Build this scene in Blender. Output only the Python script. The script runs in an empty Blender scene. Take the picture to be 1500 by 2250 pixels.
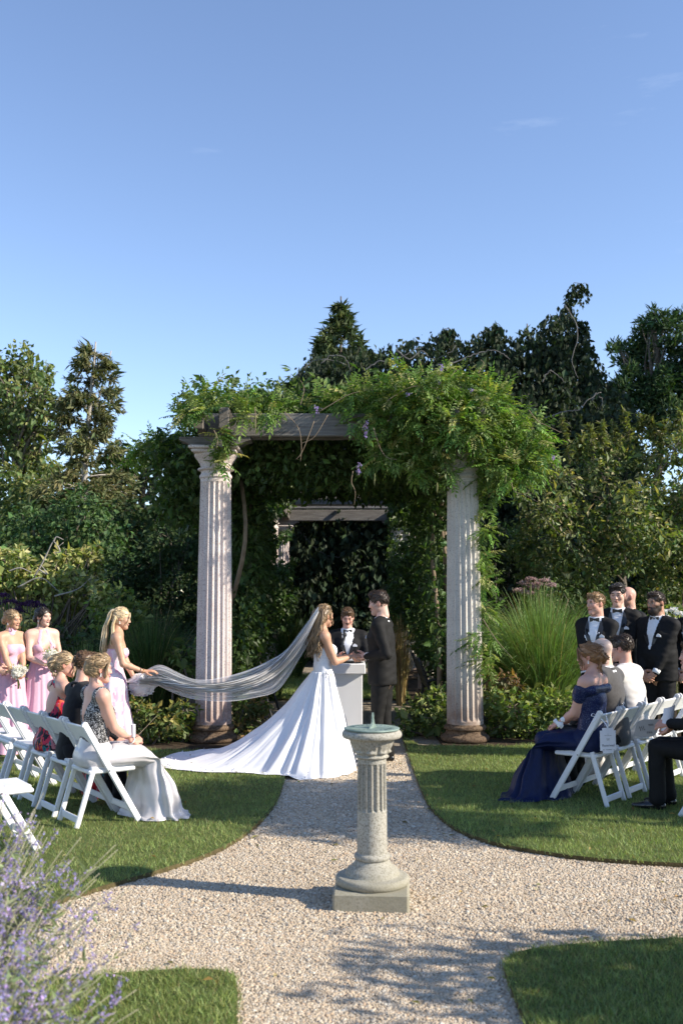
import bpy, math, random
import numpy as np
from mathutils import Vector, Matrix

random.seed(7)
SC = bpy.context.scene
COL = SC.collection
R = math.radians

# ------------------------------------------------------------------ camera
CAM_H = 1.86
PITCH = math.atan(185 / 2187.5)
cam_d = bpy.data.cameras.new('camera')
cam_d.sensor_fit = 'VERTICAL'; cam_d.sensor_height = 36.0; cam_d.sensor_width = 24.0
cam_d.lens = 35.0
cam_d.clip_start = 0.05; cam_d.clip_end = 3000
cam_d.dof.use_dof = True; cam_d.dof.focus_distance = 10.6; cam_d.dof.aperture_fstop = 2.8
cam = bpy.data.objects.new('camera', cam_d)
cam.location = (0, 0, CAM_H)
cam.rotation_euler = (R(90) + PITCH, 0, 0)
COL.objects.link(cam); SC.camera = cam

# ------------------------------------------------------------------ sky and sun
SUN_EL, SUN_AZ = R(30), R(106)          # azimuth clockwise from +Y (the viewing direction)
world = bpy.data.worlds.new('World'); SC.world = world; world.use_nodes = True
wn = world.node_tree; wn.nodes.clear()
w_out = wn.nodes.new('ShaderNodeOutputWorld'); w_bg = wn.nodes.new('ShaderNodeBackground')
w_sky = wn.nodes.new('ShaderNodeTexSky'); w_sky.sky_type = 'NISHITA'; w_sky.sun_disc = False
w_sky.sun_elevation = SUN_EL; w_sky.sun_rotation = SUN_AZ
w_sky.air_density = 0.9; w_sky.dust_density = 0.0; w_sky.ozone_density = 2.2; w_sky.altitude = 50
w_bg.inputs["Strength"].default_value = 0.126
# thin cirrus wisps
w_tc = wn.nodes.new('ShaderNodeTexCoord'); w_mp = wn.nodes.new('ShaderNodeMapping')
w_mp.inputs['Scale'].default_value = (2.2, 2.0, 11.0); w_mp.inputs['Rotation'].default_value = (0, R(6), 0)
w_nz = wn.nodes.new('ShaderNodeTexNoise'); w_nz.inputs['Scale'].default_value = 1.3; w_nz.inputs['Detail'].default_value = 9
w_nz.inputs['Roughness'].default_value = 0.62
w_rp = wn.nodes.new('ShaderNodeValToRGB')
w_rp.color_ramp.elements[0].position = 0.585; w_rp.color_ramp.elements[1].position = 0.95
w_rp.color_ramp.elements[0].color = (0, 0, 0, 1); w_rp.color_ramp.elements[1].color = (0.3, 0.3, 0.3, 1)
w_mx = wn.nodes.new('ShaderNodeMixRGB'); w_mx.inputs['Color2'].default_value = (6.2, 6.6, 7.2, 1)
wn.links.new(w_tc.outputs['Generated'], w_mp.inputs['Vector']); wn.links.new(w_mp.outputs[0], w_nz.inputs['Vector'])
wn.links.new(w_nz.outputs['Fac'], w_rp.inputs['Fac']); wn.links.new(w_rp.outputs[0], w_mx.inputs['Fac'])
w_ti = wn.nodes.new('ShaderNodeMixRGB'); w_ti.blend_type = 'MULTIPLY'; w_ti.inputs['Fac'].default_value = 1; w_ti.inputs['Color2'].default_value = (1.06, 1.0, 1.02, 1)
wn.links.new(w_sky.outputs[0], w_ti.inputs['Color1']); wn.links.new(w_ti.outputs[0], w_mx.inputs['Color1']); wn.links.new(w_mx.outputs[0], w_bg.inputs['Color'])
wn.links.new(w_bg.outputs[0], w_out.inputs[0])

sun_d = bpy.data.lights.new('sun', 'SUN'); sun_d.energy = 4.1; sun_d.angle = R(0.53); sun_d.color = (1.0, 0.91, 0.77)
sun = bpy.data.objects.new('sun', sun_d); COL.objects.link(sun)
SUN_DIR = Vector((math.cos(SUN_EL) * math.sin(SUN_AZ), math.cos(SUN_EL) * math.cos(SUN_AZ), math.sin(SUN_EL)))
sun.rotation_euler = SUN_DIR.to_track_quat('Z', 'Y').to_euler()

SC.view_settings.view_transform = 'Standard'; SC.view_settings.look = 'None'
SC.view_settings.exposure = 1.0; SC.view_settings.gamma = 1.0
SC.view_settings.use_curve_mapping = False
SC.cycles.use_denoising = True
SC.cycles.max_bounces = 8; SC.cycles.diffuse_bounces = 3; SC.cycles.glossy_bounces = 3
SC.cycles.transparent_max_bounces = 16; SC.cycles.transmission_bounces = 4
SC.cycles.sample_clamp_indirect = 6.0

# ------------------------------------------------------------------ helpers
def ray(px, py):
    """direction of the view ray through a pixel of the 1500 x 2250 photograph"""
    x = (px - 750) / 2187.5; v = (1125 - py) / 2187.5
    return np.array([x, math.cos(PITCH) - v * math.sin(PITCH), math.sin(PITCH) + v * math.cos(PITCH)])

def G(px, py, z=0.0):
    d = ray(px, py); t = (z - CAM_H) / d[2]
    return np.array([d[0] * t, d[1] * t, z])

def P(px, py, Y):
    d = ray(px, py); t = Y / d[1]
    return np.array([d[0] * t, Y, CAM_H + d[2] * t])

def rng(seed):
    return np.random.default_rng(seed)

def new_mesh(name, V, F, mats=None, smooth=True, col=None, flip=False):
    """V (n,3), F (m,k) int array or list of such arrays"""
    V = np.asarray(V, dtype=np.float32)
    FF = F if isinstance(F, list) and isinstance(F[0], np.ndarray) else [F]
    FF = [np.asarray(f, dtype=np.int32) for f in FF if len(f)]
    me = bpy.data.meshes.new(name)
    me.vertices.add(len(V)); me.vertices.foreach_set('co', V.ravel())
    nl = sum(f.size for f in FF); nf = sum(len(f) for f in FF)
    me.loops.add(nl); me.polygons.add(nf)
    vi = np.concatenate([(f[:, ::-1] if flip else f).ravel() for f in FF])
    st = []; o = 0
    for f in FF:
        st.append(o + np.arange(len(f)) * f.shape[1]); o += f.size
    me.loops.foreach_set('vertex_index', vi)
    me.polygons.foreach_set('loop_start', np.concatenate(st).astype(np.int32))
    me.update(calc_edges=True); me.validate()
    me.polygons.foreach_set('use_smooth', np.full(len(me.polygons), bool(smooth)))
    if col is not None:
        c = np.asarray(col, dtype=np.float32)
        if c.shape[1] == 3: c = np.concatenate([c, np.ones((len(c), 1), np.float32)], 1)
        a = me.color_attributes.new('Col', 'FLOAT_COLOR', 'POINT')
        a.data.foreach_set('color', c.ravel())
    for m in (mats if isinstance(mats, (list, tuple)) else [mats] if mats else []):
        me.materials.append(m)
    return me

def link(name, me, parent=None, loc=None):
    o = bpy.data.objects.new(name, me); COL.objects.link(o)
    if parent is not None: o.parent = parent
    if loc is not None: o.location = loc
    return o

def empty(name, loc=(0, 0, 0), rz=0.0):
    o = bpy.data.objects.new(name, None); COL.objects.link(o)
    o.empty_display_size = 0.1
    o.location = loc; o.rotation_euler = (0, 0, rz)
    return o

def tag(o, label=None, cat=None, group=None, kind=None):
    if label: o['label'] = label
    if cat: o['category'] = cat
    if group: o['group'] = group
    if kind: o['kind'] = kind
    return o

class MB:
    """collects simple solids into one mesh"""
    def __init__(s): s.V = []; s.F3 = []; s.F4 = []; s.C = []; s.n = 0
    def add(s, V, F, col=None):
        V = np.asarray(V, float); F = np.asarray(F, int)
        s.V.append(V); (s.F3 if F.shape[1] == 3 else s.F4).append(F + s.n)
        s.C.append(np.tile(np.asarray(col if col is not None else (1, 1, 1), float), (len(V), 1)) if np.ndim(col) < 2 else np.asarray(col))
        s.n += len(V); return s
    def box(s, c, size, rot=None, col=None):
        c = np.asarray(c, float); h = np.asarray(size, float) / 2
        v = np.array([[x, y, z] for z in (-1, 1) for y in (-1, 1) for x in (-1, 1)], float) * h
        if rot is not None: v = v @ np.asarray(rot).T
        return s.add(v + c, [[0, 2, 3, 1], [4, 5, 7, 6], [0, 1, 5, 4], [2, 6, 7, 3], [0, 4, 6, 2], [1, 3, 7, 5]], col)
    def bbox(s, c, size, b=0.01, rot=None, col=None):
        """box with chamfered edges"""
        c = np.asarray(c, float); h = np.asarray(size, float) / 2; b = min(b, h.min() * 0.6)
        vs = []; idx = {}
        for sx in (-1, 1):
            for sy in (-1, 1):
                for sz in (-1, 1):
                    for ax in range(3):
                        p = np.array([sx, sy, sz], float) * h; q = np.array([sx, sy, sz], float) * b
                        p2 = p - q; p2[ax] = p[ax]
                        idx[(sx, sy, sz, ax)] = len(vs); vs.append(p2)
        v = np.array(vs); q = []; t = []
        for ax in range(3):
            a, b2 = [i for i in range(3) if i != ax]
            for sg in (-1, 1):
                def k(u, w, A=ax):
                    s3 = [0, 0, 0]; s3[ax] = sg; s3[a] = u; s3[b2] = w; return idx[(*s3, A)]
                f = [k(-1, -1), k(1, -1), k(1, 1), k(-1, 1)]
                if (sg < 0) ^ (ax == 1): f = f[::-1]
                q.append(f)
            for u in (-1, 1):
                for w in (-1, 1):
                    def e(sg, A):
                        s3 = [0, 0, 0]; s3[ax] = sg; s3[a] = u; s3[b2] = w; return idx[(*s3, A)]
                    f = [e(-1, a), e(1, a), e(1, b2), e(-1, b2)]
                    if (u * w < 0) ^ (ax == 1): f = f[::-1]
                    q.append(f[::-1])
        for sx in (-1, 1):
            for sy in (-1, 1):
                for sz in (-1, 1):
                    f = [idx[(sx, sy, sz, i)] for i in range(3)]
                    if sx * sy * sz < 0: f = f[::-1]
                    t.append(f)
        if rot is not None: v = v @ np.asarray(rot).T
        n0 = s.n
        s.add(v + c, q, col); s.F3.append(np.array(t) + n0)
        return s
    def tube(s, pts, rad, n=8, cap=True, col=None, flat=1.0):
        V, F = tube(pts, rad, n, cap, flat); n0 = s.n
        s.add(V, F[0], col)
        if len(F) > 1 and len(F[1]): s.F3.append(F[1] + n0)
        return s
    def lathe(s, prof, n=48, c=(0, 0, 0), col=None):
        pr = np.asarray(prof, float); a = np.linspace(0, 2 * np.pi, n, endpoint=False)
        V = np.stack([pr[:, None, 0] * np.cos(a), pr[:, None, 0] * np.sin(a), np.repeat(pr[:, 1:2], n, 1)], -1).reshape(-1, 3)
        return s.add(V + np.asarray(c), grid_faces(len(pr), n, wrap=True), col)
    def mesh(s, name, mat, smooth=False):
        F = []
        if s.F4: F.append(np.concatenate(s.F4))
        if s.F3: F.append(np.concatenate(s.F3))
        return new_mesh(name, np.concatenate(s.V), F, mat, smooth, np.concatenate(s.C))
    def obj(s, name, mat, parent=None, smooth=False):
        o = link(name, s.mesh(name, mat, smooth), parent)
        return o

def grid_faces(nu, nv, wrap=False):
    i = np.arange(nu - 1)[:, None]; j = np.arange(nv if wrap else nv - 1)[None, :]
    j2 = (j + 1) % nv
    return np.stack([i * nv + j, i * nv + j2, (i + 1) * nv + j2, (i + 1) * nv + j], -1).reshape(-1, 4)

def norm(v):
    v = np.asarray(v, float); n = np.linalg.norm(v, axis=-1, keepdims=True)
    return v / np.maximum(n, 1e-9)

def tube(pts, rad, n=8, cap=True, flat=1.0):
    pts = np.asarray(pts, float); m = len(pts)
    rad = np.full(m, float(rad)) if np.ndim(rad) == 0 else np.asarray(rad, float)
    T = norm(np.gradient(pts, axis=0))
    up = np.array([0, 0, 1.0]) if abs(T[0][2]) < 0.9 else np.array([0, 1.0, 0])
    N = np.zeros_like(T); N[0] = norm(np.cross(T[0], up))
    for i in range(1, m):
        q = N[i - 1] - T[i] * np.dot(N[i - 1], T[i]); N[i] = norm(q)
    B = np.cross(T, N)
    a = np.linspace(0, 2 * np.pi, n, endpoint=False)
    V = pts[:, None] + rad[:, None, None] * (np.cos(a)[None, :, None] * N[:, None] + flat * np.sin(a)[None, :, None] * B[:, None])
    V = V.reshape(-1, 3); F = grid_faces(m, n, True); F3 = np.zeros((0, 3), int)
    if cap:
        V = np.concatenate([V, pts[:1], pts[-1:]])
        j = np.arange(n); j2 = (j + 1) % n
        F3 = np.concatenate([np.stack([np.full(n, m * n), j2, j], -1), np.stack([np.full(n, m * n + 1), (m - 1) * n + j, (m - 1) * n + j2], -1)])
    return V, [F, F3]

def smooth_path(pts, n):
    """Catmull-Rom through pts, n samples"""
    p = np.asarray(pts, float)
    if len(p) == 2: return p[0] + (p[1] - p[0]) * np.linspace(0, 1, n)[:, None]
    e = np.concatenate([[2 * p[0] - p[1]], p, [2 * p[-1] - p[-2]]])
    t = np.linspace(0, len(p) - 1 - 1e-6, n); i = t.astype(int); u = (t - i)[:, None]
    a, b, c, d = e[i], e[i + 1], e[i + 2], e[i + 3]
    return 0.5 * (2 * b + (c - a) * u + (2 * a - 5 * b + 4 * c - d) * u ** 2 + (3 * b - a - 3 * c + d) * u ** 3)

def wob(p, f=1.0, seed=0):
    """cheap smooth pseudo noise in -1..1 for (n,3) points"""
    p = np.asarray(p, float) * f; r = rng(seed + 991)
    out = np.zeros(p.shape[:-1])
    for k in range(5):
        w = r.normal(size=3) * (1.0 + 0.7 * k); out = out + np.sin(p @ w + r.uniform(0, 6.28)) / (1 + 0.6 * k)
    return out / 2.6

def blade_mesh(base, tip_dir, side, length, width, bend, seg=1):
    """curved ribbons: base (n,3) tip_dir (n,3) side (n,3) -> V,F (seg quads, last one a triangle)"""
    n = len(base); V = []
    for k in range(seg + 1):
        t = k / seg
        c = base + tip_dir * (length * t)[:, None] + bend * (t * t)
        if k < seg:
            w = width * (1 - 0.55 * t)
            V += [c - side * (w / 2)[:, None], c + side * (w / 2)[:, None]]
        else: V += [c]
    V = np.stack(V, 1); m = V.shape[1]; o = (np.arange(n) * m)[:, None]
    F4 = np.concatenate([o + np.array([[2 * k, 2 * k + 1, 2 * k + 3, 2 * k + 2]]) for k in range(seg - 1)]) if seg > 1 else np.zeros((0, 4), int)
    F3 = o + np.array([[2 * (seg - 1), 2 * (seg - 1) + 1, 2 * seg]])
    return V.reshape(-1, 3), F4, F3, m

def leaf_mesh(c, d, nrm, L, W, fold=0.15):
    """rhombic leaves folded along the midrib: c base points, d direction, nrm approximate normal"""
    d = norm(d); s = norm(np.cross(d, nrm)); nn = np.cross(s, d)
    L = np.asarray(L)[:, None]; W = np.asarray(W)[:, None]
    b = c; t = c + d * L - nn * L * 0.12
    m = c + d * L * 0.45
    l = m - s * W * 0.5 + nn * W * fold; r = m + s * W * 0.5 + nn * W * fold
    V = np.stack([b, r, t, l], 1).reshape(-1, 3); o = (np.arange(len(c)) * 4)[:, None]
    F = np.concatenate([o + [[0, 1, 2]], o + [[0, 2, 3]]])
    return V, F

# ------------------------------------------------------------------ materials
def _nt(name):
    m = bpy.data.materials.new(name); m.use_nodes = True; nt = m.node_tree
    return m, nt, nt.nodes, nt.links, nt.nodes['Principled BSDF']

def mat(name, c, c2=None, scale=8.0, rough=0.6, bump=0.0, bscale=None, attr=False, spec=0.3, detail=6, stretch=None,
        metal=0.0, sheen=0.0, mid=0.5, width=0.25, dist=0.01, coat=0.0):
    m, nt, N, L, b = _nt(name)
    b.inputs['Roughness'].default_value = rough; b.inputs['Specular IOR Level'].default_value = spec
    b.inputs['Metallic'].default_value = metal
    if sheen: b.inputs['Sheen Weight'].default_value = sheen
    if coat: b.inputs['Coat Weight'].default_value = coat
    b.inputs['Base Color'].default_value = (*c, 1)
    tc = N.new('ShaderNodeTexCoord'); vec = tc.outputs['Object']
    if stretch:
        mp = N.new('ShaderNodeMapping'); mp.inputs['Scale'].default_value = stretch
        L.new(vec, mp.inputs['Vector']); vec = mp.outputs[0]
    src = None
    if c2 is not None:
        nz = N.new('ShaderNodeTexNoise'); nz.inputs['Scale'].default_value = scale; nz.inputs['Detail'].default_value = detail
        L.new(vec, nz.inputs['Vector'])
        rp = N.new('ShaderNodeValToRGB'); rp.color_ramp.elements[0].position = mid - width; rp.color_ramp.elements[1].position = mid + width
        rp.color_ramp.elements[0].color = (*c, 1); rp.color_ramp.elements[1].color = (*c2, 1)
        L.new(nz.outputs['Fac'], rp.inputs['Fac']); src = rp.outputs[0]
    if attr:
        at = N.new('ShaderNodeAttribute'); at.attribute_name = 'Col'
        if src is None: src = at.outputs['Color']; 
        else:
            mx = N.new('ShaderNodeMixRGB'); mx.blend_type = 'MULTIPLY'; mx.inputs['Fac'].default_value = 1
            L.new(src, mx.inputs['Color1']); L.new(at.outputs['Color'], mx.inputs['Color2']); src = mx.outputs[0]
    if src is not None: L.new(src, b.inputs['Base Color'])
    if bump:
        n2 = N.new('ShaderNodeTexNoise'); n2.inputs['Scale'].default_value = bscale or scale * 3; n2.inputs['Detail'].default_value = 5
        L.new(vec, n2.inputs['Vector'])
        bp = N.new('ShaderNodeBump'); bp.inputs['Strength'].default_value = bump; bp.inputs['Distance'].default_value = dist
        L.new(n2.outputs['Fac'], bp.inputs['Height']); L.new(bp.outputs[0], b.inputs['Normal'])
    return m

def leaf_mat(name, trans=0.35, rough=0.45, spec=0.35, tint=(1.0, 1.15, 0.35)):
    """foliage: the colour of each leaf comes from the mesh, part of the light passes through"""
    m, nt, N, L, b = _nt(name)
    at = N.new('ShaderNodeAttribute'); at.attribute_name = 'Col'
    b.inputs['Roughness'].default_value = rough; b.inputs['Specular IOR Level'].default_value = spec
    L.new(at.outputs['Color'], b.inputs['Base Color'])
    tr = N.new('ShaderNodeBsdfTranslucent'); mx = N.new('ShaderNodeMixShader'); mx.inputs[0].default_value = trans
    mm = N.new('ShaderNodeMixRGB'); mm.blend_type = 'MULTIPLY'; mm.inputs['Fac'].default_value = 1
    mm.inputs['Color2'].default_value = (*[t * 1.3 for t in tint], 1)
    L.new(at.outputs['Color'], mm.inputs['Color1']); L.new(mm.outputs[0], tr.inputs['Color'])
    L.new(b.outputs[0], mx.inputs[1]); L.new(tr.outputs[0], mx.inputs[2])
    L.new(mx.outputs[0], N['Material Output'].inputs['Surface'])
    return m

def vary(base, n, r, amt=0.25, hue=0.12):
    """n colours around base"""
    b = np.asarray(base, float)
    k = np.exp(r.normal(0, amt, (n, 1))); h = 1 + r.normal(0, hue, (n, 3)) * np.array([1, 0.35, 0.8])
    return np.clip(b * k * h, 0.002, 0.9)
# ================================================================== setting: ground, path, lawns
from mathutils.geometry import tessellate_polygon

def gravel_mat():
    m, nt, N, L, b = _nt('gravel_bed')
    b.inputs['Roughness'].default_value = 0.85; b.inputs['Specular IOR Level'].default_value = 0.15
    tc = N.new('ShaderNodeTexCoord')
    vo = N.new('ShaderNodeTexVoronoi'); vo.inputs['Scale'].default_value = 85; L.new(tc.outputs['Object'], vo.inputs['Vector'])
    rp = N.new('ShaderNodeValToRGB'); e = rp.color_ramp.elements
    e[0].position = 0.0; e[0].color = (0.15, 0.12, 0.09, 1); e[1].position = 1.0; e[1].color = (0.42, 0.36, 0.28, 1)
    q = e.new(0.5); q.color = (0.30, 0.25, 0.19, 1)
    sp = N.new('ShaderNodeSeparateColor'); L.new(vo.outputs['Color'], sp.inputs[0]); L.new(sp.outputs[0], rp.inputs['Fac'])
    L.new(rp.outputs[0], b.inputs['Base Color'])
    bp = N.new('ShaderNodeBump'); bp.invert = True; bp.inputs['Strength'].default_value = 0.9; bp.inputs['Distance'].default_value = 0.008
    L.new(vo.outputs['Distance'], bp.inputs['Height']); L.new(bp.outputs[0], b.inputs['Normal'])
    return m

def pebble_mat():
    m, nt, N, L, b = _nt('pebble')
    b.inputs['Roughness'].default_value = 0.7; b.inputs['Specular IOR Level'].default_value = 0.25
    at = N.new('ShaderNodeAttribute'); at.attribute_name = 'tone'; at.attribute_type = 'INSTANCER'
    L.new(at.outputs['Color'], b.inputs['Base Color'])
    return m

M_SOIL = mat('soil', (0.035, 0.026, 0.018), (0.075, 0.055, 0.038), 9, 0.95, bump=0.8, bscale=40, spec=0.1, dist=0.02)
M_TURF = mat('turf', (0.075, 0.10, 0.03), (0.12, 0.15, 0.05), 14, 0.95, bump=0.8, bscale=120, spec=0.1)
M_EDGE = mat('lawn_edge_soil', (0.06, 0.05, 0.025), (0.14, 0.11, 0.055), 25, 0.95, bump=0.6, spec=0.1)
M_GRASS = leaf_mat('grass_blade', 0.30, 0.5, 0.3, (1.0, 1.1, 0.5))

def plane(name, x0, x1, y0, y1, z, m):
    me = new_mesh(name, [[x0, y0, z], [x1, y0, z], [x1, y1, z], [x0, y1, z]], [[0, 1, 2, 3]], m, False)
    return link(name, me)

tag(plane('ground', -900, 900, -900, 900, -0.03, mat('rough_ground', (0.05, 0.07, 0.02), (0.09, 0.1, 0.04), 0.6, 0.95, spec=0.1)), kind='structure')
tag(plane('path', -11, 11, 0.5, 30, 0.0, gravel_mat()), kind='structure')

def inside(poly, pts):
    x, y = pts[:, 0], pts[:, 1]; c = np.zeros(len(pts), bool); n = len(poly)
    for i in range(n):
        x1, y1 = poly[i][:2]; x2, y2 = poly[(i + 1) % n][:2]
        if y1 == y2: continue
        k = ((y1 > y) != (y2 > y)) & (x < (x2 - x1) * (y - y1) / (y2 - y1) + x1)
        c ^= k
    return c

def slab(name, poly, z, mtop, medge, kind='structure'):
    p = [Vector((a[0], a[1], 0)) for a in poly]; n = len(p)
    tris = tessellate_polygon([p])
    V = [[a[0], a[1], z] for a in poly] + [[a[0], a[1], -0.02] for a in poly]
    F3 = []
    for t in tris:
        a, b, c = [p[i] for i in t]
        F3.append(t if (b - a).cross(c - a).z > 0 else t[::-1])
    area = sum(poly[i][0] * poly[(i + 1) % n][1] - poly[(i + 1) % n][0] * poly[i][1] for i in range(n))
    F4 = [[i, i + n, (i + 1) % n + n, (i + 1) % n] if area > 0 else [(i + 1) % n, (i + 1) % n + n, i + n, i] for i in range(n)]
    me = new_mesh(name, V, [np.array(F3), np.array(F4)], [mtop, medge], False)
    idx = np.zeros(len(me.polygons), np.int32); idx[len(F3):] = 1; me.polygons.foreach_set('material_index', idx)
    o = link(name, me); tag(o, kind=kind); return o

def curve2(px, n=40):
    return smooth_path([G(*q) for q in px], n)[:, :2]

LZ = 0.035
left_edge = curve2([(628, 1690), (624, 1722), (606, 1768), (572, 1812), (515, 1856), (440, 1892), (330, 1928), (215, 1962), (100, 2000), (-80, 2065)])
right_edge = curve2([(884, 1622), (903, 1680), (922, 1735), (948, 1783), (990, 1822), (1060, 1853), (1150, 1874), (1300, 1895), (1500, 1908), (1720, 1915)])
fl_edge = curve2([(-120, 2200), (60, 2178), (200, 2160), (330, 2148), (440, 2144), (500, 2152), (519, 2175), (520, 2260), (524, 2420)])
fr_edge = curve2([(1210, 2420), (1150, 2252), (1125, 2190), (1108, 2130), (1150, 2103), (1250, 2089), (1400, 2079), (1560, 2072), (1750, 2068)])
LAWNS = {
    'lawn': [*left_edge, (-7.5, left_edge[-1][1]), (-9, 12.9), (-3.0, 12.7), (-2.35, 12.1), (-1.1, 11.95)],
    'lawn.001': [*right_edge, (9, right_edge[-1][1] - 0.1), (9.5, 12.9), (3.2, 12.6), (1.9, 12.35), (0.95, 12.45)],
    'lawn.002': [*fl_edge, (fl_edge[-1][0], 1.2), (-5, 1.2), (-5, fl_edge[0][1])],
    'lawn.003': [(fr_edge[0][0], 1.2), *fr_edge, (6, fr_edge[-1][1]), (6, 1.2)],
    'lawn.004': [(-1.25, 18.0), (-1.25, 23.5), (1.25, 23.5), (1.25, 18.0)],
}
LAWNS = {k: [tuple(map(float, q[:2])) for q in v] for k, v in LAWNS.items()}
for k, v in LAWNS.items(): slab('lawn', v, LZ, M_TURF, M_EDGE)
# planting beds either side of the pergola
for k, v in {'a': [(-14, 12.75), (-3.0, 12.65), (-2.35, 12.05), (-1.28, 11.9), (-1.28, 29), (-14, 29)],
             'b': [(1.25, 12.4), (1.9, 12.3), (3.2, 12.55), (14, 12.75), (14, 29), (1.25, 29)]}.items():
    slab('planting_bed', v, 0.03, M_SOIL, M_SOIL)

# ---- grass blades
TRAIN_PX = [(779, 1690), (762, 1697), (735, 1703), (700, 1707), (650, 1708), (590, 1705), (520, 1701), (450, 1699), (395, 1695), (358, 1687), (348, 1676), (366, 1664), (400, 1656), (450, 1650), (515, 1646), (580, 1643), (640, 1642), (690, 1643), (730, 1648), (762, 1660), (780, 1676)]
TRAIN_G = [G(x, y, LZ)[:2] for x, y in TRAIN_PX]
def grass_field(name, poly, dens, y0, y1, hmin, hmax, w, seed, base, seg=2):
    r = rng(seed); pa = np.array(poly)
    x0, x1 = max(pa[:, 0].min(), -0.36 * y1 - 1.0), min(pa[:, 0].max(), 0.36 * y1 + 1.0)
    y0 = max(y0, pa[:, 1].min() - 0.02); y1 = min(y1, pa[:, 1].max())
    n = int((x1 - x0) * (y1 - y0) * dens)
    p = np.stack([r.uniform(x0, x1, n), r.uniform(y0, y1, n)], 1)
    p = p[np.abs(p[:, 0]) < 0.36 * p[:, 1] + 0.9]
    p = p[inside(poly, p + r.normal(0, 0.014, p.shape))]; n = len(p)
    p = p[~inside(TRAIN_G, p)]; n = len(p)
    b = np.column_stack([p, np.full(n, LZ - 0.01)])
    cl = wob(b, 6, seed) * 0.5 + wob(b, 17, seed + 1) * 0.5
    a = r.uniform(0, 6.283, n); lean = r.uniform(0.1, 0.75, n)
    d = norm(np.stack([np.cos(a) * lean, np.sin(a) * lean, np.ones(n)], 1))
    a2 = r.uniform(0, 6.283, n)
    side = np.stack([np.cos(a2), np.sin(a2), np.zeros(n)], 1)
    Ln = r.uniform(hmin, hmax, n) * (1 + 0.35 * cl)
    bend = np.stack([np.cos(a), np.sin(a), -0.5 * np.ones(n)], 1) * (Ln * r.uniform(0, 0.5, n))[:, None]
    big = wob(b, 1.1, seed + 7); Ln = Ln * (1 + 0.25 * big)
    V, F4, F3, m = blade_mesh(b, d, side, Ln, w * r.uniform(0.7, 1.3, n), bend, seg)
    c = vary(base, n, r, 0.22, 0.10) * (1 + 0.18 * cl[:, None]); c *= (1 + 0.16 * big)[:, None]
    dry = r.random(n) < np.clip(0.09 - 0.14 * big, 0.03, 0.4); c[dry] = vary((0.24, 0.2, 0.09), dry.sum(), r, 0.2, 0.05)
    me = new_mesh(name, V, [F4, F3], M_GRASS, True, np.repeat(c, m, 0))
    o = link('grass', me); return o
GB = (0.235, 0.29, 0.098)
for (k, dens, y0, y1, h0, h1, w, lab) in [
        ('lawn.002', 13000, 4.0, 5.6, 0.03, 0.065, 0.0042, 'short green grass of the front lawn beside the lavender'),
        ('lawn.003', 12000, 4.0, 6.2, 0.03, 0.065, 0.0042, 'shaded dark grass of the front lawn at the lower right corner'),
        ('lawn', 5200, 6.0, 9.5, 0.03, 0.062, 0.006, 'sunlit grass under the row of chairs beside the train'),
        ('lawn', 3300, 9.5, 13.0, 0.03, 0.06, 0.008, 'grass of the lawn around the pink gowns'),
        ('lawn.001', 5200, 6.5, 9.8, 0.03, 0.062, 0.006, 'grass of the lawn in front of the navy gown'),
        ('lawn.001', 3300, 9.8, 13.0, 0.03, 0.06, 0.008, 'grass of the lawn in front of the right column'),
        ('lawn.004', 1500, 17.0, 24.0, 0.04, 0.09, 0.014, 'grass strip at the far end under the pergola')]:
    o = grass_field('grass', LAWNS[k], dens, y0, y1, h0, h1, w, hash((k, int(y0))) % 1000 if False else int(y0 * 10), GB, 2 if y1 < 6.5 else 1)
    tag(o, lab, 'grass', kind='stuff')

# ---- loose gravel
def gravel_points():
    r = rng(5); out = []
    for (y0, y1, dens, s) in [(3.6, 5.6, 19000, 0.0053), (5.6, 7.6, 12500, 0.0062), (7.6, 12.0, 6500, 0.0078)]:
        n = int(2 * (0.36 * y1 + 0.7) * (y1 - y0) * dens); w = 0.36 * y1 + 0.7
        p = np.stack([r.uniform(-w, w, n), r.uniform(y0, y1, n)], 1)
        p = p[np.abs(p[:, 0]) < 0.36 * p[:, 1] + 0.6]
        keep = np.ones(len(p), bool)
        for k in LAWNS: keep &= ~inside(LAWNS[k], p)
        keep &= ~((p[:, 1] > 12) & (np.abs(p[:, 0]) > 1.25))
        p = p[keep]; out.append(np.column_stack([p, np.zeros(len(p)), np.full(len(p), s)]))
    return np.concatenate(out)
gp = gravel_points(); gr = rng(6); gn = len(gp)
me = bpy.data.meshes.new('gravel'); me.vertices.add(gn)
co = gp[:, :3].copy(); co[:, 2] = gr.uniform(-0.001, 0.004, gn)
me.vertices.foreach_set('co', co.astype(np.float32).ravel())
sc = gp[:, 3:4] * np.exp(gr.normal(0, 0.28, (gn, 1))) * np.stack([gr.uniform(0.9, 1.5, gn), gr.uniform(0.75, 1.1, gn), gr.uniform(0.55, 0.9, gn)], 1)
a = me.attributes.new('size3', 'FLOAT_VECTOR', 'POINT'); a.data.foreach_set('vector', sc.astype(np.float32).ravel())
rt = np.column_stack([gr.normal(0, 0.35, gn), gr.normal(0, 0.35, gn), gr.uniform(0, 6.28, gn)])
a = me.attributes.new('turn', 'FLOAT_VECTOR', 'POINT'); a.data.foreach_set('vector', rt.astype(np.float32).ravel())
pal = np.array([(0.62, 0.52, 0.42), (0.56, 0.46, 0.36), (0.68, 0.60, 0.52), (0.47, 0.38, 0.30), (0.60, 0.55, 0.50), (0.36, 0.30, 0.26), (0.62, 0.46, 0.34), (0.74, 0.70, 0.64)])
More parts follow.
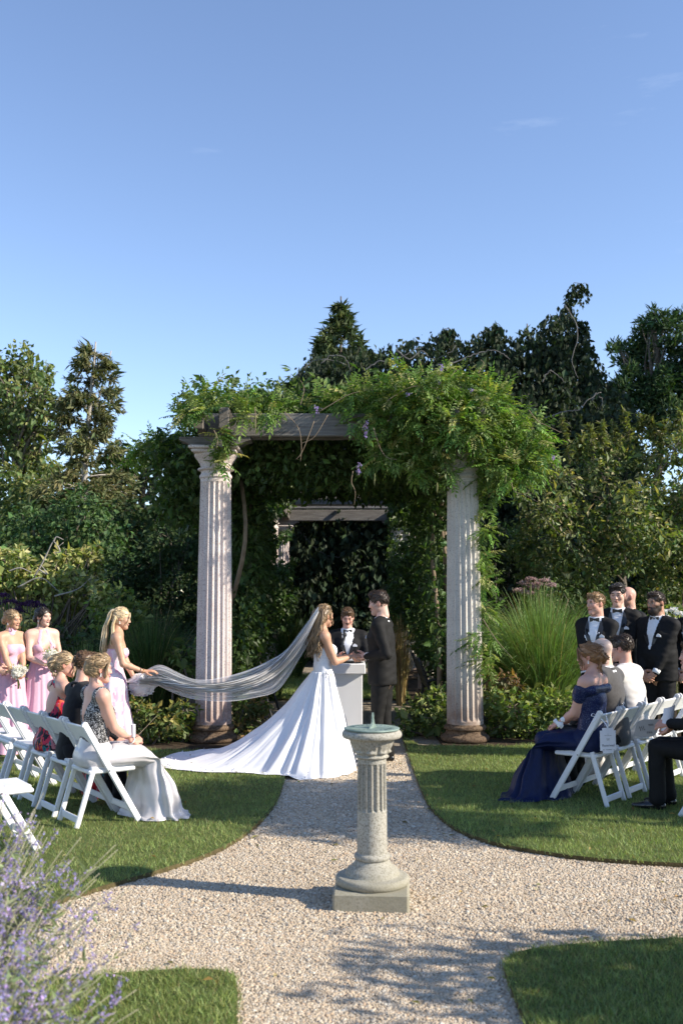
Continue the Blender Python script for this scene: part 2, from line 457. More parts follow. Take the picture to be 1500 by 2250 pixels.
tc_ = pal[gr.choice(8, gn, p=[.30, .26, .16, .10, .06, .02, .07, .03])] * np.exp(gr.normal(-0.24, 0.085, (gn, 1))) * [0.99, 0.97, 0.88] * (1 + 0.10 * wob(co, 1.7, 8) + 0.06 * wob(co, 5.0, 9))[:, None]
a = me.attributes.new('tone', 'FLOAT_COLOR', 'POINT')
a.data.foreach_set('color', np.column_stack([np.clip(tc_, 0, 0.85), np.ones(gn)]).astype(np.float32).ravel())
gravel = link('gravel', me); tag(gravel, 'pale tan pea gravel of the crossing garden paths', 'gravel', kind='stuff')
M_PEB = pebble_mat(); me.materials.append(M_PEB)
ng = bpy.data.node_groups.new('scatter_pebbles', 'GeometryNodeTree')
ng.interface.new_socket('Geometry', in_out='INPUT', socket_type='NodeSocketGeometry')
ng.interface.new_socket('Geometry', in_out='OUTPUT', socket_type='NodeSocketGeometry')
gi, go = ng.nodes.new('NodeGroupInput'), ng.nodes.new('NodeGroupOutput')
ico = ng.nodes.new('GeometryNodeMeshIcoSphere'); ico.inputs['Radius'].default_value = 1.0; ico.inputs['Subdivisions'].default_value = 2
sm = ng.nodes.new('GeometryNodeSetShadeSmooth'); ms = ng.nodes.new('GeometryNodeSetMaterial'); ms.inputs['Material'].default_value = M_PEB
iop = ng.nodes.new('GeometryNodeInstanceOnPoints')
def named(n, t):
    q = ng.nodes.new('GeometryNodeInputNamedAttribute'); q.data_type = t; q.inputs['Name'].default_value = n; return q
s3, t3 = named('size3', 'FLOAT_VECTOR'), named('turn', 'FLOAT_VECTOR')
e2r = ng.nodes.new('FunctionNodeEulerToRotation')
l = ng.links.new
l(gi.outputs[0], iop.inputs['Points']); l(ico.outputs['Mesh'], sm.inputs['Geometry']); l(sm.outputs[0], ms.inputs['Geometry'])
l(ms.outputs[0], iop.inputs['Instance']); l(s3.outputs['Attribute'], iop.inputs['Scale'])
l(t3.outputs['Attribute'], e2r.inputs[0]); l(e2r.outputs[0], iop.inputs['Rotation']); l(iop.outputs[0], go.inputs[0])
md = gravel.modifiers.new('scatter', 'NODES'); md.node_group = ng

# ================================================================== stone
def stone_mat(name, c1, c2, c3, stain=(0.16, 0.1, 0.06), zst=0.0, speck=70, dark=0.42):
    m, nt, N, L, b = _nt(name)
    b.inputs['Roughness'].default_value = 0.85; b.inputs['Specular IOR Level'].default_value = 0.2
    tc = N.new('ShaderNodeTexCoord')
    def noise(s, d=6, r=0.6):
        q = N.new('ShaderNodeTexNoise'); q.inputs['Scale'].default_value = s; q.inputs['Detail'].default_value = d; q.inputs['Roughness'].default_value = r
        L.new(tc.outputs['Object'], q.inputs['Vector']); return q
    def ramp(src, p0, p1, a, b2):
        q = N.new('ShaderNodeValToRGB'); q.color_ramp.elements[0].position = p0; q.color_ramp.elements[1].position = p1
        q.color_ramp.elements[0].color = (*a, 1); q.color_ramp.elements[1].color = (*b2, 1); L.new(src, q.inputs['Fac']); return q
    def mix(f, a, b2, mode='MIX'):
        q = N.new('ShaderNodeMixRGB'); q.blend_type = mode
        if isinstance(f, float): q.inputs['Fac'].default_value = f
        else: L.new(f, q.inputs['Fac'])
        L.new(a, q.inputs['Color1'])
        if isinstance(b2, tuple): q.inputs['Color2'].default_value = (*b2, 1)
        else: L.new(b2, q.inputs['Color2'])
        return q
    base = ramp(noise(3.0).outputs['Fac'], 0.35, 0.65, c1, c2)
    sp = ramp(noise(speck, 3, 0.7).outputs['Fac'], dark, dark + 0.12, (1, 1, 1), (0, 0, 0))
    k = mix(sp.outputs[0], base.outputs[0], c3)
    out = k
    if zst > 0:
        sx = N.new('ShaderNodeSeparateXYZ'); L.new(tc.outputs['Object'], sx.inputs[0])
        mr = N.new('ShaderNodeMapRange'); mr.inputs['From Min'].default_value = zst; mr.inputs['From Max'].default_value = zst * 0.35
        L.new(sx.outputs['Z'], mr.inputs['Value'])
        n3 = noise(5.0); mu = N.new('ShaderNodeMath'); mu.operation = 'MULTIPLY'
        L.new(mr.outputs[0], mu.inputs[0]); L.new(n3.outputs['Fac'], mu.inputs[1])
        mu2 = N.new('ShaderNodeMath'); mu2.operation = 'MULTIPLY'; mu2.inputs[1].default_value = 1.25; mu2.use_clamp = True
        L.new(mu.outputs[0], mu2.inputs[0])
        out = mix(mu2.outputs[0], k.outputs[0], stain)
    L.new(out.outputs[0], b.inputs['Base Color'])
    nb = noise(speck * 0.8, 4); bp = N.new('ShaderNodeBump'); bp.inputs['Strength'].default_value = 0.3; bp.inputs['Distance'].default_value = 0.004
    L.new(nb.outputs['Fac'], bp.inputs['Height']); L.new(bp.outputs[0], b.inputs['Normal'])
    return m
M_STONE_PINK = stone_mat('pink_stone', (0.64, 0.57, 0.53), (0.54, 0.46, 0.43), (0.36, 0.28, 0.26), (0.17, 0.085, 0.06), 0.9, 62, 0.37)
M_STONE_GREY = stone_mat('grey_stone', (0.60, 0.565, 0.51), (0.51, 0.475, 0.43), (0.35, 0.32, 0.285), (0.2, 0.11, 0.07), 0.9, 62, 0.35)
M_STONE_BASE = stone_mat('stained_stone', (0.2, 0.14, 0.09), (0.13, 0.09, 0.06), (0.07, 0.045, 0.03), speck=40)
M_CAST = stone_mat('cast_stone', (0.42, 0.40, 0.345), (0.33, 0.31, 0.265), (0.22, 0.205, 0.165), (0.26, 0.24, 0.17), 0.3, 90, 0.40)
M_WOOD = mat('weathered_timber', (0.11, 0.10, 0.092), (0.235, 0.22, 0.20), 3.0, 0.85, bump=0.5, bscale=30, stretch=(1, 12, 12), spec=0.2)
M_WOOD_Y = mat('weathered_timber_lengthwise', (0.10, 0.085, 0.07), (0.2, 0.18, 0.16), 3.0, 0.85, bump=0.5, bscale=30, stretch=(12, 1, 12), spec=0.2)

# ================================================================== pergola
PX, PY0 = 1.56, 12.85
CX = {-1: -1.63, 1: 1.57}
ROWS = [PY0, PY0 + 4.8, PY0 + 9.6, PY0 + 14.4]

def shaft_mesh(name, z0, z1, r0, r1, nf=20, depth=0.028, m=None, flute=(0.0, 1.0)):
    k = 6; n = nf * k
    a = np.arange(n) / n * 2 * np.pi; u = (np.arange(n) % k) / k
    prof = np.where(u < 1 / 6 - 1e-6, 0.0, np.sin(np.clip((u - 1 / 12) / (11 / 12), 0, 1) * np.pi) ** 0.7)
    zs = np.concatenate([[0, 0.012, 0.02], np.linspace(0.03, 0.97, 14), [0.98, 0.988, 1.0]])
    V = []
    for t in zs:
        r = (r0 + (r1 - r0) * t) * (1 + 0.02 * math.sin(t * math.pi))
        f = np.clip((t - 0.012) / 0.012, 0, 1) * np.clip((0.988 - t) / 0.012, 0, 1)
        rr = r - depth * prof * f
        V.append(np.stack([rr * np.cos(a), rr * np.sin(a), np.full(n, z0 + (z1 - z0) * t)], 1))
    return new_mesh(name, np.concatenate(V), grid_faces(len(zs), n, True), m, False)

def base_mesh(name, R0, m, H=0.25):
    s = R0 / 0.233
    p = [(0.0, H), (0.236 * s, H), (0.238 * s, H - 0.012)]
    for t in np.linspace(90, -90, 9): p.append((0.243 * s + 0.026 * math.cos(R(t)), H - 0.047 + 0.030 * math.sin(R(t))))
    p += [(0.245 * s, H - 0.085), (0.243 * s, H - 0.10), (0.25 * s, H - 0.12), (0.265 * s, H - 0.132)]
    for t in np.linspace(90, -90, 11): p.append((0.272 * s + 0.038 * math.cos(R(t)), H - 0.178 + 0.042 * math.sin(R(t))))
    p += [(0.29 * s, 0.028), (0.30 * s, 0.02), (0.30 * s, -0.03)]
    return MB().lathe(p[::-1], 56).mesh(name, m, True)

def capital_mesh(name, rt, z0, H, m):
    mb = MB(); n = 96
    a = np.linspace(0, 2 * np.pi, n, endpoint=False)
    zs = np.concatenate([[0, .02, .045, .06, .075, .08, .10, .11, .12, .14, .15], np.linspace(0.16, 0.30, 12), [.305, .315, .325]]) * H / 0.41
    V = []
    for z in zs:
        q = z / H * 0.41
        if q < 0.07: r = rt + 0.018 * math.sin(np.clip(q / 0.06, 0, 1) * math.pi)
        elif q < 0.105: r = rt - 0.008
        elif q < 0.15: r = rt + 0.028 * math.sin((q - 0.105) / 0.045 * math.pi)
        else: r = rt - 0.004 + 0.085 * np.clip((q - 0.15) / 0.15, 0, 1) ** 1.8
        rel = np.zeros(n)
        if 0.108 < q < 0.148: rel = 0.014 * np.abs(np.sin(a * 12))
        if 0.155 < q < 0.30:
            u = (q - 0.155) / 0.145
            ph = (a * 8 / (2 * np.pi)) % 1 - 0.5
            fan = np.abs(np.sin((ph / (0.25 + 0.55 * u)) * 5 * np.pi)) * (np.abs(ph) < (0.18 + 0.3 * u))
            rel = 0.011 * fan * math.sin(u * math.pi) ** 0.5
        rr = r + rel
        V.append(np.stack([rr * np.cos(a), rr * np.sin(a), np.full(n, z0 + z)], 1))
    mb.add(np.concatenate(V), grid_faces(len(zs), n, True))
    zt = z0 + H * 0.325 / 0.41; s = (rt + 0.085)
    mb.bbox((0, 0, zt + 0.022), (2 * s, 2 * s, 0.044), 0.012)
    mb.bbox((0, 0, zt + 0.064), (2 * s + 0.07, 2 * s + 0.07, 0.04), 0.015)
    return mb.mesh(name, m, False)

perg = empty('pergola', (0, PY0, 0)); tag(perg, 'old garden pergola of fluted stone columns carrying weathered timber beams', 'pergola')
def pobj(name, me, loc, parent=None):
    o = link(name, me, parent or perg)
    o.location = (loc[0] - (0 if parent else 0), loc[1] - (0 if parent else PY0), loc[2]); return o
col_meshes = {}
for side in (-1, 1):
    m = M_STONE_PINK if side < 0 else M_STONE_GREY
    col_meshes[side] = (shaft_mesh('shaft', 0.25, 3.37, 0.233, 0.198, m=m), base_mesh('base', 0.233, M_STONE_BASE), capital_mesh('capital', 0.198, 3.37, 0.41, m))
for ri, y in enumerate(ROWS):
    for side in (-1, 1):
        x = CX[side]
        sh, ba, ca = col_meshes[side]
        o = pobj('column', sh, (x, y, 0))
        o['label'] = ['pinkish fluted stone column', '', 'grey fluted stone column'][side + 1]
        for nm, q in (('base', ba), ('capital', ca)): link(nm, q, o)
def timber(name, c, size, m, b=0.012, rot=None):
    c = np.array(c, float); mb = MB().bbox((0, 0, 0), size, b, rot)
    o = link(name, mb.mesh(name, m), perg); o.location = (c[0], c[1] - PY0, c[2]); return o
for ri, y in enumerate(ROWS):
    for dy in (-0.12, 0.12):
        timber('beam', (-0.03, y + dy, 4.06), (3.62, 0.10, 0.30), M_WOOD)
    for side in (-1, 1):   # carved bracket on each capital
        pts = [(-0.46, 0.14), (0.46, 0.14), (0.46, 0.10), (0.38, 0.075), (0.30, 0.03), (0.24, 0.0), (-0.24, 0.0), (-0.30, 0.03), (-0.38, 0.075), (-0.46, 0.10)]
        n = len(pts); V = [[p[0], -0.15, p[1]] for p in pts] + [[p[0], 0.15, p[1]] for p in pts]
        F4 = [[i, i + n, (i + 1) % n + n, (i + 1) % n] for i in range(n)]
        me = bpy.data.meshes.new('bracket'); me.from_pydata(V, [], F4 + [list(range(n)), list(range(n, 2 * n))[::-1]]); me.update()
        me.materials.append(M_WOOD)
        o = link('bracket', me, perg); o.location = (CX[side], y - PY0, 3.768)
L_ = ROWS[-1] - ROWS[0] + 1.1
for side in (-1, 1):
    for dx in (-0.16, 0.16):
        timber('rafter', (CX[side] + dx, (ROWS[0] + ROWS[-1]) / 2, 4.08), (0.13, L_, 0.27), M_WOOD_Y)
for k, y in enumerate(np.arange(ROWS[0] + 0.7, ROWS[-1], 0.95)):
    timber('purlin', (0, y, 4.281), (4.3, 0.075, 0.12), M_WOOD)

# ================================================================== sundial
sd = empty('sundial', (0.188, 6.27, 0), R(-4)); tag(sd, 'weathered stone pedestal sundial with verdigris bronze dial standing on the gravel', 'sundial')
MB().bbox((0, 0, 0.045), (0.455, 0.455, 0.13), 0.014).obj('plinth', M_CAST, sd)
bp_ = [(0.0, 0.106), (0.218, 0.106)]
for t in np.linspace(-80, 85, 9): bp_.append((0.205 + 0.022 * math.cos(R(t)), 0.134 + 0.027 * math.sin(R(t))))
bp_ += [(0.172, 0.165), (0.165, 0.17), (0.163, 0.185), (0.150, 0.20), (0.128, 0.215), (0.112, 0.235), (0.102, 0.252)]
MB().lathe(bp_, 56).obj('base', M_CAST, sd, True)
sp_ = [(0.10, 0.25)]
for t in np.linspace(-85, 85, 7): sp_.append((0.095 + 0.016 * math.cos(R(t)), 0.272 + 0.019 * math.sin(R(t))))
sp_ += [(0.0925, 0.295)]
def sundial_shaft():
    nf, k = 16, 6; n = nf * k; a = np.arange(n) / n * 2 * np.pi; u = (np.arange(n) % k) / k
    prof = np.where((u > 0.2) & (u < 0.95), 1.0, 0.0)
    V = []; Z = [0.290, 0.34, 0.40, 0.46, 0.50, 0.545, 0.552, 0.562, 0.60, 0.66, 0.72, 0.78, 0.818, 0.828, 0.835, 0.86, 0.875]
    for z in Z:
        f = np.clip((z - 0.546) / 0.014, 0, 1) * np.clip((0.835 - z) / 0.014, 0, 1)
        r = 0.0925 - 0.004 * (z - 0.29) / 0.58 - 0.012 * prof * f ** 0.5
        V.append(np.stack([r * np.cos(a), r * np.sin(a), np.full(n, z)], 1))
    return np.concatenate(V), grid_faces(len(Z), n, True)
mb = MB(); mb.lathe(sp_, 48); mb.add(*sundial_shaft()); mb.obj('shaft', M_CAST, sd, False)
def sundial_capital():
    n = 96; a = np.arange(n) / n * 2 * np.pi; V = []
    Z = np.linspace(0, 1, 26)
    for t in Z:
        z = 0.862 + 0.128 * t
        if t < 0.18: r = 0.092 + 0.014 * math.sin(t / 0.18 * math.pi)
        else: r = 0.094 + 0.05 * ((t - 0.18) / 0.82) ** 1.6
        u = np.clip((t - 0.2) / 0.8, 0, 1); rel = 0
        if t > 0.2:
            lobe = np.abs(np.cos(a * 4)); rib = np.abs(np.cos(a * 12))
            curl = math.exp(-((u - 0.14) / 0.10) ** 2)
            rel = 0.018 * curl * (lobe > 0.35) * lobe + 0.010 * lobe ** 0.5 * math.sin(u * math.pi) + 0.005 * rib * math.sin(u * math.pi)
        rr = r + rel
        V.append(np.stack([rr * np.cos(a), rr * np.sin(a), np.full(n, z)], 1))
    return np.concatenate(V), grid_faces(len(Z), n, True)
mb = MB(); mb.add(*sundial_capital()); mb.obj('capital', M_CAST, sd, True)
rp_ = [(0.0, 0.985), (0.150, 0.986)]
for t in np.linspace(-80, 75, 8): rp_.append((0.168 + 0.018 * math.cos(R(t)), 1.008 + 0.022 * math.sin(R(t))))
rp_ += [(0.172, 1.032), (0.0, 1.034)]
MB().lathe(rp_, 64).obj('rim', M_CAST, sd, True)
M_VERD = mat('verdigris', (0.13, 0.18, 0.155), (0.28, 0.355, 0.315), 14, 0.6, bump=0.3, metal=0.15, detail=8)
dial = MB().lathe([(0.0, 1.036), (0.165, 1.036), (0.172, 1.038), (0.172, 1.046), (0.165, 1.048), (0.15, 1.0465), (0.145, 1.048), (0.10, 1.0465), (0.0, 1.0465)], 64).obj('dial', M_VERD, sd, True)
mb = MB()
for h in range(24):
    q = h / 24 * 2 * math.pi; ca, sa = math.cos(q), math.sin(q)
    mb.box((0.128 * ca, 0.128 * sa, 1.048), (0.03, 0.004, 0.004), [[ca, -sa, 0], [sa, ca, 0], [0, 0, 1]])
mb.obj('hour_marks', M_VERD, dial)['kind'] = 'stuff'
gv = [(-0.06, 1.046), (0.05, 1.046), (0.042, 1.056), (0.022, 1.07), (0.01, 1.10), (0.004, 1.14), (-0.004, 1.12), (-0.008, 1.08), (-0.025, 1.058)]
n = len(gv); th = 0.005
V = [[x * 0.35 + 0.005, x - 0.0, z] for x, z in gv]; V = [[p[0] - th, p[1], p[2]] for p in V] + [[p[0] + th, p[1], p[2]] for p in V]
me = bpy.data.meshes.new('gnomon'); me.from_pydata(V, [], [[i, (i + 1) % n, (i + 1) % n + n, i + n] for i in range(n)] + [list(range(n))[::-1], list(range(n, 2 * n))]); me.update(); me.materials.append(M_VERD)
link('gnomon', me, sd)

# ================================================================== lectern
lec = empty('lectern', (0.075, 11.75, 0)); tag(lec, 'white grey wooden lectern between the couple', 'lectern')
M_LEC = mat('grey_paint', (0.68, 0.68, 0.69), (0.72, 0.72, 0.73), 3, 0.55, spec=0.3)
MB().bbox((0, 0, 0.49), (0.33, 0.36, 0.96), 0.006).obj('pedestal', M_LEC, lec)
MB().bbox((0, 0, 0.035), (0.40, 0.42, 0.07), 0.006).obj('foot', M_LEC, lec)
mb = MB(); cx, sx = math.cos(R(12)), math.sin(R(12))
mb.bbox((0, -0.02, 1.03), (0.40, 0.47, 0.115), 0.008)
mb.bbox((0, 0.0, 1.10), (0.39, 0.42, 0.03), 0.006, [[1, 0, 0], [0, cx, sx], [0, -sx, cx]])
mb.obj('desk', M_LEC, lec)

# ================================================================== benches inside the pergola
M_IRON = mat('black_iron', (0.012, 0.013, 0.015), (0.03, 0.032, 0.035), 12, 0.4, spec=0.5)
def bench(x, y, side, label):
    t = empty('park_bench', (x, y, 0), R(90) if side > 0 else R(-90)); tag(t, label, 'bench', 'black park benches under the pergola')
    for k in range(7):
        MB().bbox((0, -0.2 + k * 0.068, 0.44 + 0.01 * abs(k - 3)), (1.5, 0.05, 0.025), 0.005).obj('seat_slat', M_IRON, t)
    for k in range(6):
        MB().bbox((0, 0.27 + 0.025 * k, 0.52 + k * 0.072), (1.5, 0.022, 0.05), 0.005).obj('back_slat', M_IRON, t)
    for s in (-1, 1):
        mb = MB(); X = s * 0.7
        mb.tube(smooth_path([(X, -0.26, 0.0), (X, -0.22, 0.25), (X, -0.24, 0.46), (X, -0.25, 0.62), (X, -0.15, 0.68), (X, 0.1, 0.66), (X, 0.32, 0.62)], 20), 0.02, 8)
        mb.tube(smooth_path([(X, 0.36, 0.0), (X, 0.28, 0.25), (X, 0.25, 0.45), (X, 0.33, 0.7), (X, 0.42, 0.96)], 14), 0.02, 8)
        mb.tube([(X, -0.24, 0.42), (X, 0.27, 0.42)], 0.016, 8)
        mb.obj('side_frame', M_IRON, t, True)
    return t
bench(-1.33, 15.3, -1, 'black slatted bench half hidden behind the veil and vine')
bench(1.55, 15.4, 1, 'black slatted bench behind the groom beside the vine')
# ================================================================== plants
M_LEAF = leaf_mat('leaf', 0.32, 0.5, 0.3)
M_LEAF_DARK = leaf_mat('leaf_glossy', 0.18, 0.6, 0.15)
M_NEEDLE = leaf_mat('needle', 0.15, 0.6, 0.2)
M_BARK = mat('bark', (0.09, 0.075, 0.06), (0.2, 0.17, 0.14), 6, 0.9, bump=0.7, bscale=30, stretch=(4, 4, 0.7), spec=0.1)
M_BARK_GREY = mat('grey_bark', (0.11, 0.105, 0.10), (0.2, 0.19, 0.18), 8, 0.85, bump=0.5, bscale=40, spec=0.15)
M_VINE = mat('vine_bark', (0.16, 0.12, 0.08), (0.27, 0.21, 0.15), 12, 0.85, spec=0.15)
M_BARK_PALE = mat('pale_bark', (0.26, 0.24, 0.21), (0.42, 0.39, 0.35), 8, 0.85, bump=0.5, bscale=40, spec=0.15)
M_STEM = mat('green_stem', (0.10, 0.13, 0.04), (0.16, 0.15, 0.06), 9, 0.7)
M_PETAL = leaf_mat('petal', 0.35, 0.6, 0.2, (1, 1, 1))

def blobs_px(L, Y, dy=0.6, seed=0, squash=1.0):
    """crown lumps given as (px, py, radius px[, y offset m]) seen at distance Y -> list of (centre, radii)"""
    r = rng(seed); out = []
    for q in L:
        yo = q[3] if len(q) > 3 else r.uniform(-dy, dy)
        c = P(q[0], q[1], Y + yo); rad = q[2] * (Y + yo) / 2187.5
        out.append((c, np.array([rad, rad * 1.0, rad * squash])))
    return out

def split(bl, n, seed, f=0.42, core=0.62):
    """break every lump into a core and n smaller ones round it"""
    r = rng(seed); out = []
    for c, rad in bl:
        out.append((c, rad * core))
        for k in range(n):
            u = norm(r.normal(size=3)); out.append((c + u * rad * r.uniform(0.55, 0.95), rad * f * r.uniform(0.65, 1.25)))
    return out

def shell_points(blobs, dens, r, thick=0.45, keep_deep=0.15):
    """points scattered through the outer part of every lump, few where another lump covers them"""
    C = []; Nn = []
    for i, (c, rad) in enumerate(blobs):
        n = max(6, int(dens * 4 * math.pi * (rad.prod() ** (2 / 3))))
        u = norm(r.normal(size=(n, 3)))
        lump = 1 + 0.22 * wob(u, 2.3, i + int(abs(c[0] * 13)) % 97) + 0.12 * wob(u, 6.0, i + 5)
        s = lump * (1 - thick * r.random(n) ** 1.6)
        p = c + u * rad * s[:, None]
        cover = np.zeros(n, bool)
        for j, (c2, r2) in enumerate(blobs):
            if j != i: cover |= (((p - c2) / (r2 * 0.72)) ** 2).sum(1) < 1
        k = ~cover | (r.random(n) < keep_deep)
        C.append(p[k]); Nn.append(u[k])
    return np.concatenate(C), np.concatenate(Nn)

def leaves_from(C, Nn, r, L, W, droop=0.5, up=0.5, rnd=0.7, jit=0.3):
    n = len(C)
    d = norm(Nn * 0.6 + r.normal(0, rnd, (n, 3)) + np.array([0, 0, -droop]))
    nr = norm(Nn * 0.7 + np.array([0, 0, up]) + r.normal(0, 0.5, (n, 3)))
    k = np.exp(r.normal(0, jit, n))
    return leaf_mesh(C, d, nr, L * k, W * k)

def crown(name, blobs, dens, L, W, base, seed, parent, m=None, tips=None, tip_share=0.0, **kw):
    r = rng(seed); lk = {k: kw.pop(k) for k in ('droop', 'up', 'rnd', 'jit') if k in kw}
    C, Nn = shell_points(blobs, dens, r, **kw)
    V, F = leaves_from(C, Nn, r, L, W, **lk)
    c = vary(base, len(C), r, 0.28, 0.12)
    c *= (1 + 0.25 * wob(C, 1.3, seed))[:, None]
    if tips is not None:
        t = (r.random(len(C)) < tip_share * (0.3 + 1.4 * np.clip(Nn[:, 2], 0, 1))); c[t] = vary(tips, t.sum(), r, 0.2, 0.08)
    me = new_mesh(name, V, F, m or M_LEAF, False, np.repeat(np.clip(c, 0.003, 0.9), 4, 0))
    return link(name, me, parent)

def limb(mb, a, b, r0, r1, seed, sag=0.12, n=9, sides=6):
    r = rng(seed); a = np.asarray(a, float); b = np.asarray(b, float); L = np.linalg.norm(b - a)
    t = np.linspace(0, 1, n)[:, None]
    off = r.normal(0, 1, 3) * L * sag; off2 = r.normal(0, 1, 3) * L * sag * 0.4
    p = a + (b - a) * t + off * np.sin(t * np.pi) * (1 - t) + off2 * np.sin(2 * np.pi * t) * 0.5
    mb.tube(p, np.linspace(r0, r1, n), sides)

def tree(name, label, base, top, r0, blobs, seed, leafkw, cat='tree', group=None, bark=None, limbs=None, fork=0.35):
    t = empty(name, base); tag(t, label, cat, group)
    mb = MB(); base = np.asarray(base, float); top = np.asarray(top, float) - base
    limb(mb, (0, 0, -0.1), top, r0, r0 * 0.25, seed, 0.05, 14, 9)
    for i, (c, rad) in enumerate(blobs if limbs is None else blobs[:limbs]):
        q = c - base; h = np.clip(q[2] / max(top[2], 0.1) - 0.22, 0.12, 0.9)
        limb(mb, top * h, q, r0 * 0.35 * (1.1 - h), r0 * 0.05, seed + i + 1, 0.10)
        r = rng(seed * 31 + i)
        for k in range(3):
            u = norm(r.normal(size=3)); limb(mb, q - u * rad * 0.1, q + u * rad * 0.95, r0 * 0.07, r0 * 0.02, seed * 7 + i * 3 + k, 0.15, 6, 4)
    mb.obj('trunk', bark or M_BARK, t, True)
    bl = [(c - base, rad) for c, rad in blobs]
    kw = dict(leafkw); crown('crown', bl, kw.pop('dens'), kw.pop('L'), kw.pop('W'), kw.pop('base'), seed, t, **kw)
    return t

def gz(x, y): return np.array([x, y, 0.0])

# ---- broadleaf tree at the left edge
DEC = (0.115, 0.155, 0.055)
bl = blobs_px([(20, 825, 62), (72, 828, 48), (98, 868, 36), (-30, 800, 60), (40, 905, 70), (95, 940, 45), (15, 990, 75), (75, 1010, 55), (-30, 1080, 80), (50, 1090, 70), (110, 1040, 35), (20, 1160, 75), (90, 1150, 55), (-60, 950, 80), (-70, 1150, 80)], 40, 1.5, 1)
bl = split(bl, 9, 101)
tree('oak_tree', 'tall green broadleaf tree at the left edge behind the sparse conifer', gz(-13.0, 40), (-13.2, 40, 10.5), 0.42, bl, 11,
     dict(dens=38, L=0.21, W=0.13, base=DEC, tips=(0.24, 0.25, 0.09), tip_share=0.35, thick=0.6), limbs=60)
bl = blobs_px([(250, 985, 24), (300, 1000, 38), (345, 985, 34), (240, 1025, 40), (400, 985, 38), (320, 1050, 55), (250, 1080, 50), (390, 1060, 60), (210, 1140, 60), (300, 1140, 60), (380, 1160, 65), (130, 1110, 45), (150, 1180, 55)], 33, 1.5, 2)
bl = split(bl, 7, 102)
tree('maple_tree', 'dark green broadleaf tree behind the pergola corner, right of the sparse conifer', gz(-6.5, 33), (-6.6, 33, 5.5), 0.25, bl, 12,
     dict(dens=55, L=0.18, W=0.11, base=(0.055, 0.09, 0.032), tips=(0.12, 0.17, 0.05), tip_share=0.25, thick=0.6), limbs=40)
bl = blobs_px([(545, 875, 30), (585, 880, 32), (615, 895, 22), (520, 895, 25), (570, 930, 40), (640, 930, 30), (500, 935, 35)], 46, 1.5, 3)
bl = split(bl, 8, 103, 0.36)
tree('elm_tree', 'distant olive green treetop peeking above the left beam of the pergola', gz(-3.9, 46), (-3.9, 46, 8.5), 0.3, bl, 13,
     dict(dens=45, L=0.2, W=0.12, base=(0.13, 0.155, 0.06), thick=0.6), limbs=20)

# ---- conifers
def conifer(name, label, base, h, r0, whorls, seed, colr, spray, lean=(0, 0), density=1.0, wfun=None, droop=0.25, twin=False, bark=None, pale=True, tuft=False, s0=0.22, nl=0.26):
    t = empty(name, base); tag(t, label, 'tree')
    r = rng(seed); mb = MB(); tp = np.array([lean[0], lean[1], h])
    n = 24; tt = np.linspace(0, 1, n)[:, None]
    path = tp * tt + np.stack([0.12 * np.sin(tt[:, 0] * 5 + seed), 0.1 * np.cos(tt[:, 0] * 4), np.zeros(n)], 1)
    mb.tube(path, np.linspace(r0, r0 * 0.12, n), 9)
    if twin:
        q = path[int(n * 0.62)]; pts = smooth_path([q, q + (0.25, 0, 0.9), q + (0.34, 0.1, h * 0.2), np.array([path[-1][0] + 0.45, 0.1, h * 0.975])], 12)
        mb.tube(pts, np.linspace(r0 * 0.35, r0 * 0.08, 12), 7)
    C = []; D = []
    for w in range(whorls):
        u = (w + r.uniform(0, 0.8)) / whorls
        if u < 0.08: continue
        z = u * h; o = path[min(n - 1, int(u * (n - 1)))]
        wid = wfun(u)
        for k in range(r.integers(3, 6)):
            a = r.uniform(0, 6.283); Lb = wid * r.uniform(0.6, 1.12)
            if Lb < 0.12: continue
            e = o + np.array([math.cos(a) * Lb, math.sin(a) * Lb, -droop * Lb * (1 - u) + 0.28 * Lb * u])
            m1 = o + (e - o) * 0.5 + np.array([0, 0, 0.10 * Lb])
            pb = smooth_path([o, m1, e], 7); mb.tube(pb, np.linspace(r0 * 0.16 * (1.15 - u), 0.012, 7), 5)
            ns = max(4, int(Lb * spray * density))
            s = r.uniform(s0, 1.0, ns) ** 0.8
            pp = np.stack([np.interp(s, np.linspace(0, 1, 7), pb[:, i]) for i in range(3)], 1)
            side = norm(np.cross(e - o, [0, 0, 1]))
            off = r.normal(0, 1, ns)[:, None] * side * 0.16 * Lb * (1.1 - 0.5 * s)[:, None] + r.normal(0, 0.05 * Lb + 0.03, (ns, 3))
            pp = pp + off
            C.append(pp); D.append(norm(norm(e - o) * 0.8 + r.normal(0, 0.55, (ns, 3)) + (np.array([0, 0, 0.55]) if tuft else np.array([0, 0, -0.25]))))
    C = np.concatenate(C); D = np.concatenate(D); n = len(C)
    mult = 5 if tuft else 4
    CC = np.repeat(C, mult, 0); DD = norm(np.repeat(D, mult, 0) + r.normal(0, 0.42, (n * mult, 3)))
    k = np.exp(r.normal(0, 0.3, n * mult))
    V, F = leaf_mesh(CC + r.normal(0, 0.03, CC.shape), DD, norm(r.normal(0, 0.6, CC.shape) + [0, 0, 0.7]), nl * k, nl * 0.27 * k)
    c = vary(colr, n, r, 0.28, 0.10)
    mb.obj('trunk', bark or (M_BARK_PALE if pale else M_BARK), t, True)
    link('crown', new_mesh('crown', V, F, M_NEEDLE, False, np.repeat(c, 4 * mult, 0)), t)
    return t
b = P(185, 1310, 30.5); hh = P(190, 752, 30.5)[2]
conifer('spruce_tree', 'tall sparse conifer with twin tip and pale bare branches', (b[0], 30.5, 0), hh, 0.2, 56, 21, (0.14, 0.145, 0.065), 40,
        lean=(0.12, 0), wfun=lambda u: 2.25 * (1 - u) ** 0.42 * (0.45 if 0.58 < u < 0.66 else 1.0) * (0.8 if u > 0.6 else 1.1), droop=0.45, twin=True, density=0.9, s0=0.42, nl=0.2)
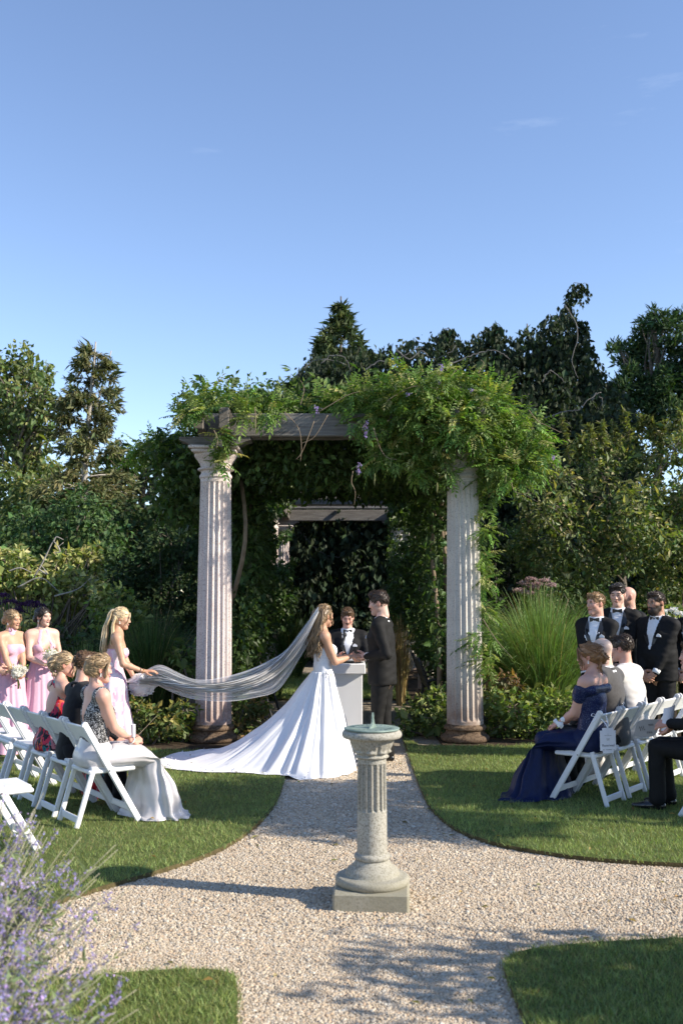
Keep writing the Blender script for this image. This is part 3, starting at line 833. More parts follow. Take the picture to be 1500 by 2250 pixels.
b = P(742, 1310, 37); hh = P(742, 652, 37)[2]
conifer('spruce_tree', 'pointed green spruce rising behind the middle of the pergola', (b[0], 37, 0), hh, 0.2, 60, 22, (0.075, 0.10, 0.042), 36,
        wfun=lambda u: min(3.4, 7.4 * (1 - u) + 0.05), droop=0.1, pale=False, density=1.2)
bl = split(blobs_px([(1440, 705, 30), (1405, 735, 30), (1470, 735, 36), (1375, 785, 28), (1420, 785, 40), (1482, 790, 42), (1358, 762, 14), (1390, 845, 40), (1450, 855, 48), (1505, 860, 50), (1358, 850, 24), (1400, 905, 45), (1470, 925, 55), (1343, 770, 10), (1495, 705, 28), (1350, 900, 36), (1540, 780, 50), (1540, 900, 60)], 44, 1.2, 8), 8, 104, 0.38)
tree('pine_tree', 'tall dark green pine at the right edge against the sky', gz(P(1440, 1310, 44)[0], 44), (P(1445, 1310, 44)[0], 44, P(1445, 690, 44)[2]), 0.3, bl, 23,
     dict(dens=95, L=0.28, W=0.07, base=(0.045, 0.085, 0.036), tips=(0.09, 0.14, 0.05), tip_share=0.25, thick=0.6, droop=-0.3, m=M_NEEDLE), limbs=60)
conifer('pine_tree', 'green pine tips showing through behind the dark weeping beech', (P(1170, 1310, 46)[0], 46, 0), P(1150, 712, 46)[2], 0.25, 30, 24, (0.085, 0.11, 0.045), 26,
        wfun=lambda u: 2.4 * (1 - u ** 2) ** 0.6, droop=-0.1, tuft=True, pale=False, density=1.0)

# ---- weeping beech: a dark curtain of hanging twigs
def weeping_beech():
    base = np.array([4.6, 32.0, 0.0]); t = empty('weeping_beech', base)
    tag(t, 'dark weeping beech with hanging curtains of leaves behind the pergola', 'tree')
    r = rng(31); mb = MB(); pale = MB(); Y = 32
    sky = [(645, 860), (665, 800), (700, 770), (740, 765), (790, 760), (830, 765), (870, 758), (905, 745), (950, 735), (985, 722), (1020, 750), (1060, 728), (1090, 708), (1100, 750), (1140, 735), (1180, 720), (1215, 690), (1245, 670), (1280, 720), (1300, 775), (1330, 820), (1360, 850), (1385, 890)]
    limb(mb, (0, 0, -0.1), (0.2, 0, 7.2), 0.55, 0.2, 3, 0.05, 16, 10)
    S = []; Ls = []
    for i in range(len(sky) - 1):
        a, b = np.array(sky[i]), np.array(sky[i + 1])
        for q in range(15):
            for layer in range(6):
                u = r.random(); px, py = a + (b - a) * u
                yo = r.uniform(-2.8, 2.5) * (0.4 + 0.2 * layer)
                py2 = py + layer * 70 * r.uniform(0.5, 1.2) + r.uniform(-4, 22)
                S.append(P(px + r.normal(0, 7), py2, Y + yo)); Ls.append(r.uniform(0.9, 2.9))
    # front wall of foliage reaching the ground
    for k in range(1500):
        px = r.uniform(560, 1390); py = r.uniform(850, 1420); S.append(P(px, py, Y - 3.2 + r.uniform(-0.8, 1.5) - 0.004 * (py - 850))); Ls.append(r.uniform(0.8, 2.2))
    S = np.array(S); Ls = np.array(Ls)
    C = []; Nn = []
    for p, Lh in zip(S, Ls):
        Lh = min(Lh, max(0.3, p[2] - 0.2)); k = int(Lh * 15); s = np.sort(r.random(k))
        sw = r.normal(0, 0.13, 2); a0 = r.uniform(0, 6.28)
        arch = np.stack([np.cos(a0) * 0.25 * np.sqrt(s), np.sin(a0) * 0.25 * np.sqrt(s), -Lh * s], 1) + np.column_stack([sw[0] * s, sw[1] * s, 0 * s])
        C.append(p + arch + r.normal(0, 0.06, (k, 3))); 
    C = np.concatenate(C) - base; n = len(C)
    mult = 1
    CC = np.repeat(C, mult, 0) + r.normal(0, 0.06, (n * mult, 3))
    d = norm(r.normal(0, 0.45, (n * mult, 3)) + [0, 0, -1.0]); nr = norm(r.normal(0, 0.8, (n * mult, 3)) + [0.2, -0.6, 0.2])
    k = np.exp(r.normal(0, 0.25, n * mult))
    V, F = leaf_mesh(CC, d, nr, 0.19 * k, 0.12 * k)
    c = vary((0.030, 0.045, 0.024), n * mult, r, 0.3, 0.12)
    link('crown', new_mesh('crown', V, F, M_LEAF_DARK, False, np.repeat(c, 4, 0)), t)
    # visible pale limbs, given as image-plane sketches at their own depth
    L = [([(1225, 700), (1245, 660), (1250, 635), (1262, 622), (1290, 624)], 0.035, 0), ([(1240, 670), (1262, 705), (1268, 740), (1255, 790), (1268, 830)], 0.045, -1.6),
         ([(870, 770), (900, 790), (925, 770), (950, 790), (985, 775), (1000, 760)], 0.05, -1.5), ([(800, 815), (830, 795), (870, 790), (905, 770), (930, 765)], 0.045, -1.6),
         ([(990, 800), (1040, 780), (1085, 770), (1120, 790)], 0.05, -2.0), ([(1195, 918), (1240, 905), (1270, 900), (1290, 880), (1320, 860)], 0.045, -4.2),
         ([(650, 1160), (675, 1185), (705, 1215), (735, 1225), (750, 1222)], 0.04, -4.4), ([(755, 1200), (770, 1170), (800, 1160)], 0.03, -4.4),
         ([(800, 1140), (815, 1125), (850, 1128)], 0.04, -4.2), ([(705, 800), (730, 780), (760, 790), (770, 830)], 0.04, -1.6), ([(1190, 840), (1210, 815), (1245, 845)], 0.04, -2.6),
         ([(1300, 880), (1310, 865), (1322, 880), (1318, 900)], 0.04, -3.5), ([(640, 870), (660, 820), (700, 790), (760, 800)], 0.04, -1.0),
         ([(1045, 740), (1075, 720), (1093, 712), (1100, 735)], 0.035, 0), ([(960, 740), (980, 722), (1000, 730)], 0.03, 0)]
    for pts, rad, yo in L:
        pp = smooth_path([P(x, y, Y + yo) - base for x, y in pts], 22) + r.normal(0, 0.015, (22, 3))
        link('bare_limb', MB().tube(pp, np.linspace(rad, rad * 0.45, 22) * 0.5, 6).mesh('bare_limb', M_BARK_GREY, True), t)
    # a leafy leader against the sky
    mb.obj('trunk', M_BARK, t, True)
    sp = []
    for pts, ln in (([(1225, 700), (1245, 660), (1250, 635), (1262, 622), (1290, 624)], 0.9), ([(1045, 740), (1075, 720), (1093, 712), (1100, 735)], 0.9), ([(960, 740), (980, 722), (1000, 730)], 0.8), ([(1268, 700), (1285, 715), (1288, 735)], 0.7)):
        pp = smooth_path([P(x, y, Y) - base for x, y in pts], 60)
        for q in pp:
            if r.random() < 0.55:
                l = ln * r.uniform(0.15, 1.0); kk = int(l * 22) + 2; s = r.random(kk)
                sp.append(q + np.column_stack([r.normal(0, 0.05, kk), r.normal(0, 0.08, kk), -l * s]))
    sp = np.concatenate(sp); n = len(sp)
    V, F = leaf_mesh(sp, norm(r.normal(0, 0.45, (n, 3)) + [0, 0, -1]), norm(r.normal(0, 0.8, (n, 3)) + [0, -0.6, 0.2]), np.full(n, 0.14), np.full(n, 0.085))
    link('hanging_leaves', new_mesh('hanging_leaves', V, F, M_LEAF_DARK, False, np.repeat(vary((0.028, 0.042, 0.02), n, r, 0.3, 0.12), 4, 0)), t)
weeping_beech()

# ---- unseen trees added beyond the right edge to cast shade on the beech
def shade_tree(label, x, y, h, w, seed):
    r = rng(seed); bl = []
    for k in range(14):
        a = r.uniform(0, 6.28); z = r.uniform(0.22, 0.9); rr = w * (1 - abs(z - 0.5)) * r.uniform(0.3, 0.8)
        bl.append((np.array([x + rr * math.cos(a), y + rr * math.sin(a), z * h]), np.full(3, w * r.uniform(0.38, 0.55))))
    tree('oak_tree', label, gz(x, y), (x, y, h * 0.8), 0.4, bl, seed, dict(dens=8, L=0.55, W=0.4, base=DEC, thick=0.5))
shade_tree('unseen tall broadleaf tree added beyond the pine to shade the beech, outside the right edge', 19, 30, 17, 4.5, 41)
shade_tree('unseen broad broadleaf tree added beside the crab apple to shade the beech, outside the right edge', 15.5, 25.5, 12, 3.6, 42)

# ---- small tree at the right
bl = blobs_px([(1300, 1010, 70), (1395, 990, 75), (1480, 985, 75), (1240, 1060, 62), (1185, 1130, 60), (1330, 1100, 95), (1430, 1100, 95), (1250, 1190, 85), (1370, 1210, 95), (1480, 1200, 85), (1150, 1190, 50), (1560, 1080, 90), (1560, 1220, 90), (1310, 1290, 70), (1430, 1300, 70), (1200, 1260, 60)], 19.5, 0.9, 5)
CRAB = (0.115, 0.152, 0.052); bl = split(bl, 6, 105)
ct = tree('crab_apple_tree', 'olive green small leaved crab apple behind the groomsmen', gz(*P(1370, 1300, 19.5)[:2]), (P(1370, 1000, 19.5)[0], 19.5, 3.6), 0.13, bl, 51,
     dict(dens=140, L=0.108, W=0.056, base=CRAB, tips=(0.30, 0.28, 0.13), tip_share=0.35, thick=0.6, droop=0.35), limbs=50)
# upright leafy shoots on its top
r = rng(52); C = []; mb = MB(); b0 = np.array([*P(1370, 1300, 19.5)[:2], 0])
for (x, y, x2, y2) in [(1250, 1010, 1233, 918), (1300, 980, 1290, 935), (1380, 960, 1372, 905), (1405, 950, 1412, 915), (1430, 950, 1428, 920), (1350, 980, 1345, 930), (1470, 950, 1495, 905), (1270, 1010, 1275, 960), (1215, 1060, 1200, 1010), (1320, 970, 1322, 930), (1455, 960, 1462, 925)]:
    yo = r.uniform(-0.5, 0.5); pp = smooth_path([P(x, y, 19.5 + yo), P((x + x2) / 2 + r.uniform(-6, 6), (y + y2) / 2, 19.5 + yo), P(x2, y2, 19.5 + yo)], 40) - b0
    link('shoot', MB().tube(pp, np.linspace(0.016, 0.005, 40), 5).mesh('shoot', M_BARK, True), ct); C.append(np.repeat(pp, 4, 0) + r.normal(0, 0.02, (160, 3)))
C = np.concatenate(C); n = len(C)
V, F = leaf_mesh(C, norm(r.normal(0, 0.8, (n, 3)) + [0, 0, 0.1]), norm(r.normal(0, 0.5, (n, 3)) + [0, 0, 1]), 0.11 * np.exp(r.normal(0, .25, n)), np.full(n, 0.055))
link('shoot_leaves', new_mesh('shoot_leaves', V, F, M_LEAF, False, np.repeat(vary((0.15, 0.16, 0.06), n, r, 0.25, 0.1), 4, 0)), ct)

# ---- shrubs
def shrub(name, label, blobs, seed, kw, cat='shrub', group=None, twigs=True):
    c0 = np.mean([b[0] for b in blobs], 0); base = np.array([c0[0], c0[1], 0.02])
    t = empty(name, base); tag(t, label, cat, group)
    mb = MB(); r = rng(seed)
    for i, (c, rad) in enumerate(blobs):
        q = c - base; a = np.array([r.normal(0, 0.12), r.normal(0, 0.12), -0.05])
        limb(mb, a, q, 0.022, 0.010, seed + i, 0.12, 6, 4)
        for k in range(2):
            u = norm(r.normal(size=3) + [0, 0, 0.4]); limb(mb, q, q + u * rad * 0.95, 0.010, 0.004, seed * 5 + i * 7 + k, 0.15, 5, 3)
    mb.obj('stem', M_BARK, t, True)
    kw = dict(kw); crown('foliage', [(c - base, rad) for c, rad in blobs], kw.pop('dens'), kw.pop('L'), kw.pop('W'), kw.pop('base'), seed, t, **kw)
    return t
dog = blobs_px([(15, 1225, 42), (60, 1265, 48), (110, 1275, 45), (160, 1275, 40), (195, 1235, 38), (150, 1225, 28), (30, 1310, 45), (95, 1320, 42), (160, 1320, 38), (-30, 1270, 50), (210, 1290, 28), (-20, 1350, 45), (60, 1370, 45), (140, 1370, 40)], 18.5, 0.5, 6)
dog = split(dog, 5, 106)
dw = shrub('dogwood_shrub', 'sunlit yellow green dogwood with bare twigs behind the bridesmaids', dog, 61,
           dict(dens=150, L=0.12, W=0.075, base=(0.25, 0.28, 0.10), tips=(0.42, 0.40, 0.18), tip_share=0.4, thick=0.6))
mb = MB(); rb = np.array(dw.location)
for pts in ([(75, 1270), (95, 1235), (108, 1208), (118, 1190), (128, 1200), (140, 1192)], [(85, 1250), (105, 1262), (90, 1240)], [(118, 1190), (125, 1180), (140, 1186)], [(128, 1200), (132, 1212), (120, 1215)], [(20, 1255), (45, 1248), (70, 1258)], [(40, 1290), (90, 1270), (130, 1300)], [(120, 1310), (170, 1295), (200, 1270)]):
    mb.tube(smooth_path([P(x, y, 17.9) - rb for x, y in pts], 16), np.linspace(0.016, 0.006, 16), 5)
mb.obj('bare_twig', M_BARK_PALE, dw, True)
shrub('viburnum_shrub', 'bright green viburnum above the head of the blonde veil holder', blobs_px([(225, 1330, 30), (265, 1315, 30), (295, 1340, 26), (245, 1365, 35), (300, 1370, 28)], 16.8, 0.3, 7), 62,
      dict(dens=230, L=0.10, W=0.06, base=(0.19, 0.25, 0.075), tips=(0.34, 0.37, 0.14), tip_share=0.4, thick=0.5))
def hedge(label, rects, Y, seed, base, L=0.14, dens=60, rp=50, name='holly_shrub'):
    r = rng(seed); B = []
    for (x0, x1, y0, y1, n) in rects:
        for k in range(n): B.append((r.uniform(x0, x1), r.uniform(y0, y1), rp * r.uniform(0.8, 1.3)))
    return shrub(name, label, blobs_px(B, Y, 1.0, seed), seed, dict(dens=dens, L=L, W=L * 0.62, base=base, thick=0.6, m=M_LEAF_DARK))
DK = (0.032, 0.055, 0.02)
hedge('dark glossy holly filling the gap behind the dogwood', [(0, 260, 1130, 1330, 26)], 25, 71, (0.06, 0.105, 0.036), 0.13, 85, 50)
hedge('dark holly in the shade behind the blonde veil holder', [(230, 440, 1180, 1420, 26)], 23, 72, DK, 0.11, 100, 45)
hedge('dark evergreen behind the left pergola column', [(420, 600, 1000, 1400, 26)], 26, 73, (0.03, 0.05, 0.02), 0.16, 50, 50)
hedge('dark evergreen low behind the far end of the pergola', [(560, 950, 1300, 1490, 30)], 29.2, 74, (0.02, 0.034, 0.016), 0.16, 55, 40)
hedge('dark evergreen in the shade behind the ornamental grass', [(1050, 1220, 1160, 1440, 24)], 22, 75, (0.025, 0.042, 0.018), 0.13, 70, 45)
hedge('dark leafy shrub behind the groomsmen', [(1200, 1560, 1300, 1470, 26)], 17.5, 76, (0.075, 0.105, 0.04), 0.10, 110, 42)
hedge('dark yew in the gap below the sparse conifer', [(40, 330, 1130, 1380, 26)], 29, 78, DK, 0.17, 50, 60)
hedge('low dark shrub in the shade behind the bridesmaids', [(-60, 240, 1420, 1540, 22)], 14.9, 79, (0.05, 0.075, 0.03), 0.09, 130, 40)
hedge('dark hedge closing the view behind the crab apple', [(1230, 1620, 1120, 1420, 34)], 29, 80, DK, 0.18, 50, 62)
wl = rng(81); nW = 26000; wx = wl.uniform(-38, 38, nW); wh = 6.2 + 1.3 * wob(np.column_stack([wx, wx * 0, wx * 0]), 0.35, 4)
wp = np.column_stack([wx, 56 + wl.uniform(-2.5, 2.5, nW), np.maximum(0.1, wh * wl.random(nW) ** 0.8)])
V, F = leaf_mesh(wp, norm(wl.normal(0, 1, (nW, 3)) + [0, 0, -0.4]), norm(wl.normal(0, 0.6, (nW, 3)) + [0, -0.7, 0.5]), 0.62 * np.exp(wl.normal(0, .3, nW)), np.full(nW, 0.42))
tag(link('woodland', new_mesh('woodland', V, F, M_LEAF_DARK, False, np.repeat(vary((0.045, 0.07, 0.028), nW, wl, 0.3, 0.12), 4, 0))), 'dark far wood closing the view behind the garden', 'woodland', kind='stuff')
hedge('far dark hedge closing the view at the left edge', [(-140, 120, 1250, 1400, 16)], 28, 77, DK, 0.17, 45, 55)

def lowshrub(label, L, Y, seed, base=(0.15, 0.20, 0.06), tips=(0.29, 0.32, 0.12), leaf=0.075, dens=420, ts=0.35, dy=0.25, name='hydrangea_shrub'):
    return shrub(name, label, blobs_px(L, Y, dy, seed, 0.8), seed, dict(dens=dens, L=leaf, W=leaf * 0.6, base=base, tips=tips, tip_share=ts, thick=0.6, droop=0.3))
lowshrub('low leafy shrub right of the grey column base', [(1080, 1540, 42), (1130, 1560, 46), (1180, 1545, 44), (1225, 1555, 46), (1260, 1570, 40), (1100, 1595, 36), (1160, 1600, 38), (1225, 1605, 38), (1280, 1600, 36), (1300, 1560, 40), (1340, 1580, 40)], 13.2, 81)
lowshrub('low leafy shrub left of the grey column base', [(905, 1575, 36), (940, 1550, 36), (960, 1585, 34), (925, 1600, 30), (890, 1600, 24), (955, 1530, 26)], 13.35, 82, base=(0.085, 0.125, 0.035))
lowshrub('low shrub with yellowing leaves left of the pink column base', [(405, 1560, 30), (375, 1590, 36), (410, 1605, 30), (330, 1580, 36), (350, 1620, 30), (300, 1560, 36), (395, 1635, 22), (310, 1620, 30)], 12.75, 83, base=(0.085, 0.12, 0.035), tips=(0.25, 0.22, 0.06))
lowshrub('tangled shrub with dry leaves right of the pink column base', [(535, 1560, 30), (560, 1590, 32), (530, 1610, 30), (570, 1550, 26), (555, 1620, 26), (590, 1600, 22)], 13.5, 84, base=(0.085, 0.11, 0.035), tips=(0.24, 0.17, 0.08))
lowshrub('upright laurel behind the pink column', [(395, 1440, 22), (415, 1420, 22), (405, 1470, 24), (425, 1455, 18), (420, 1500, 22), (400, 1510, 20)], 14.0, 85, base=(0.10, 0.15, 0.045), tips=(0.2, 0.25, 0.08), leaf=0.11, dens=200, name='laurel_shrub')
lowshrub('white flowering hydrangea foliage behind the bearded groomsman', [(1470, 1350, 30), (1490, 1400, 34), (1465, 1430, 30), (1490, 1460, 30), (1440, 1400, 25)], 14.3, 86, base=(0.10, 0.14, 0.045), leaf=0.09, dens=260)
lowshrub('bronze seed heads and peony leaves right of the grey column', [(1065, 1480, 20), (1085, 1500, 22), (1110, 1490, 22), (1130, 1510, 22), (1060, 1515, 18)], 13.6, 87, base=(0.12, 0.11, 0.045), tips=(0.24, 0.14, 0.07), ts=0.6, leaf=0.08, name='peony_shrub')

# ---- flower heads on tall stems
def umbels(label, heads, Y, colr, seed, name='joe_pye_weed', rad=0.11, size=0.03, ground=None):
    r = rng(seed); c0 = P(heads[0][0], heads[0][1], Y); base = np.array([c0[0], Y, 0.02]); t = empty(name, base); tag(t, label, 'flowers')
    mb = MB()
    for (x, y) in heads:
        yo = r.uniform(-0.15, 0.15); c = P(x, y, Y + yo) - base; n = 140
        u = r.normal(size=(n, 3)); u[:, 2] = np.abs(u[:, 2]); u = norm(u) * (rad * np.array([1, 1, 0.45])) * r.uniform(0.6, 1.05, (n, 1))
        V, F = leaf_mesh(c + u, norm(r.normal(0, 1, (n, 3)) + [0, 0, .5]), norm(r.normal(0, 1, (n, 3)) + [0, 0, 1]), size * np.exp(r.normal(0, .3, n)), np.full(n, size * 0.8))
        link('flower_head', new_mesh('flower_head', V, F, M_PETAL, False, np.repeat(vary(colr, n, r, 0.25, 0.08), 4, 0)), t)
        mb.tube(smooth_path([(c[0] * 0.6, 0, 0), c * [0.85, 1, 0.5], c], 8), 0.008, 5)
    mb.obj('stem', M_STEM, t, True)
umbels('dusty pink joe pye flower heads above the ornamental grass', [(1150, 1283), (1165, 1275), (1180, 1285), (1195, 1278), (1210, 1288), (1172, 1292), (1140, 1300), (1160, 1305)], 15.3, (0.36, 0.25, 0.24), 91, rad=0.09)
umbels('deep purple joe pye flower heads behind the bridesmaids', [(5, 1312), (22, 1325), (55, 1332), (70, 1328), (40, 1345), (-15, 1330), (85, 1335)], 14.6, (0.06, 0.025, 0.07), 92, rad=0.12)
umbels('white hydrangea blooms behind the bearded groomsman', [(1478, 1342), (1490, 1350), (1482, 1366), (1462, 1358), (1493, 1372), (1488, 1405), (1455, 1345)], 14.0, (0.75, 0.74, 0.70), 93, name='hydrangea_bloom', rad=0.06)

# ---- ornamental grasses
def tall_grass(label, base, h, spread, n, seed, colr, w=0.012, arch=1.0):
    r = rng(seed); base = np.asarray(base, float); t = empty('ornamental_grass', base); tag(t, label, 'ornamental grass')
    a = r.uniform(0, 6.283, n); k = r.random(n) ** 0.7
    b = np.stack([np.cos(a) * 0.25 * k * spread, np.sin(a) * 0.25 * k * spread, np.zeros(n)], 1)
    hh = h * r.uniform(0.55, 1.08, n); out = spread * k * r.uniform(0.5, 1.15, n)
    a += r.normal(0, 0.25, n)
    seg = 7; V = []
    dirn = np.stack([np.cos(a), np.sin(a), np.zeros(n)], 1); side = np.stack([-np.sin(a), np.cos(a), np.zeros(n)], 1)
    side = norm(side + r.normal(0, 0.5, (n, 3)))
    dr = r.uniform(0.2, 1.15, n) * arch
    for s in range(seg + 1):
        u = s / seg
        c = b + dirn * (out * u ** 1.5)[:, None] + np.array([0, 0, 1]) * (hh * (1.32 * u - 0.32 * u ** 2 - 0.42 * dr * k * u ** 3.5))[:, None]
        ww = w * (1 - 0.85 * u)
        V += [c - side * ww / 2, c + side * ww / 2]
    V = np.stack(V, 1); m = V.shape[1]; o = (np.arange(n) * m)[:, None]
    F = np.concatenate([o + [[2 * s, 2 * s + 1, 2 * s + 3, 2 * s + 2]] for s in range(seg)])
    c = vary(colr, n, r, 0.3, 0.12); dry = r.random(n) < 0.06; c[dry] = vary((0.3, 0.24, 0.12), dry.sum(), r, 0.2, 0.05)
    link('blades', new_mesh('blades', V.reshape(-1, 3), F, M_GRASS, True, np.repeat(c, m, 0)), t)
    return t
tall_grass('large fountain of fine ornamental grass beside the groomsmen', P(1195, 1500, 14.6) * [1, 1, 0], 1.95, 1.35, 4800, 101, (0.15, 0.235, 0.07), 0.013)
tall_grass('dark fountain grass behind the blonde veil holder', P(335, 1500, 14.4) * [1, 1, 0], 1.7, 1.0, 2400, 102, (0.055, 0.095, 0.03), 0.013)
tall_grass('sunlit arching grass between the seated women and the bridesmaids', P(185, 1500, 14.0) * [1, 1, 0], 1.25, 0.75, 1200, 103, (0.19, 0.26, 0.09), 0.012)
tall_grass('upright grass clump beyond the lectern', P(640, 1480, 22.5) * [1, 1, 0], 1.5, 0.9, 1300, 104, (0.05, 0.09, 0.025), 0.02)
tall_grass('straw coloured dry grass beside the far right columns', P(880, 1480, 17.2) * [1, 1, 0], 1.5, 0.3, 500, 105, (0.34, 0.25, 0.13), 0.012, 0.5)
tall_grass('green grass tuft behind the veil at the path edge', P(600, 1520, 18.3) * [1, 1, 0], 0.8, 0.5, 700, 106, (0.11, 0.16, 0.05), 0.014)
tall_grass('dark grass clump left of the pergola', P(250, 1480, 16.0) * [1, 1, 0], 1.6, 0.9, 1500, 107, (0.045, 0.08, 0.025), 0.014)

# ---- wisteria on the pergola
def compound_leaves(C, axis, r, L=0.26, pairs=5, lw=0.026, ll=0.075):
    """pinnate leaves: a rachis along axis with paired leaflets"""
    n = len(C); axis = norm(axis); s = norm(np.cross(axis, np.array([0, 0, 1.0]) + r.normal(0, 0.3, (n, 3)))); nn = np.cross(s, axis)
    P_, D_, N_, K_ = [], [], [], []
    sc = np.exp(r.normal(0, 0.22, n))
    for k in range(pairs + 1):
        u = (k + 1) / (pairs + 1)
        c = C + axis * (L * u * sc)[:, None] - np.array([0, 0, 1]) * (0.10 * L * u * u * sc)[:, None]
        if k == pairs: P_.append(c); D_.append(axis - [0, 0, 0.3]); N_.append(nn); K_.append(sc)
        else:
            for q in (-1, 1):
                P_.append(c); D_.append(axis * 0.55 + q * s * 0.9 - np.array([0, 0, 0.25]) + r.normal(0, 0.12, (n, 3))); N_.append(nn + r.normal(0, 0.15, (n, 3))); K_.append(sc * (1 - 0.25 * abs(u - 0.5)))
    m = len(P_)
    C2 = np.stack(P_, 1).reshape(-1, 3); D2 = np.stack(D_, 1).reshape(-1, 3); N2 = np.stack(N_, 1).reshape(-1, 3); K2 = np.stack(K_, 1).reshape(-1)
    V, F = leaf_mesh(C2, D2, N2, ll * K2, lw * K2 * 1.15)
    return V, F, m
wis = empty('wisteria_vine', (PX, PY0, 0)); tag(wis, 'green wisteria vine with violet flowers sprawling over the pergola beams', 'vine')
wo = np.array([PX, PY0, 0])
WB = blobs_px([(425, 880, 20, .3), (462, 866, 22, .3), (500, 872, 22, .3), (540, 880, 22, .1), (585, 884, 22, .2), (622, 890, 17, .3), (655, 896, 16, .4), (695, 884, 22, .3), (735, 882, 28, .3), (400, 912, 16, .5), (385, 950, 18, 1.2), (350, 972, 24, 1.4), (310, 985, 24, 1.4), (545, 915, 10, -.2), (590, 905, 12, -.2), (415, 905, 8, -.4), (452, 898, 8, -.4), (485, 950, 8, -.25), (492, 985, 9, -.15), (490, 1015, 7, -.15), (1000, 925, 34, -.45), (1045, 945, 34, -.45), (975, 960, 24, -.35),
               (780, 880, 40), (830, 872, 46), (885, 862, 50), (945, 862, 52), (1005, 866, 54), (1062, 888, 55), (1110, 922, 52), (1148, 962, 46), (1172, 1000, 34), (835, 930, 40), (890, 945, 46), (960, 950, 46), (1045, 965, 52), (1100, 995, 48),
               (1135, 1035, 36), (1085, 1050, 38), (905, 1005, 32), (850, 985, 34), (930, 1030, 22), (985, 1000, 22), (990, 1035, 12), (1060, 1110, 18), (1062, 1160, 16), (1064, 1220, 18), (1066, 1280, 18), (1064, 1340, 20), (1060, 1400, 20), (1062, 1450, 18), (820, 1020, 20), (1190, 1000, 18), (790, 930, 24), (1000, 935, 40), (930, 905, 45), (1060, 930, 45), (870, 905, 40), (1085, 1015, 28), (965, 985, 28)], 12.62, 0.28, 15)
r = rng(151); C, Nn = shell_points([(c - wo, rad) for c, rad in split(WB, 3, 107, 0.45, 0.85)], 135, r, thick=0.6, keep_deep=0.3)
ax = norm(Nn * 0.9 + r.normal(0, 0.6, C.shape) + [0, 0, -0.25])
V, F, m = compound_leaves(C, ax, r, 0.18, 5, 0.022, 0.062)
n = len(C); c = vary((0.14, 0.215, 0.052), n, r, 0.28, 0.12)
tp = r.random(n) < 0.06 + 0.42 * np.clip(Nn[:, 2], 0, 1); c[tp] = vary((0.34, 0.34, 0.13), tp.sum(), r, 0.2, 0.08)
lf = np.repeat(c, m, 0) * np.exp(r.normal(0, 0.12, (n * m, 1)))
link('foliage', new_mesh('foliage', V, F, M_LEAF, False, np.repeat(lf, 4, 0)), wis)
# roof and hanging inner foliage, leaves coloured darker for the shade inside
def simple_foliage(pts, r, L, W, base, name, parent, droop=0.6):
    n = len(pts); u = norm(r.normal(size=(n, 3)))
    V, F = leaves_from(pts, u, r, L, W, droop=droop)
    link(name, new_mesh(name, V, F, M_LEAF, False, np.repeat(vary(base, n, r, 0.28, 0.1), 4, 0)), parent)
r = rng(152); n = 42000
pts = np.stack([r.uniform(-2.2, 2.2, n), 13.0 + 7.0 * r.random(n) ** 1.1, 4.25 + np.abs(r.normal(0, 0.22, n))], 1)
pts[:, 2] += 0.12 * wob(pts, 2.0, 3)
pts = pts[~((pts[:, 0] < 0.2) & (pts[:, 1] > 15.6))]; n = len(pts)
hang = (r.random(n) < 0.3) & (pts[:, 1] < 17); pts[hang, 2] = 4.1 - r.random(hang.sum()) ** 2 * 0.7
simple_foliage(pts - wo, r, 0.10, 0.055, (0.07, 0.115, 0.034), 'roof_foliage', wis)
def vine_wall(x0, x1, y0, y1, z0, z1, n, seed, f=1.0):
    r = rng(seed); p = np.stack([r.uniform(x0, x1, n), r.uniform(y0, y1, n), r.uniform(z0, z1, n)], 1)
    k = wob(p, 1.6, seed) + 0.45 * wob(p, 4.0, seed + 1) > -0.35 + (1 - f)
    return p[k]
r = rng(153)
pts = np.concatenate([vine_wall(-2.0, -1.2, 14.2, 16.2, 1.2, 4.2, 7500, 1), vine_wall(-2.0, -1.2, 16.0, 18.6, 1.2, 3.2, 6500, 1), vine_wall(-1.95, -1.25, 14.0, 18.4, 0.0, 2.2, 9000, 2, 0.8),
                      vine_wall(1.25, 2.0, 13.8, 19.2, 0.9, 4.2, 18000, 4), vine_wall(1.4, 2.0, 14.2, 18.5, 0.0, 1.2, 2500, 5, 0.7),
                      vine_wall(-1.2, 1.5, 13.2, 15.6, 3.35, 4.1, 5200, 6, 0.8), vine_wall(-1.95, -1.05, 20.3, 22.2, 1.2, 4.25, 9500, 7, 0.95),
                      vine_wall(1.0, 1.95, 19.8, 22.2, 1.2, 4.25, 10500, 8, 0.95), vine_wall(-1.2, 1.2, 16.6, 18.2, 3.6, 4.25, 5200, 10, 0.85), vine_wall(-2.6, -1.7, 13.4, 17.0, 2.9, 4.15, 6000, 9, 0.8)])
simple_foliage(pts - wo, r, 0.10, 0.06, (0.055, 0.092, 0.028), 'climbing_foliage', wis)  # inner leaves coloured darker than the outer vine to deepen the shade
mb = MB()
for k in range(10):     # woody stems climbing inside
    sx = -1 if k % 2 else 1; y = r.uniform(14.2, 18.5); x = sx * r.uniform(1.35, 1.75)
    link('stem', MB().tube(smooth_path([(x, y, 0), (x + r.normal(0, .1), y + r.normal(0, .2), 1.3), (x + r.normal(0, .12), y + r.normal(0, .3), 2.7), (x + r.normal(0, .2), y + r.normal(0, .3), 4.2)], 18) - wo, np.linspace(0.045, 0.025, 18), 7).mesh('stem', M_VINE, True), wis)
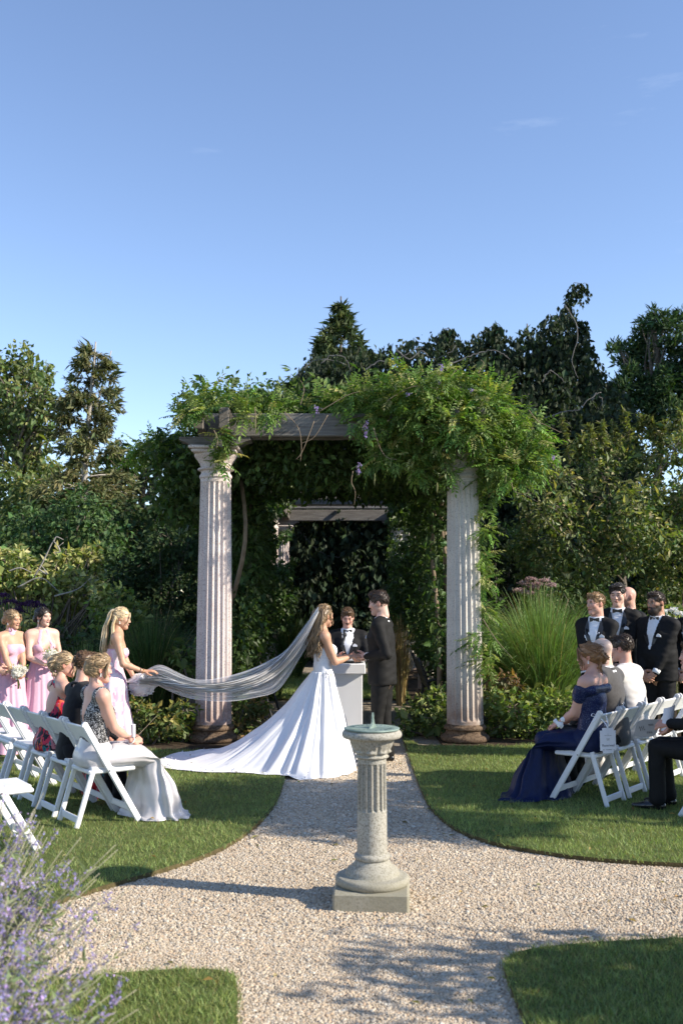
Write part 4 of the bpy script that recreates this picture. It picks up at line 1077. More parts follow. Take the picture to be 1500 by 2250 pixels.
for pts in ([(625, 905), (655, 940), (662, 980), (660, 1015)], [(720, 912), (690, 960), (660, 975)], [(690, 925), (665, 990), (650, 1010)], [(470, 945), (478, 965), (476, 985)], [(560, 895), (562, 930), (560, 950)], [(775, 1035), (772, 1060), (780, 1080), (778, 1110)],
            [(850, 880), (905, 850), (960, 855), (1000, 880)], [(1160, 900), (1180, 925), (1200, 935), (1230, 950)], [(820, 940), (835, 985), (850, 1005), (872, 1010)], [(700, 905), (760, 870), (790, 860)], [(985, 835), (1000, 815), (1015, 810)], [(1050, 820), (1062, 800), (1055, 790)], [(660, 890), (668, 855), (660, 835)], [(1120, 1050), (1130, 1080), (1155, 1085), (1165, 1070)], [(1060, 1360), (1085, 1400), (1110, 1430), (1125, 1447)]):
    link('tendril', MB().tube(smooth_path([P(x, y, 12.2) - wo for x, y in pts], 18), np.linspace(0.006, 0.003, 18), 5).mesh('tendril', M_VINE, True), wis)
for (x, y, ln) in [(803, 935, 0.2), (788, 1025, 0.14), (1005, 957, 0.08), (895, 870, 0.06), (970, 808, 0.10), (965, 840, 0.08), (697, 900, 0.10), (1213, 1008, 0.06), (1035, 862, 0.05)]:
    n = int(300 * ln); c = P(x, y, 12.12) - wo; u = r.random(n)
    p = c + np.column_stack([r.normal(0, 0.022, n) * (1.15 - u), r.normal(0, 0.022, n) * (1.15 - u), 0.05 - ln * u])
    V, F = leaf_mesh(p, norm(r.normal(0, 1, (n, 3))), norm(r.normal(0, 1, (n, 3))), np.full(n, 0.025), np.full(n, 0.02))
    link('flower_cluster', new_mesh('flower_cluster', V, F, M_PETAL, False, np.repeat(vary((0.30, 0.24, 0.46), n, r, 0.25, 0.1), 4, 0)), wis)
for (x, y, ln) in [(823, 1040, 0.16), (960, 1060, 0.14), (1110, 1040, 0.14), (560, 920, 0.12), (475, 950, 0.1)]:   # seed pods
    c = P(x, y, 12.2) - wo
    link('seed_pod', MB().tube([c, c - [0, 0, ln * .3], c - [0.005, 0, ln * .7], c - [0, 0, ln]], [0.004, 0.011, 0.011, 0.003], 6, flat=0.5).mesh('seed_pod', M_STEM, True), wis)

# ---- lavender in the left foreground (Russian sage: many thin spikes)
def sage(label, base, n, h, spread, seed, towards=(0.35, 0.25)):
    r = rng(seed); base = np.asarray(base, float); t = empty('russian_sage', base); tag(t, label, 'flowers', 'russian sage plants in the left foreground')
    mb = MB(); PV = []; LV = []
    for k in range(n):
        a = r.uniform(0, 6.283); q = r.random() ** 0.6
        o = np.array([math.cos(a) * 0.16 * q, math.sin(a) * 0.16 * q, 0])
        e = o + np.array([math.cos(a) * spread * q * r.uniform(0.5, 1.1) + towards[0] * r.uniform(0, 0.5), math.sin(a) * spread * q * r.uniform(0.5, 1.1), h * r.uniform(0.6, 1.05) * (1 - 0.35 * q)])
        p = smooth_path([o, o + (e - o) * [0.35, 0.35, 0.6], e], 8); mb.tube(p, np.linspace(0.003, 0.0012, 8), 4)
        for br in range(5):
            i = r.integers(3, 8); b0 = p[i - 1] if i < 8 else p[7]
            tip = b0 + norm(norm(e - o) + r.normal(0, 0.5, 3) + [0, 0, 0.3]) * r.uniform(0.06, 0.16) if br else b0
            if br: mb.tube([b0, (b0 + tip) / 2 + [0, 0, .004], tip], [0.0016, 0.0014, 0.0008], 4)
            ns = 16; s = r.random(ns)[:, None]
            st = b0 if br else p[4]
            PV.append(st + (tip - st) * (0.25 + 0.75 * s) + r.normal(0, 0.0045, (ns, 3)))
        nl = 24; s = r.random(nl) * 0.85; LV.append(np.stack([np.interp(s, np.linspace(0, 1, 8), p[:, i]) for i in range(3)], 1))
    PV = np.concatenate(PV); LV = np.concatenate(LV); n1, n2 = len(PV), len(LV)
    V, F = leaf_mesh(PV, norm(r.normal(0, 1, (n1, 3))), norm(r.normal(0, 1, (n1, 3))), 0.013 * np.exp(r.normal(0, .25, n1)), np.full(n1, 0.009))
    link('flower_spikes', new_mesh('flower_spikes', V, F, M_PETAL, False, np.repeat(vary((0.34, 0.285, 0.51), n1, r, 0.3, 0.12), 4, 0)), t)
    V, F = leaf_mesh(LV, norm(r.normal(0, 1, (n2, 3)) + [0, 0, .4]), norm(r.normal(0, 1, (n2, 3)) + [0, 0, 1]), 0.05 * np.exp(r.normal(0, .3, n2)), np.full(n2, 0.013))
    link('leaves', new_mesh('leaves', V, F, M_LEAF, False, np.repeat(vary((0.26, 0.30, 0.16), n2, r, 0.25, 0.08), 4, 0)), t)
    mb.obj('stem', mat('sage_stem', (0.3, 0.3, 0.2), (0.38, 0.34, 0.24), 12, 0.8), t, True)
sage('violet russian sage with the tallest spikes, in front of the empty chair', (-1.55, 4.0, 0), 170, 1.24, 0.5, 161)
sage('violet russian sage leaning over the gravel at the left edge', (-1.30, 3.4, 0), 135, 0.98, 0.5, 162)
sage('violet russian sage low at the bottom left corner', (-1.10, 2.95, 0), 110, 0.72, 0.42, 163)
sage('violet russian sage farthest left, cut by the picture edge', (-1.85, 4.4, 0), 60, 1.2, 0.5, 164)

# ---- a few fallen leaves
r = rng(181); n = 130; lp = np.column_stack([r.uniform(-3, 3.5, n), r.uniform(4.3, 11.5, n), np.zeros(n)])
on = np.zeros(n, bool)
for k in LAWNS: on |= inside(LAWNS[k], lp)
lp[:, 2] = np.where(on, LZ + 0.035, 0.014)
V, F = leaf_mesh(lp, norm(np.column_stack([r.normal(0, 1, (n, 2)), r.normal(0, 0.12, n)])), norm(r.normal(0, 0.25, (n, 3)) + [0, 0, 1]), 0.045 * np.exp(r.normal(0, .3, n)), np.full(n, 0.022), 0.3)
tag(link('fallen_leaves', new_mesh('fallen_leaves', V, F, M_LEAF, False, np.repeat(vary((0.26, 0.20, 0.08), n, r, 0.3, 0.15), 4, 0))), 'scattered small fallen leaves on lawn and gravel', 'leaves', kind='stuff')

# ---- clipped bushes just outside the right edge, which shade the right lawn and the path
def yew(label, x, y, rx, ry, h, seed, n=9):
    r = rng(seed); B = []
    for k in range(n):
        B.append((np.array([x + r.uniform(-rx, rx), y + r.uniform(-ry, ry), h * r.uniform(0.25, 0.72)]), np.array([rx * 0.5, ry * 0.6, h * 0.3])))
    shrub('yew_shrub', label, B, seed, dict(dens=100, L=0.13, W=0.075, base=(0.05, 0.08, 0.03), thick=0.7, keep_deep=0.8))
yew('unseen clipped yew added outside the right edge to shade the lawn beside the guests', 5.35, 8.25, 0.5, 0.7, 2.8, 171, 18)  # added bush, casts the lawn shade in place of unseen rows of guests
yew('second clipped yew outside the right edge, nearer the camera', 5.3, 2.8, 0.9, 1.25, 2.95, 172, 24)
r = rng(173); B = [(np.array([7.2 + r.uniform(-0.8, 0.8), 6.75 + r.uniform(-0.85, 0.85), r.uniform(4.1, 5.1)]), np.array([0.46, 0.44, 0.38]) * r.uniform(0.7, 1.1)) for k in range(26)]
tree('hawthorn_tree', 'small round headed hawthorn outside the right edge beyond the guests', gz(7.2, 6.75), (7.2, 6.75, 4.6), 0.09, B, 173, dict(dens=230, L=0.09, W=0.06, base=CRAB, thick=0.7, keep_deep=0.5))
# ================================================================== people: implicit surfaces -> one continuous mesh
def smin(a, b, k):
    if k <= 0: return np.minimum(a, b)
    h = np.clip(0.5 + 0.5 * (b - a) / k, 0, 1)
    return b + (a - b) * h - k * h * (1 - h)

class SDF:
    """list of primitives; each evaluated only near itself. sub=True carves."""
    def __init__(s): s.prims = []
    def cone(s, a, b, ra, rb, k=0.02, flat=None, sub=False):
        """round cone a->b; flat=(axis, factor) squeezes it along a direction"""
        s.prims.append(('c', np.asarray(a, float), np.asarray(b, float), ra, rb, k, flat, sub)); return s
    def chain(s, pts, rad, k=0.02, flat=None):
        for i in range(len(pts) - 1): s.cone(pts[i], pts[i + 1], rad[i], rad[i + 1], k, flat)
        return s
    def ell(s, c, r, k=0.02, rot=None, sub=False):
        s.prims.append(('e', np.asarray(c, float), np.asarray(r, float), rot, None, k, None, sub)); return s
    def box(s):
        lo, hi = [], []
        for q in s.prims:
            if q[7]: continue
            if q[0] == 'c':
                m = max(q[3], q[4]); lo.append(np.minimum(q[1], q[2]) - m); hi.append(np.maximum(q[1], q[2]) + m)
            else:
                m = max(q[2]); lo.append(q[1] - m); hi.append(q[1] + m)
        return np.min(lo, 0), np.max(hi, 0)
    def mesh(s, h, clip=None, pad=None):
        """surface nets at grid size h; clip(X,Y,Z)-> extra field to intersect with"""
        lo, hi = s.box(); p = pad or 3 * h; lo = lo - p; hi = hi + p
        n = np.ceil((hi - lo) / h).astype(int) + 1
        ax = [lo[i] + h * np.arange(n[i]) for i in range(3)]
        D = np.full(n, 0.5, np.float32)
        for q in s.prims:
            typ, A, B, C_, E_, k, flat, sub = q
            if typ == 'c':
                m = max(C_, E_) + k + 2.5 * h; l2 = np.minimum(A, B) - m; h2 = np.maximum(A, B) + m
            else:
                m = k + 2.5 * h; mr = max(B) if C_ is not None else B; l2 = A - mr - m; h2 = A + mr + m
            i0 = np.clip(np.floor((l2 - lo) / h).astype(int), 0, n - 1); i1 = np.clip(np.ceil((h2 - lo) / h).astype(int) + 1, 1, n)
            if (i1 <= i0).any(): continue
            sl = tuple(slice(a, b) for a, b in zip(i0, i1))
            X, Y, Z = np.meshgrid(*[ax[i][sl[i]].astype(np.float32) for i in range(3)], indexing='ij')
            if typ == 'c':
                px, py, pz = X - A[0], Y - A[1], Z - A[2]; ab = B - A
                if flat is not None:
                    f = np.asarray(flat[0], float); g = 1 / flat[1] - 1
                    dt = px * f[0] + py * f[1] + pz * f[2]; da = float(ab @ f)
                    px, py, pz = px + f[0] * dt * g, py + f[1] * dt * g, pz + f[2] * dt * g; ab = ab + f * da * g
                L2 = float(ab @ ab) + 1e-12
                t = np.clip((px * ab[0] + py * ab[1] + pz * ab[2]) / L2, 0, 1)
                d = np.sqrt((px - ab[0] * t) ** 2 + (py - ab[1] * t) ** 2 + (pz - ab[2] * t) ** 2) - (C_ + (E_ - C_) * t)
            else:
                px, py, pz = X - A[0], Y - A[1], Z - A[2]
                if C_ is not None:
                    M = np.asarray(C_).T
                    px, py, pz = M[0, 0] * px + M[0, 1] * py + M[0, 2] * pz, M[1, 0] * px + M[1, 1] * py + M[1, 2] * pz, M[2, 0] * px + M[2, 1] * py + M[2, 2] * pz
                k0 = np.sqrt((px / B[0]) ** 2 + (py / B[1]) ** 2 + (pz / B[2]) ** 2) + 1e-9
                k1 = np.sqrt((px / B[0] ** 2) ** 2 + (py / B[1] ** 2) ** 2 + (pz / B[2] ** 2) ** 2) + 1e-9
                d = k0 * (k0 - 1) / k1
            D[sl] = -smin(-D[sl], d, k) if sub else smin(D[sl], d, k)
        if clip is not None:
            X, Y, Z = np.meshgrid(*[a.astype(np.float32) for a in ax], indexing='ij')
            D = np.maximum(D, clip(X, Y, Z))
        return nets(D, lo, h)

def nets(D, lo, h):
    S = D < 0
    n = np.array(D.shape)
    acc = np.zeros((*(n - 1), 3), np.float32); cnt = np.zeros(n - 1, np.float32)
    for ax in range(3):
        sa = [slice(None)] * 3; sb = [slice(None)] * 3; sa[ax] = slice(0, -1); sb[ax] = slice(1, None)
        A, B = D[tuple(sa)], D[tuple(sb)]; cr = S[tuple(sa)] != S[tuple(sb)]
        idx = np.argwhere(cr)
        if not len(idx): continue
        a = A[cr]; t = a / (a - B[cr]); pt = idx.astype(np.float32); pt[:, ax] += t
        o1, o2 = [i for i in range(3) if i != ax]
        for u in (0, 1):
            for v in (0, 1):
                c = idx.copy(); c[:, o1] -= u; c[:, o2] -= v
                ok = ((c >= 0) & (c < n - 1)).all(1); cc = c[ok]
                np.add.at(acc, (cc[:, 0], cc[:, 1], cc[:, 2]), pt[ok]); np.add.at(cnt, (cc[:, 0], cc[:, 1], cc[:, 2]), 1)
    act = cnt > 0; vid = np.full(n - 1, -1, np.int64); vid[act] = np.arange(act.sum())
    V = acc[act] / cnt[act][:, None] * h + lo
    F = []
    for ax in range(3):
        sa = [slice(None)] * 3; sb = [slice(None)] * 3; sa[ax] = slice(0, -1); sb[ax] = slice(1, None)
        cr = S[tuple(sa)] != S[tuple(sb)]; idx = np.argwhere(cr)
        o1, o2 = (ax + 1) % 3, (ax + 2) % 3
        ok = (idx[:, o1] > 0) & (idx[:, o2] > 0) & (idx[:, o1] < n[o1] - 1) & (idx[:, o2] < n[o2] - 1); idx = idx[ok]
        if not len(idx): continue
        def cell(u, v):
            c = idx.copy(); c[:, o1] -= u; c[:, o2] -= v; return vid[c[:, 0], c[:, 1], c[:, 2]]
        q = np.stack([cell(1, 1), cell(0, 1), cell(0, 0), cell(1, 0)], 1)
        inn = S[tuple(idx.T)]
        q[~inn] = q[~inn][:, ::-1]; F.append(q)
    return V, np.concatenate(F)

def vnormals(V, F):
    n = np.cross(V[F[:, 2]] - V[F[:, 0]], V[F[:, 3]] - V[F[:, 1]]); N = np.zeros_like(V)
    for k in range(4): np.add.at(N, F[:, k], n)
    return norm(N)

def relax(V, F, it=2, lam=0.5):
    e = np.concatenate([F[:, [0, 1]], F[:, [1, 2]], F[:, [2, 3]], F[:, [3, 0]]])
    V = V.copy()
    for _ in range(it):
        acc = np.zeros_like(V); c = np.zeros(len(V))
        np.add.at(acc, e[:, 0], V[e[:, 1]]); np.add.at(c, e[:, 0], 1)
        V = V + lam * (acc / np.maximum(c, 1)[:, None] - V)
    return V

def rotm(yaw=0, pitch=0, roll=0):
    """degrees: yaw left +, pitch up +, roll right-ear-down +; acts on (right, forward, up)"""
    y, p, q = R(yaw), R(pitch), R(roll)
    Z = np.array([[math.cos(y), -math.sin(y), 0], [math.sin(y), math.cos(y), 0], [0, 0, 1]])
    X = np.array([[1, 0, 0], [0, math.cos(p), -math.sin(p)], [0, math.sin(p), math.cos(p)]])
    Yr = np.array([[math.cos(q), 0, math.sin(q)], [0, 1, 0], [-math.sin(q), 0, math.cos(q)]])
    return Z @ X @ Yr

# ---- materials for people
def skin_mat():
    m, nt, N, L, b = _nt('skin')
    at = N.new('ShaderNodeAttribute'); at.attribute_name = 'Col'; L.new(at.outputs['Color'], b.inputs['Base Color'])
    b.inputs['Roughness'].default_value = 0.5; b.inputs['Specular IOR Level'].default_value = 0.35
    b.inputs['Subsurface Weight'].default_value = 0.12; b.inputs['Subsurface Radius'].default_value = (0.012, 0.005, 0.003)
    b.inputs['Subsurface Scale'].default_value = 0.6
    return m
M_SKIN = skin_mat()
def hair_mat():
    m, nt, N, L, b = _nt('hair')
    at = N.new('ShaderNodeAttribute'); at.attribute_name = 'Col'; L.new(at.outputs['Color'], b.inputs['Base Color'])
    b.inputs['Roughness'].default_value = 0.42; b.inputs['Specular IOR Level'].default_value = 0.45
    return m
M_HAIR = hair_mat()
def cloth(name, c, c2=None, rough=0.8, sheen=0.3, scale=40, spec=0.2, bump=0.15):
    return mat(name, c, c2 or tuple(min(1, x * 1.15) for x in c), scale, rough, bump=bump, bscale=scale * 6, spec=spec, sheen=sheen, dist=0.002)
M_SUIT = cloth('black_wool', (0.008, 0.008, 0.009), (0.012, 0.012, 0.013), 0.75, 0.0)
M_SUIT_SOFT = cloth('charcoal_wool', (0.011, 0.0105, 0.010), (0.016, 0.015, 0.014), 0.75, 0.0)
M_SATIN_BLK = cloth('black_satin', (0.012, 0.012, 0.014), None, 0.35, 0.1, spec=0.5)
M_SHIRT = cloth('white_cotton', (0.70, 0.71, 0.74), None, 0.8, 0.1)
M_SHOE = mat('black_leather', (0.008, 0.008, 0.01), (0.012, 0.012, 0.014), 20, 0.22, spec=0.5, coat=0.4)
M_PINK = cloth('pink_chiffon', (0.62, 0.36, 0.46), (0.67, 0.41, 0.51), 0.75, 0.3)
M_WHITE = cloth('white_satin', (0.74, 0.74, 0.77), (0.77, 0.77, 0.79), 0.6, 0.2, bump=0.05)
M_SILVER = cloth('silver_satin', (0.52, 0.49, 0.50), (0.57, 0.54, 0.55), 0.28, 0.2, spec=0.55, bump=0.03)
M_NAVY = cloth('navy_chiffon', (0.004, 0.009, 0.040), (0.007, 0.014, 0.062), 0.5, 0.0)
M_CREAM = cloth('cream_linen', (0.60, 0.57, 0.545), (0.65, 0.62, 0.595), 0.85, 0.2)
M_GREY = cloth('grey_suit_cloth', (0.058, 0.055, 0.055), (0.078, 0.074, 0.073), 0.85, 0.2)
M_BLACKDRESS = cloth('black_jersey', (0.006, 0.006, 0.009), None, 0.85, 0.1)
M_PEARL = mat('pearl', (0.8, 0.77, 0.72), None, rough=0.25, spec=0.6)
M_GOLD = mat('gold', (0.75, 0.52, 0.2), None, rough=0.3, metal=1.0)

def pattern_mat(name, cols, scale, rough=0.7, stretch=(1, 1, 1)):
    """bold printed cloth: blotches in several colours"""
    m, nt, N, L, b = _nt(name); b.inputs['Roughness'].default_value = rough; b.inputs['Specular IOR Level'].default_value = 0.2
    tc = N.new('ShaderNodeTexCoord'); mp = N.new('ShaderNodeMapping'); mp.inputs['Scale'].default_value = stretch
    nz = N.new('ShaderNodeTexNoise'); nz.inputs['Scale'].default_value = scale * 0.6; nz.inputs['Detail'].default_value = 3
    ad = N.new('ShaderNodeMixRGB'); ad.blend_type = 'ADD'; ad.inputs['Fac'].default_value = 0.12
    vo = N.new('ShaderNodeTexVoronoi'); vo.inputs['Scale'].default_value = scale
    L.new(tc.outputs['Object'], mp.inputs[0]); L.new(mp.outputs[0], nz.inputs['Vector'])
    L.new(mp.outputs[0], ad.inputs['Color1']); L.new(nz.outputs['Color'], ad.inputs['Color2']); L.new(ad.outputs[0], vo.inputs['Vector'])
    sp = N.new('ShaderNodeSeparateColor'); L.new(vo.outputs['Color'], sp.inputs[0])
    rp = N.new('ShaderNodeValToRGB'); rp.color_ramp.interpolation = 'CONSTANT'; e = rp.color_ramp.elements
    n = len(cols); e[0].position = 0; e[0].color = (*cols[0], 1); e[1].position = 1 / n; e[1].color = (*cols[1], 1)
    for i in range(2, n): q = e.new(i / n); q.color = (*cols[i], 1)
    L.new(sp.outputs[0], rp.inputs['Fac']); L.new(rp.outputs[0], b.inputs['Base Color'])
    return m
M_FLORAL = pattern_mat('floral_print', [(0.02, 0.02, 0.03), (0.45, 0.02, 0.03), (0.02, 0.02, 0.03), (0.55, 0.04, 0.09), (0.02, 0.02, 0.04), (0.03, 0.16, 0.2), (0.6, 0.1, 0.05), (0.4, 0.02, 0.08), (0.5, 0.2, 0.25)], 34, 0.6, (1, 1, 0.55))
M_LACE = pattern_mat('black_white_lace', [(0.015, 0.015, 0.018), (0.015, 0.015, 0.018), (0.45, 0.44, 0.44), (0.02, 0.02, 0.022), (0.3, 0.3, 0.3), (0.02, 0.02, 0.022)], 75, 0.6)
M_BROCADE = pattern_mat('pink_brocade', [(0.70, 0.55, 0.62), (0.66, 0.36, 0.47), (0.72, 0.60, 0.66), (0.68, 0.42, 0.52), (0.72, 0.62, 0.67)], 26, 0.55, (1, 1, 0.6))
M_SEQUIN = pattern_mat('navy_sequin_lace', [(0.004, 0.009, 0.045), (0.007, 0.014, 0.07), (0.005, 0.01, 0.05), (0.007, 0.014, 0.07), (0.012, 0.02, 0.085), (0.005, 0.01, 0.045), (0.006, 0.011, 0.055), (0.007, 0.013, 0.06), (0.005, 0.01, 0.05), (0.12, 0.15, 0.24)], 110, 0.4)
M_SEWN = pattern_mat('white_lace', [(0.72, 0.72, 0.75), (0.77, 0.77, 0.79), (0.66, 0.66, 0.71), (0.75, 0.75, 0.78)], 60, 0.6)

SKINS = {'fair': (0.62, 0.40, 0.31), 'tan': (0.50, 0.29, 0.19), 'rosy': (0.60, 0.34, 0.26), 'light': (0.66, 0.44, 0.34), 'deep': (0.44, 0.25, 0.17)}
HAIRS = {'blonde': ((0.50, 0.36, 0.19), (0.72, 0.58, 0.38)), 'darkblonde': ((0.16, 0.10, 0.05), (0.42, 0.30, 0.17)), 'brown': ((0.07, 0.038, 0.02), (0.13, 0.075, 0.04)), 'black': ((0.012, 0.009, 0.008), (0.035, 0.024, 0.018)),
         'auburn': ((0.16, 0.075, 0.03), (0.34, 0.18, 0.08)), 'lightbrown': ((0.17, 0.10, 0.05), (0.32, 0.2, 0.1)), 'bronde': ((0.10, 0.06, 0.03), (0.36, 0.25, 0.14)), 'sunny': ((0.17, 0.11, 0.06), (0.50, 0.37, 0.22)), 'grey': ((0.3, 0.28, 0.27), (0.42, 0.4, 0.38)), 'dark': ((0.025, 0.016, 0.012), (0.06, 0.038, 0.025))}

def head_mesh(skin, female, brow, beard=None, stubble=0.0, eyes_open=True, smile=0.0, cropped=None):
    """head in its own frame: x right, y forward, z up, centre between the ears. 0.225 m tall"""
    s = SDF(); jw = 0.046 if female else 0.053
    s.ell((0, -0.012, 0.030), (0.074, 0.092, 0.084), 0.03)
    s.ell((0, 0.030, -0.018), (0.061, 0.060, 0.080), 0.03)
    s.cone((-0.030, 0.012, -0.060), (0, 0.062, -0.092), jw * 0.62, 0.022, 0.03); s.cone((0.030, 0.012, -0.060), (0, 0.062, -0.092), jw * 0.62, 0.022, 0.03)
    s.ell((0, 0.074, -0.096), (0.020, 0.017, 0.015), 0.02)
    for q in (-1, 1):
        s.ell((q * 0.040, 0.055, -0.018), (0.022, 0.026, 0.022), 0.02)
        s.ell((q * 0.031, 0.100, 0.012), (0.019, 0.020, 0.011), 0.016, sub=True)
        s.ell((q * 0.030, 0.074, 0.010), (0.0145, 0.0145, 0.0125), 0.003)
        s.ell((q * 0.075, -0.012, -0.004), (0.008, 0.019, 0.031), 0.006, rotm(yaw=q * 18))
        s.ell((q * 0.0105, 0.094, -0.027), (0.0075, 0.010, 0.0068), 0.006)
    s.cone((-0.036, 0.078, 0.029), (0.036, 0.078, 0.029), 0.011, 0.011, 0.016)
    s.cone((0, 0.086, 0.018), (0, 0.1045, -0.022), 0.0065, 0.0088, 0.010)
    s.ell((0, 0.091, -0.0505), (0.023 + 0.004 * smile, 0.011, 0.0055), 0.005); s.ell((0, 0.089, -0.060), (0.020, 0.011, 0.0065), 0.005)
    s.cone((0, -0.03, -0.04), (0, -0.035, -0.135), 0.055 if not female else 0.048, 0.054 if not female else 0.046, 0.03)
    if beard: s.ell((0, 0.062, -0.085), (0.056, 0.052, 0.05 if beard == 'full' else 0.03), 0.03)
    V, F = s.mesh(0.0060)
    x, y, z = V.T; c = np.tile(np.array(skin, np.float32), (len(V), 1))
    def blend(msk, colr): c[:] = c * (1 - msk[:, None]) + np.asarray(colr) * msk[:, None]
    sk = np.array(skin)
    g = lambda cx, cz, rx, rz, yy=0.045: np.clip(1.4 - ((x - cx) / rx) ** 2 - ((z - cz) / rz) ** 2, 0, 1) * (y > yy)
    for q in (-1, 1):
        blend(0.28 * g(q * 0.040, -0.022, 0.026, 0.02), sk * [1.08, 0.72, 0.68])
        blend(0.3 * g(q * 0.031, 0.014, 0.024, 0.014), sk * [0.75, 0.62, 0.58])
        if eyes_open:
            blend(1.0 * g(q * 0.031, 0.009, 0.013, 0.0055), (0.62, 0.6, 0.58)); blend(1.0 * g(q * 0.031, 0.009, 0.0062, 0.0062), (0.03, 0.02, 0.015))
        blend(0.9 * g(q * 0.031, 0.0165 if eyes_open else 0.005, 0.0165, 0.0038), (0.03, 0.02, 0.016))
        blend((0.95 if not female else 0.8) * g(q * 0.033, 0.031, 0.021, 0.0058), brow)
        blend(0.5 * np.clip(1.3 - ((x - q * 0.075) / 0.02) ** 2 - ((y + 0.01) / 0.03) ** 2 - (z / 0.04) ** 2, 0, 1), sk * [1.05, 0.68, 0.62])
    lip = (0.46, 0.21, 0.18) if female else sk * [0.9, 0.66, 0.62]
    blend(0.9 * g(0, -0.055, 0.027, 0.011, 0.08), lip); blend(0.8 * g(0, -0.0555, 0.024, 0.0022, 0.08), (0.12, 0.04, 0.035))
    blend(0.12 * g(0, -0.022, 0.016, 0.014, 0.09), sk * [1.08, 0.75, 0.7])
    if beard or stubble:
        low = np.clip((-0.018 - z) / 0.012, 0, 1) * np.clip((y - 0.0) / 0.02, 0, 1)
        mou = g(0, -0.041, 0.030, 0.009, 0.075)
        mouth = g(0, -0.055, 0.022, 0.009, 0.08)
        side = np.clip((np.abs(x) - 0.052) / 0.008, 0, 1) * np.clip((-0.0 - z) / 0.03, 0, 1) * (y > -0.015)
        f = np.clip(low * np.clip((-0.035 - z) / 0.012, 0, 1) + mou + side, 0, 1) * (1 - mouth)
        if beard == 'full': blend(f * 0.97, brow)
        elif beard == 'moustache': blend(mou * 0.98, np.array(brow) * 1.6); blend(f * 0.12, brow)
        else: blend(f * stubble, brow)
    if cropped is not None:
        fh = 0.052 + 0.10 * np.clip(-y / 0.08, -0.3, 0.35)
        f = np.clip((z + 0.02 + np.clip(y, -0.04, 0.09) * -0.0 - 0.0) / 0.02, 0, 1) * np.clip((0.068 - y + (z - 0.055) * 0.9) / 0.015, 0, 1) * (np.abs(x) < 0.2)
        f *= np.where((y > 0.03) & (z < 0.06), 0, 1)
        blend(f * cropped[1], cropped[0])
    return V, F, c

def hair_cap(style, cols, r):
    """short or gathered hair as a grooved shell in the head frame"""
    s = SDF()
    if style in ('short', 'quiff', 'flat', 'sidepart'):
        s.ell((0, -0.014, 0.036), (0.082, 0.099, 0.090), 0.02)
        if style == 'quiff': s.ell((0.004, 0.046, 0.098), (0.058, 0.046, 0.034), 0.03); s.ell((0, -0.02, 0.102), (0.062, 0.066, 0.028), 0.03)
        if style == 'short': s.ell((0, 0.035, 0.094), (0.058, 0.05, 0.026), 0.03); s.ell((0, -0.03, 0.1), (0.06, 0.06, 0.026), 0.03)
        if style == 'flat': s.ell((0, 0.03, 0.097), (0.066, 0.058, 0.024), 0.02)
        if style == 'sidepart': s.ell((0.02, 0.04, 0.095), (0.06, 0.045, 0.026), 0.03); s.ell((0, -0.05, 0.06), (0.078, 0.068, 0.07), 0.03)
        s.ell((0, 0.115, -0.040), (0.105, 0.078, 0.112), 0.012, sub=True)      # face opening
        for q in (-1, 1): s.ell((q * 0.085, 0.0, -0.045), (0.03, 0.050, 0.068), 0.012, sub=True)   # round the ears
        s.ell((0, -0.03, -0.13), (0.12, 0.12, 0.072), 0.012, sub=True)         # nape
    else:
        s.ell((0, -0.016, 0.036), (0.083, 0.099, 0.090), 0.02)
        s.ell((0, -0.05, -0.01), (0.074, 0.06, 0.07), 0.03)
        s.ell((0, 0.113, -0.040), (0.076, 0.072, 0.112), 0.015, sub=True)
        for q in (-1, 1): s.ell((q * 0.086, 0.014, -0.05), (0.024, 0.036, 0.052), 0.01, sub=True)
        s.ell((0, 0.0, -0.13), (0.12, 0.14, 0.062), 0.012, sub=True)
        if style == 'bun':
            s.ell((0, -0.125, 0.005), (0.056, 0.042, 0.052), 0.015); s.ell((0.015, -0.10, 0.04), (0.05, 0.045, 0.04), 0.02); s.ell((-0.02, -0.118, -0.03), (0.045, 0.04, 0.04), 0.02); s.ell((0.025, -0.13, -0.01), (0.03, 0.035, 0.035), 0.01)
        if style == 'twist':
            s.ell((0, -0.085, 0.05), (0.062, 0.055, 0.05), 0.03); s.ell((0.012, -0.115, 0.015), (0.032, 0.035, 0.065), 0.015); s.ell((-0.02, -0.105, -0.01), (0.035, 0.035, 0.055), 0.015); s.ell((0, 0.02, 0.108), (0.06, 0.055, 0.024), 0.03)
        if style == 'updo':
            s.ell((0, -0.115, -0.02), (0.056, 0.045, 0.05), 0.02); s.ell((0, -0.08, 0.05), (0.06, 0.06, 0.05), 0.03); s.ell((0.03, -0.11, -0.05), (0.035, 0.035, 0.035), 0.015)
        if style == 'long': s.ell((0, -0.07, -0.02), (0.08, 0.055, 0.09), 0.03); s.ell((0, 0.0, 0.112), (0.05, 0.06, 0.016), 0.02)
    V, F = s.mesh(0.0070); N = vnormals(V, F)
    x, y, z = V.T
    if style in ('short', 'quiff', 'flat', 'sidepart'):
        g = np.sin(x * 420 + 9 * wob(V, 30, 3)) * 0.5 + wob(V, 95, 4)
        V = V + N * (0.0034 * g)[:, None] + N * (0.004 * wob(V, 45, 9) * (z > 0.06))[:, None]
    else:
        ph = np.arctan2(x, z - 0.02 + 0.3 * y); g = 0.6 * np.sin(ph * 46 + 5 * wob(V, 26, 3)) + 0.5 * wob(V, 70, 8) 
        V = V + N * (0.0032 * g + 0.003 * wob(V, 40, 4))[:, None]
    c0, c1 = np.array(cols[0]), np.array(cols[1])
    k = np.clip(0.45 + 0.3 * g + 0.25 * wob(V, 18, 6), 0, 1)[:, None]
    return V, F, c0 + (c1 - c0) * k

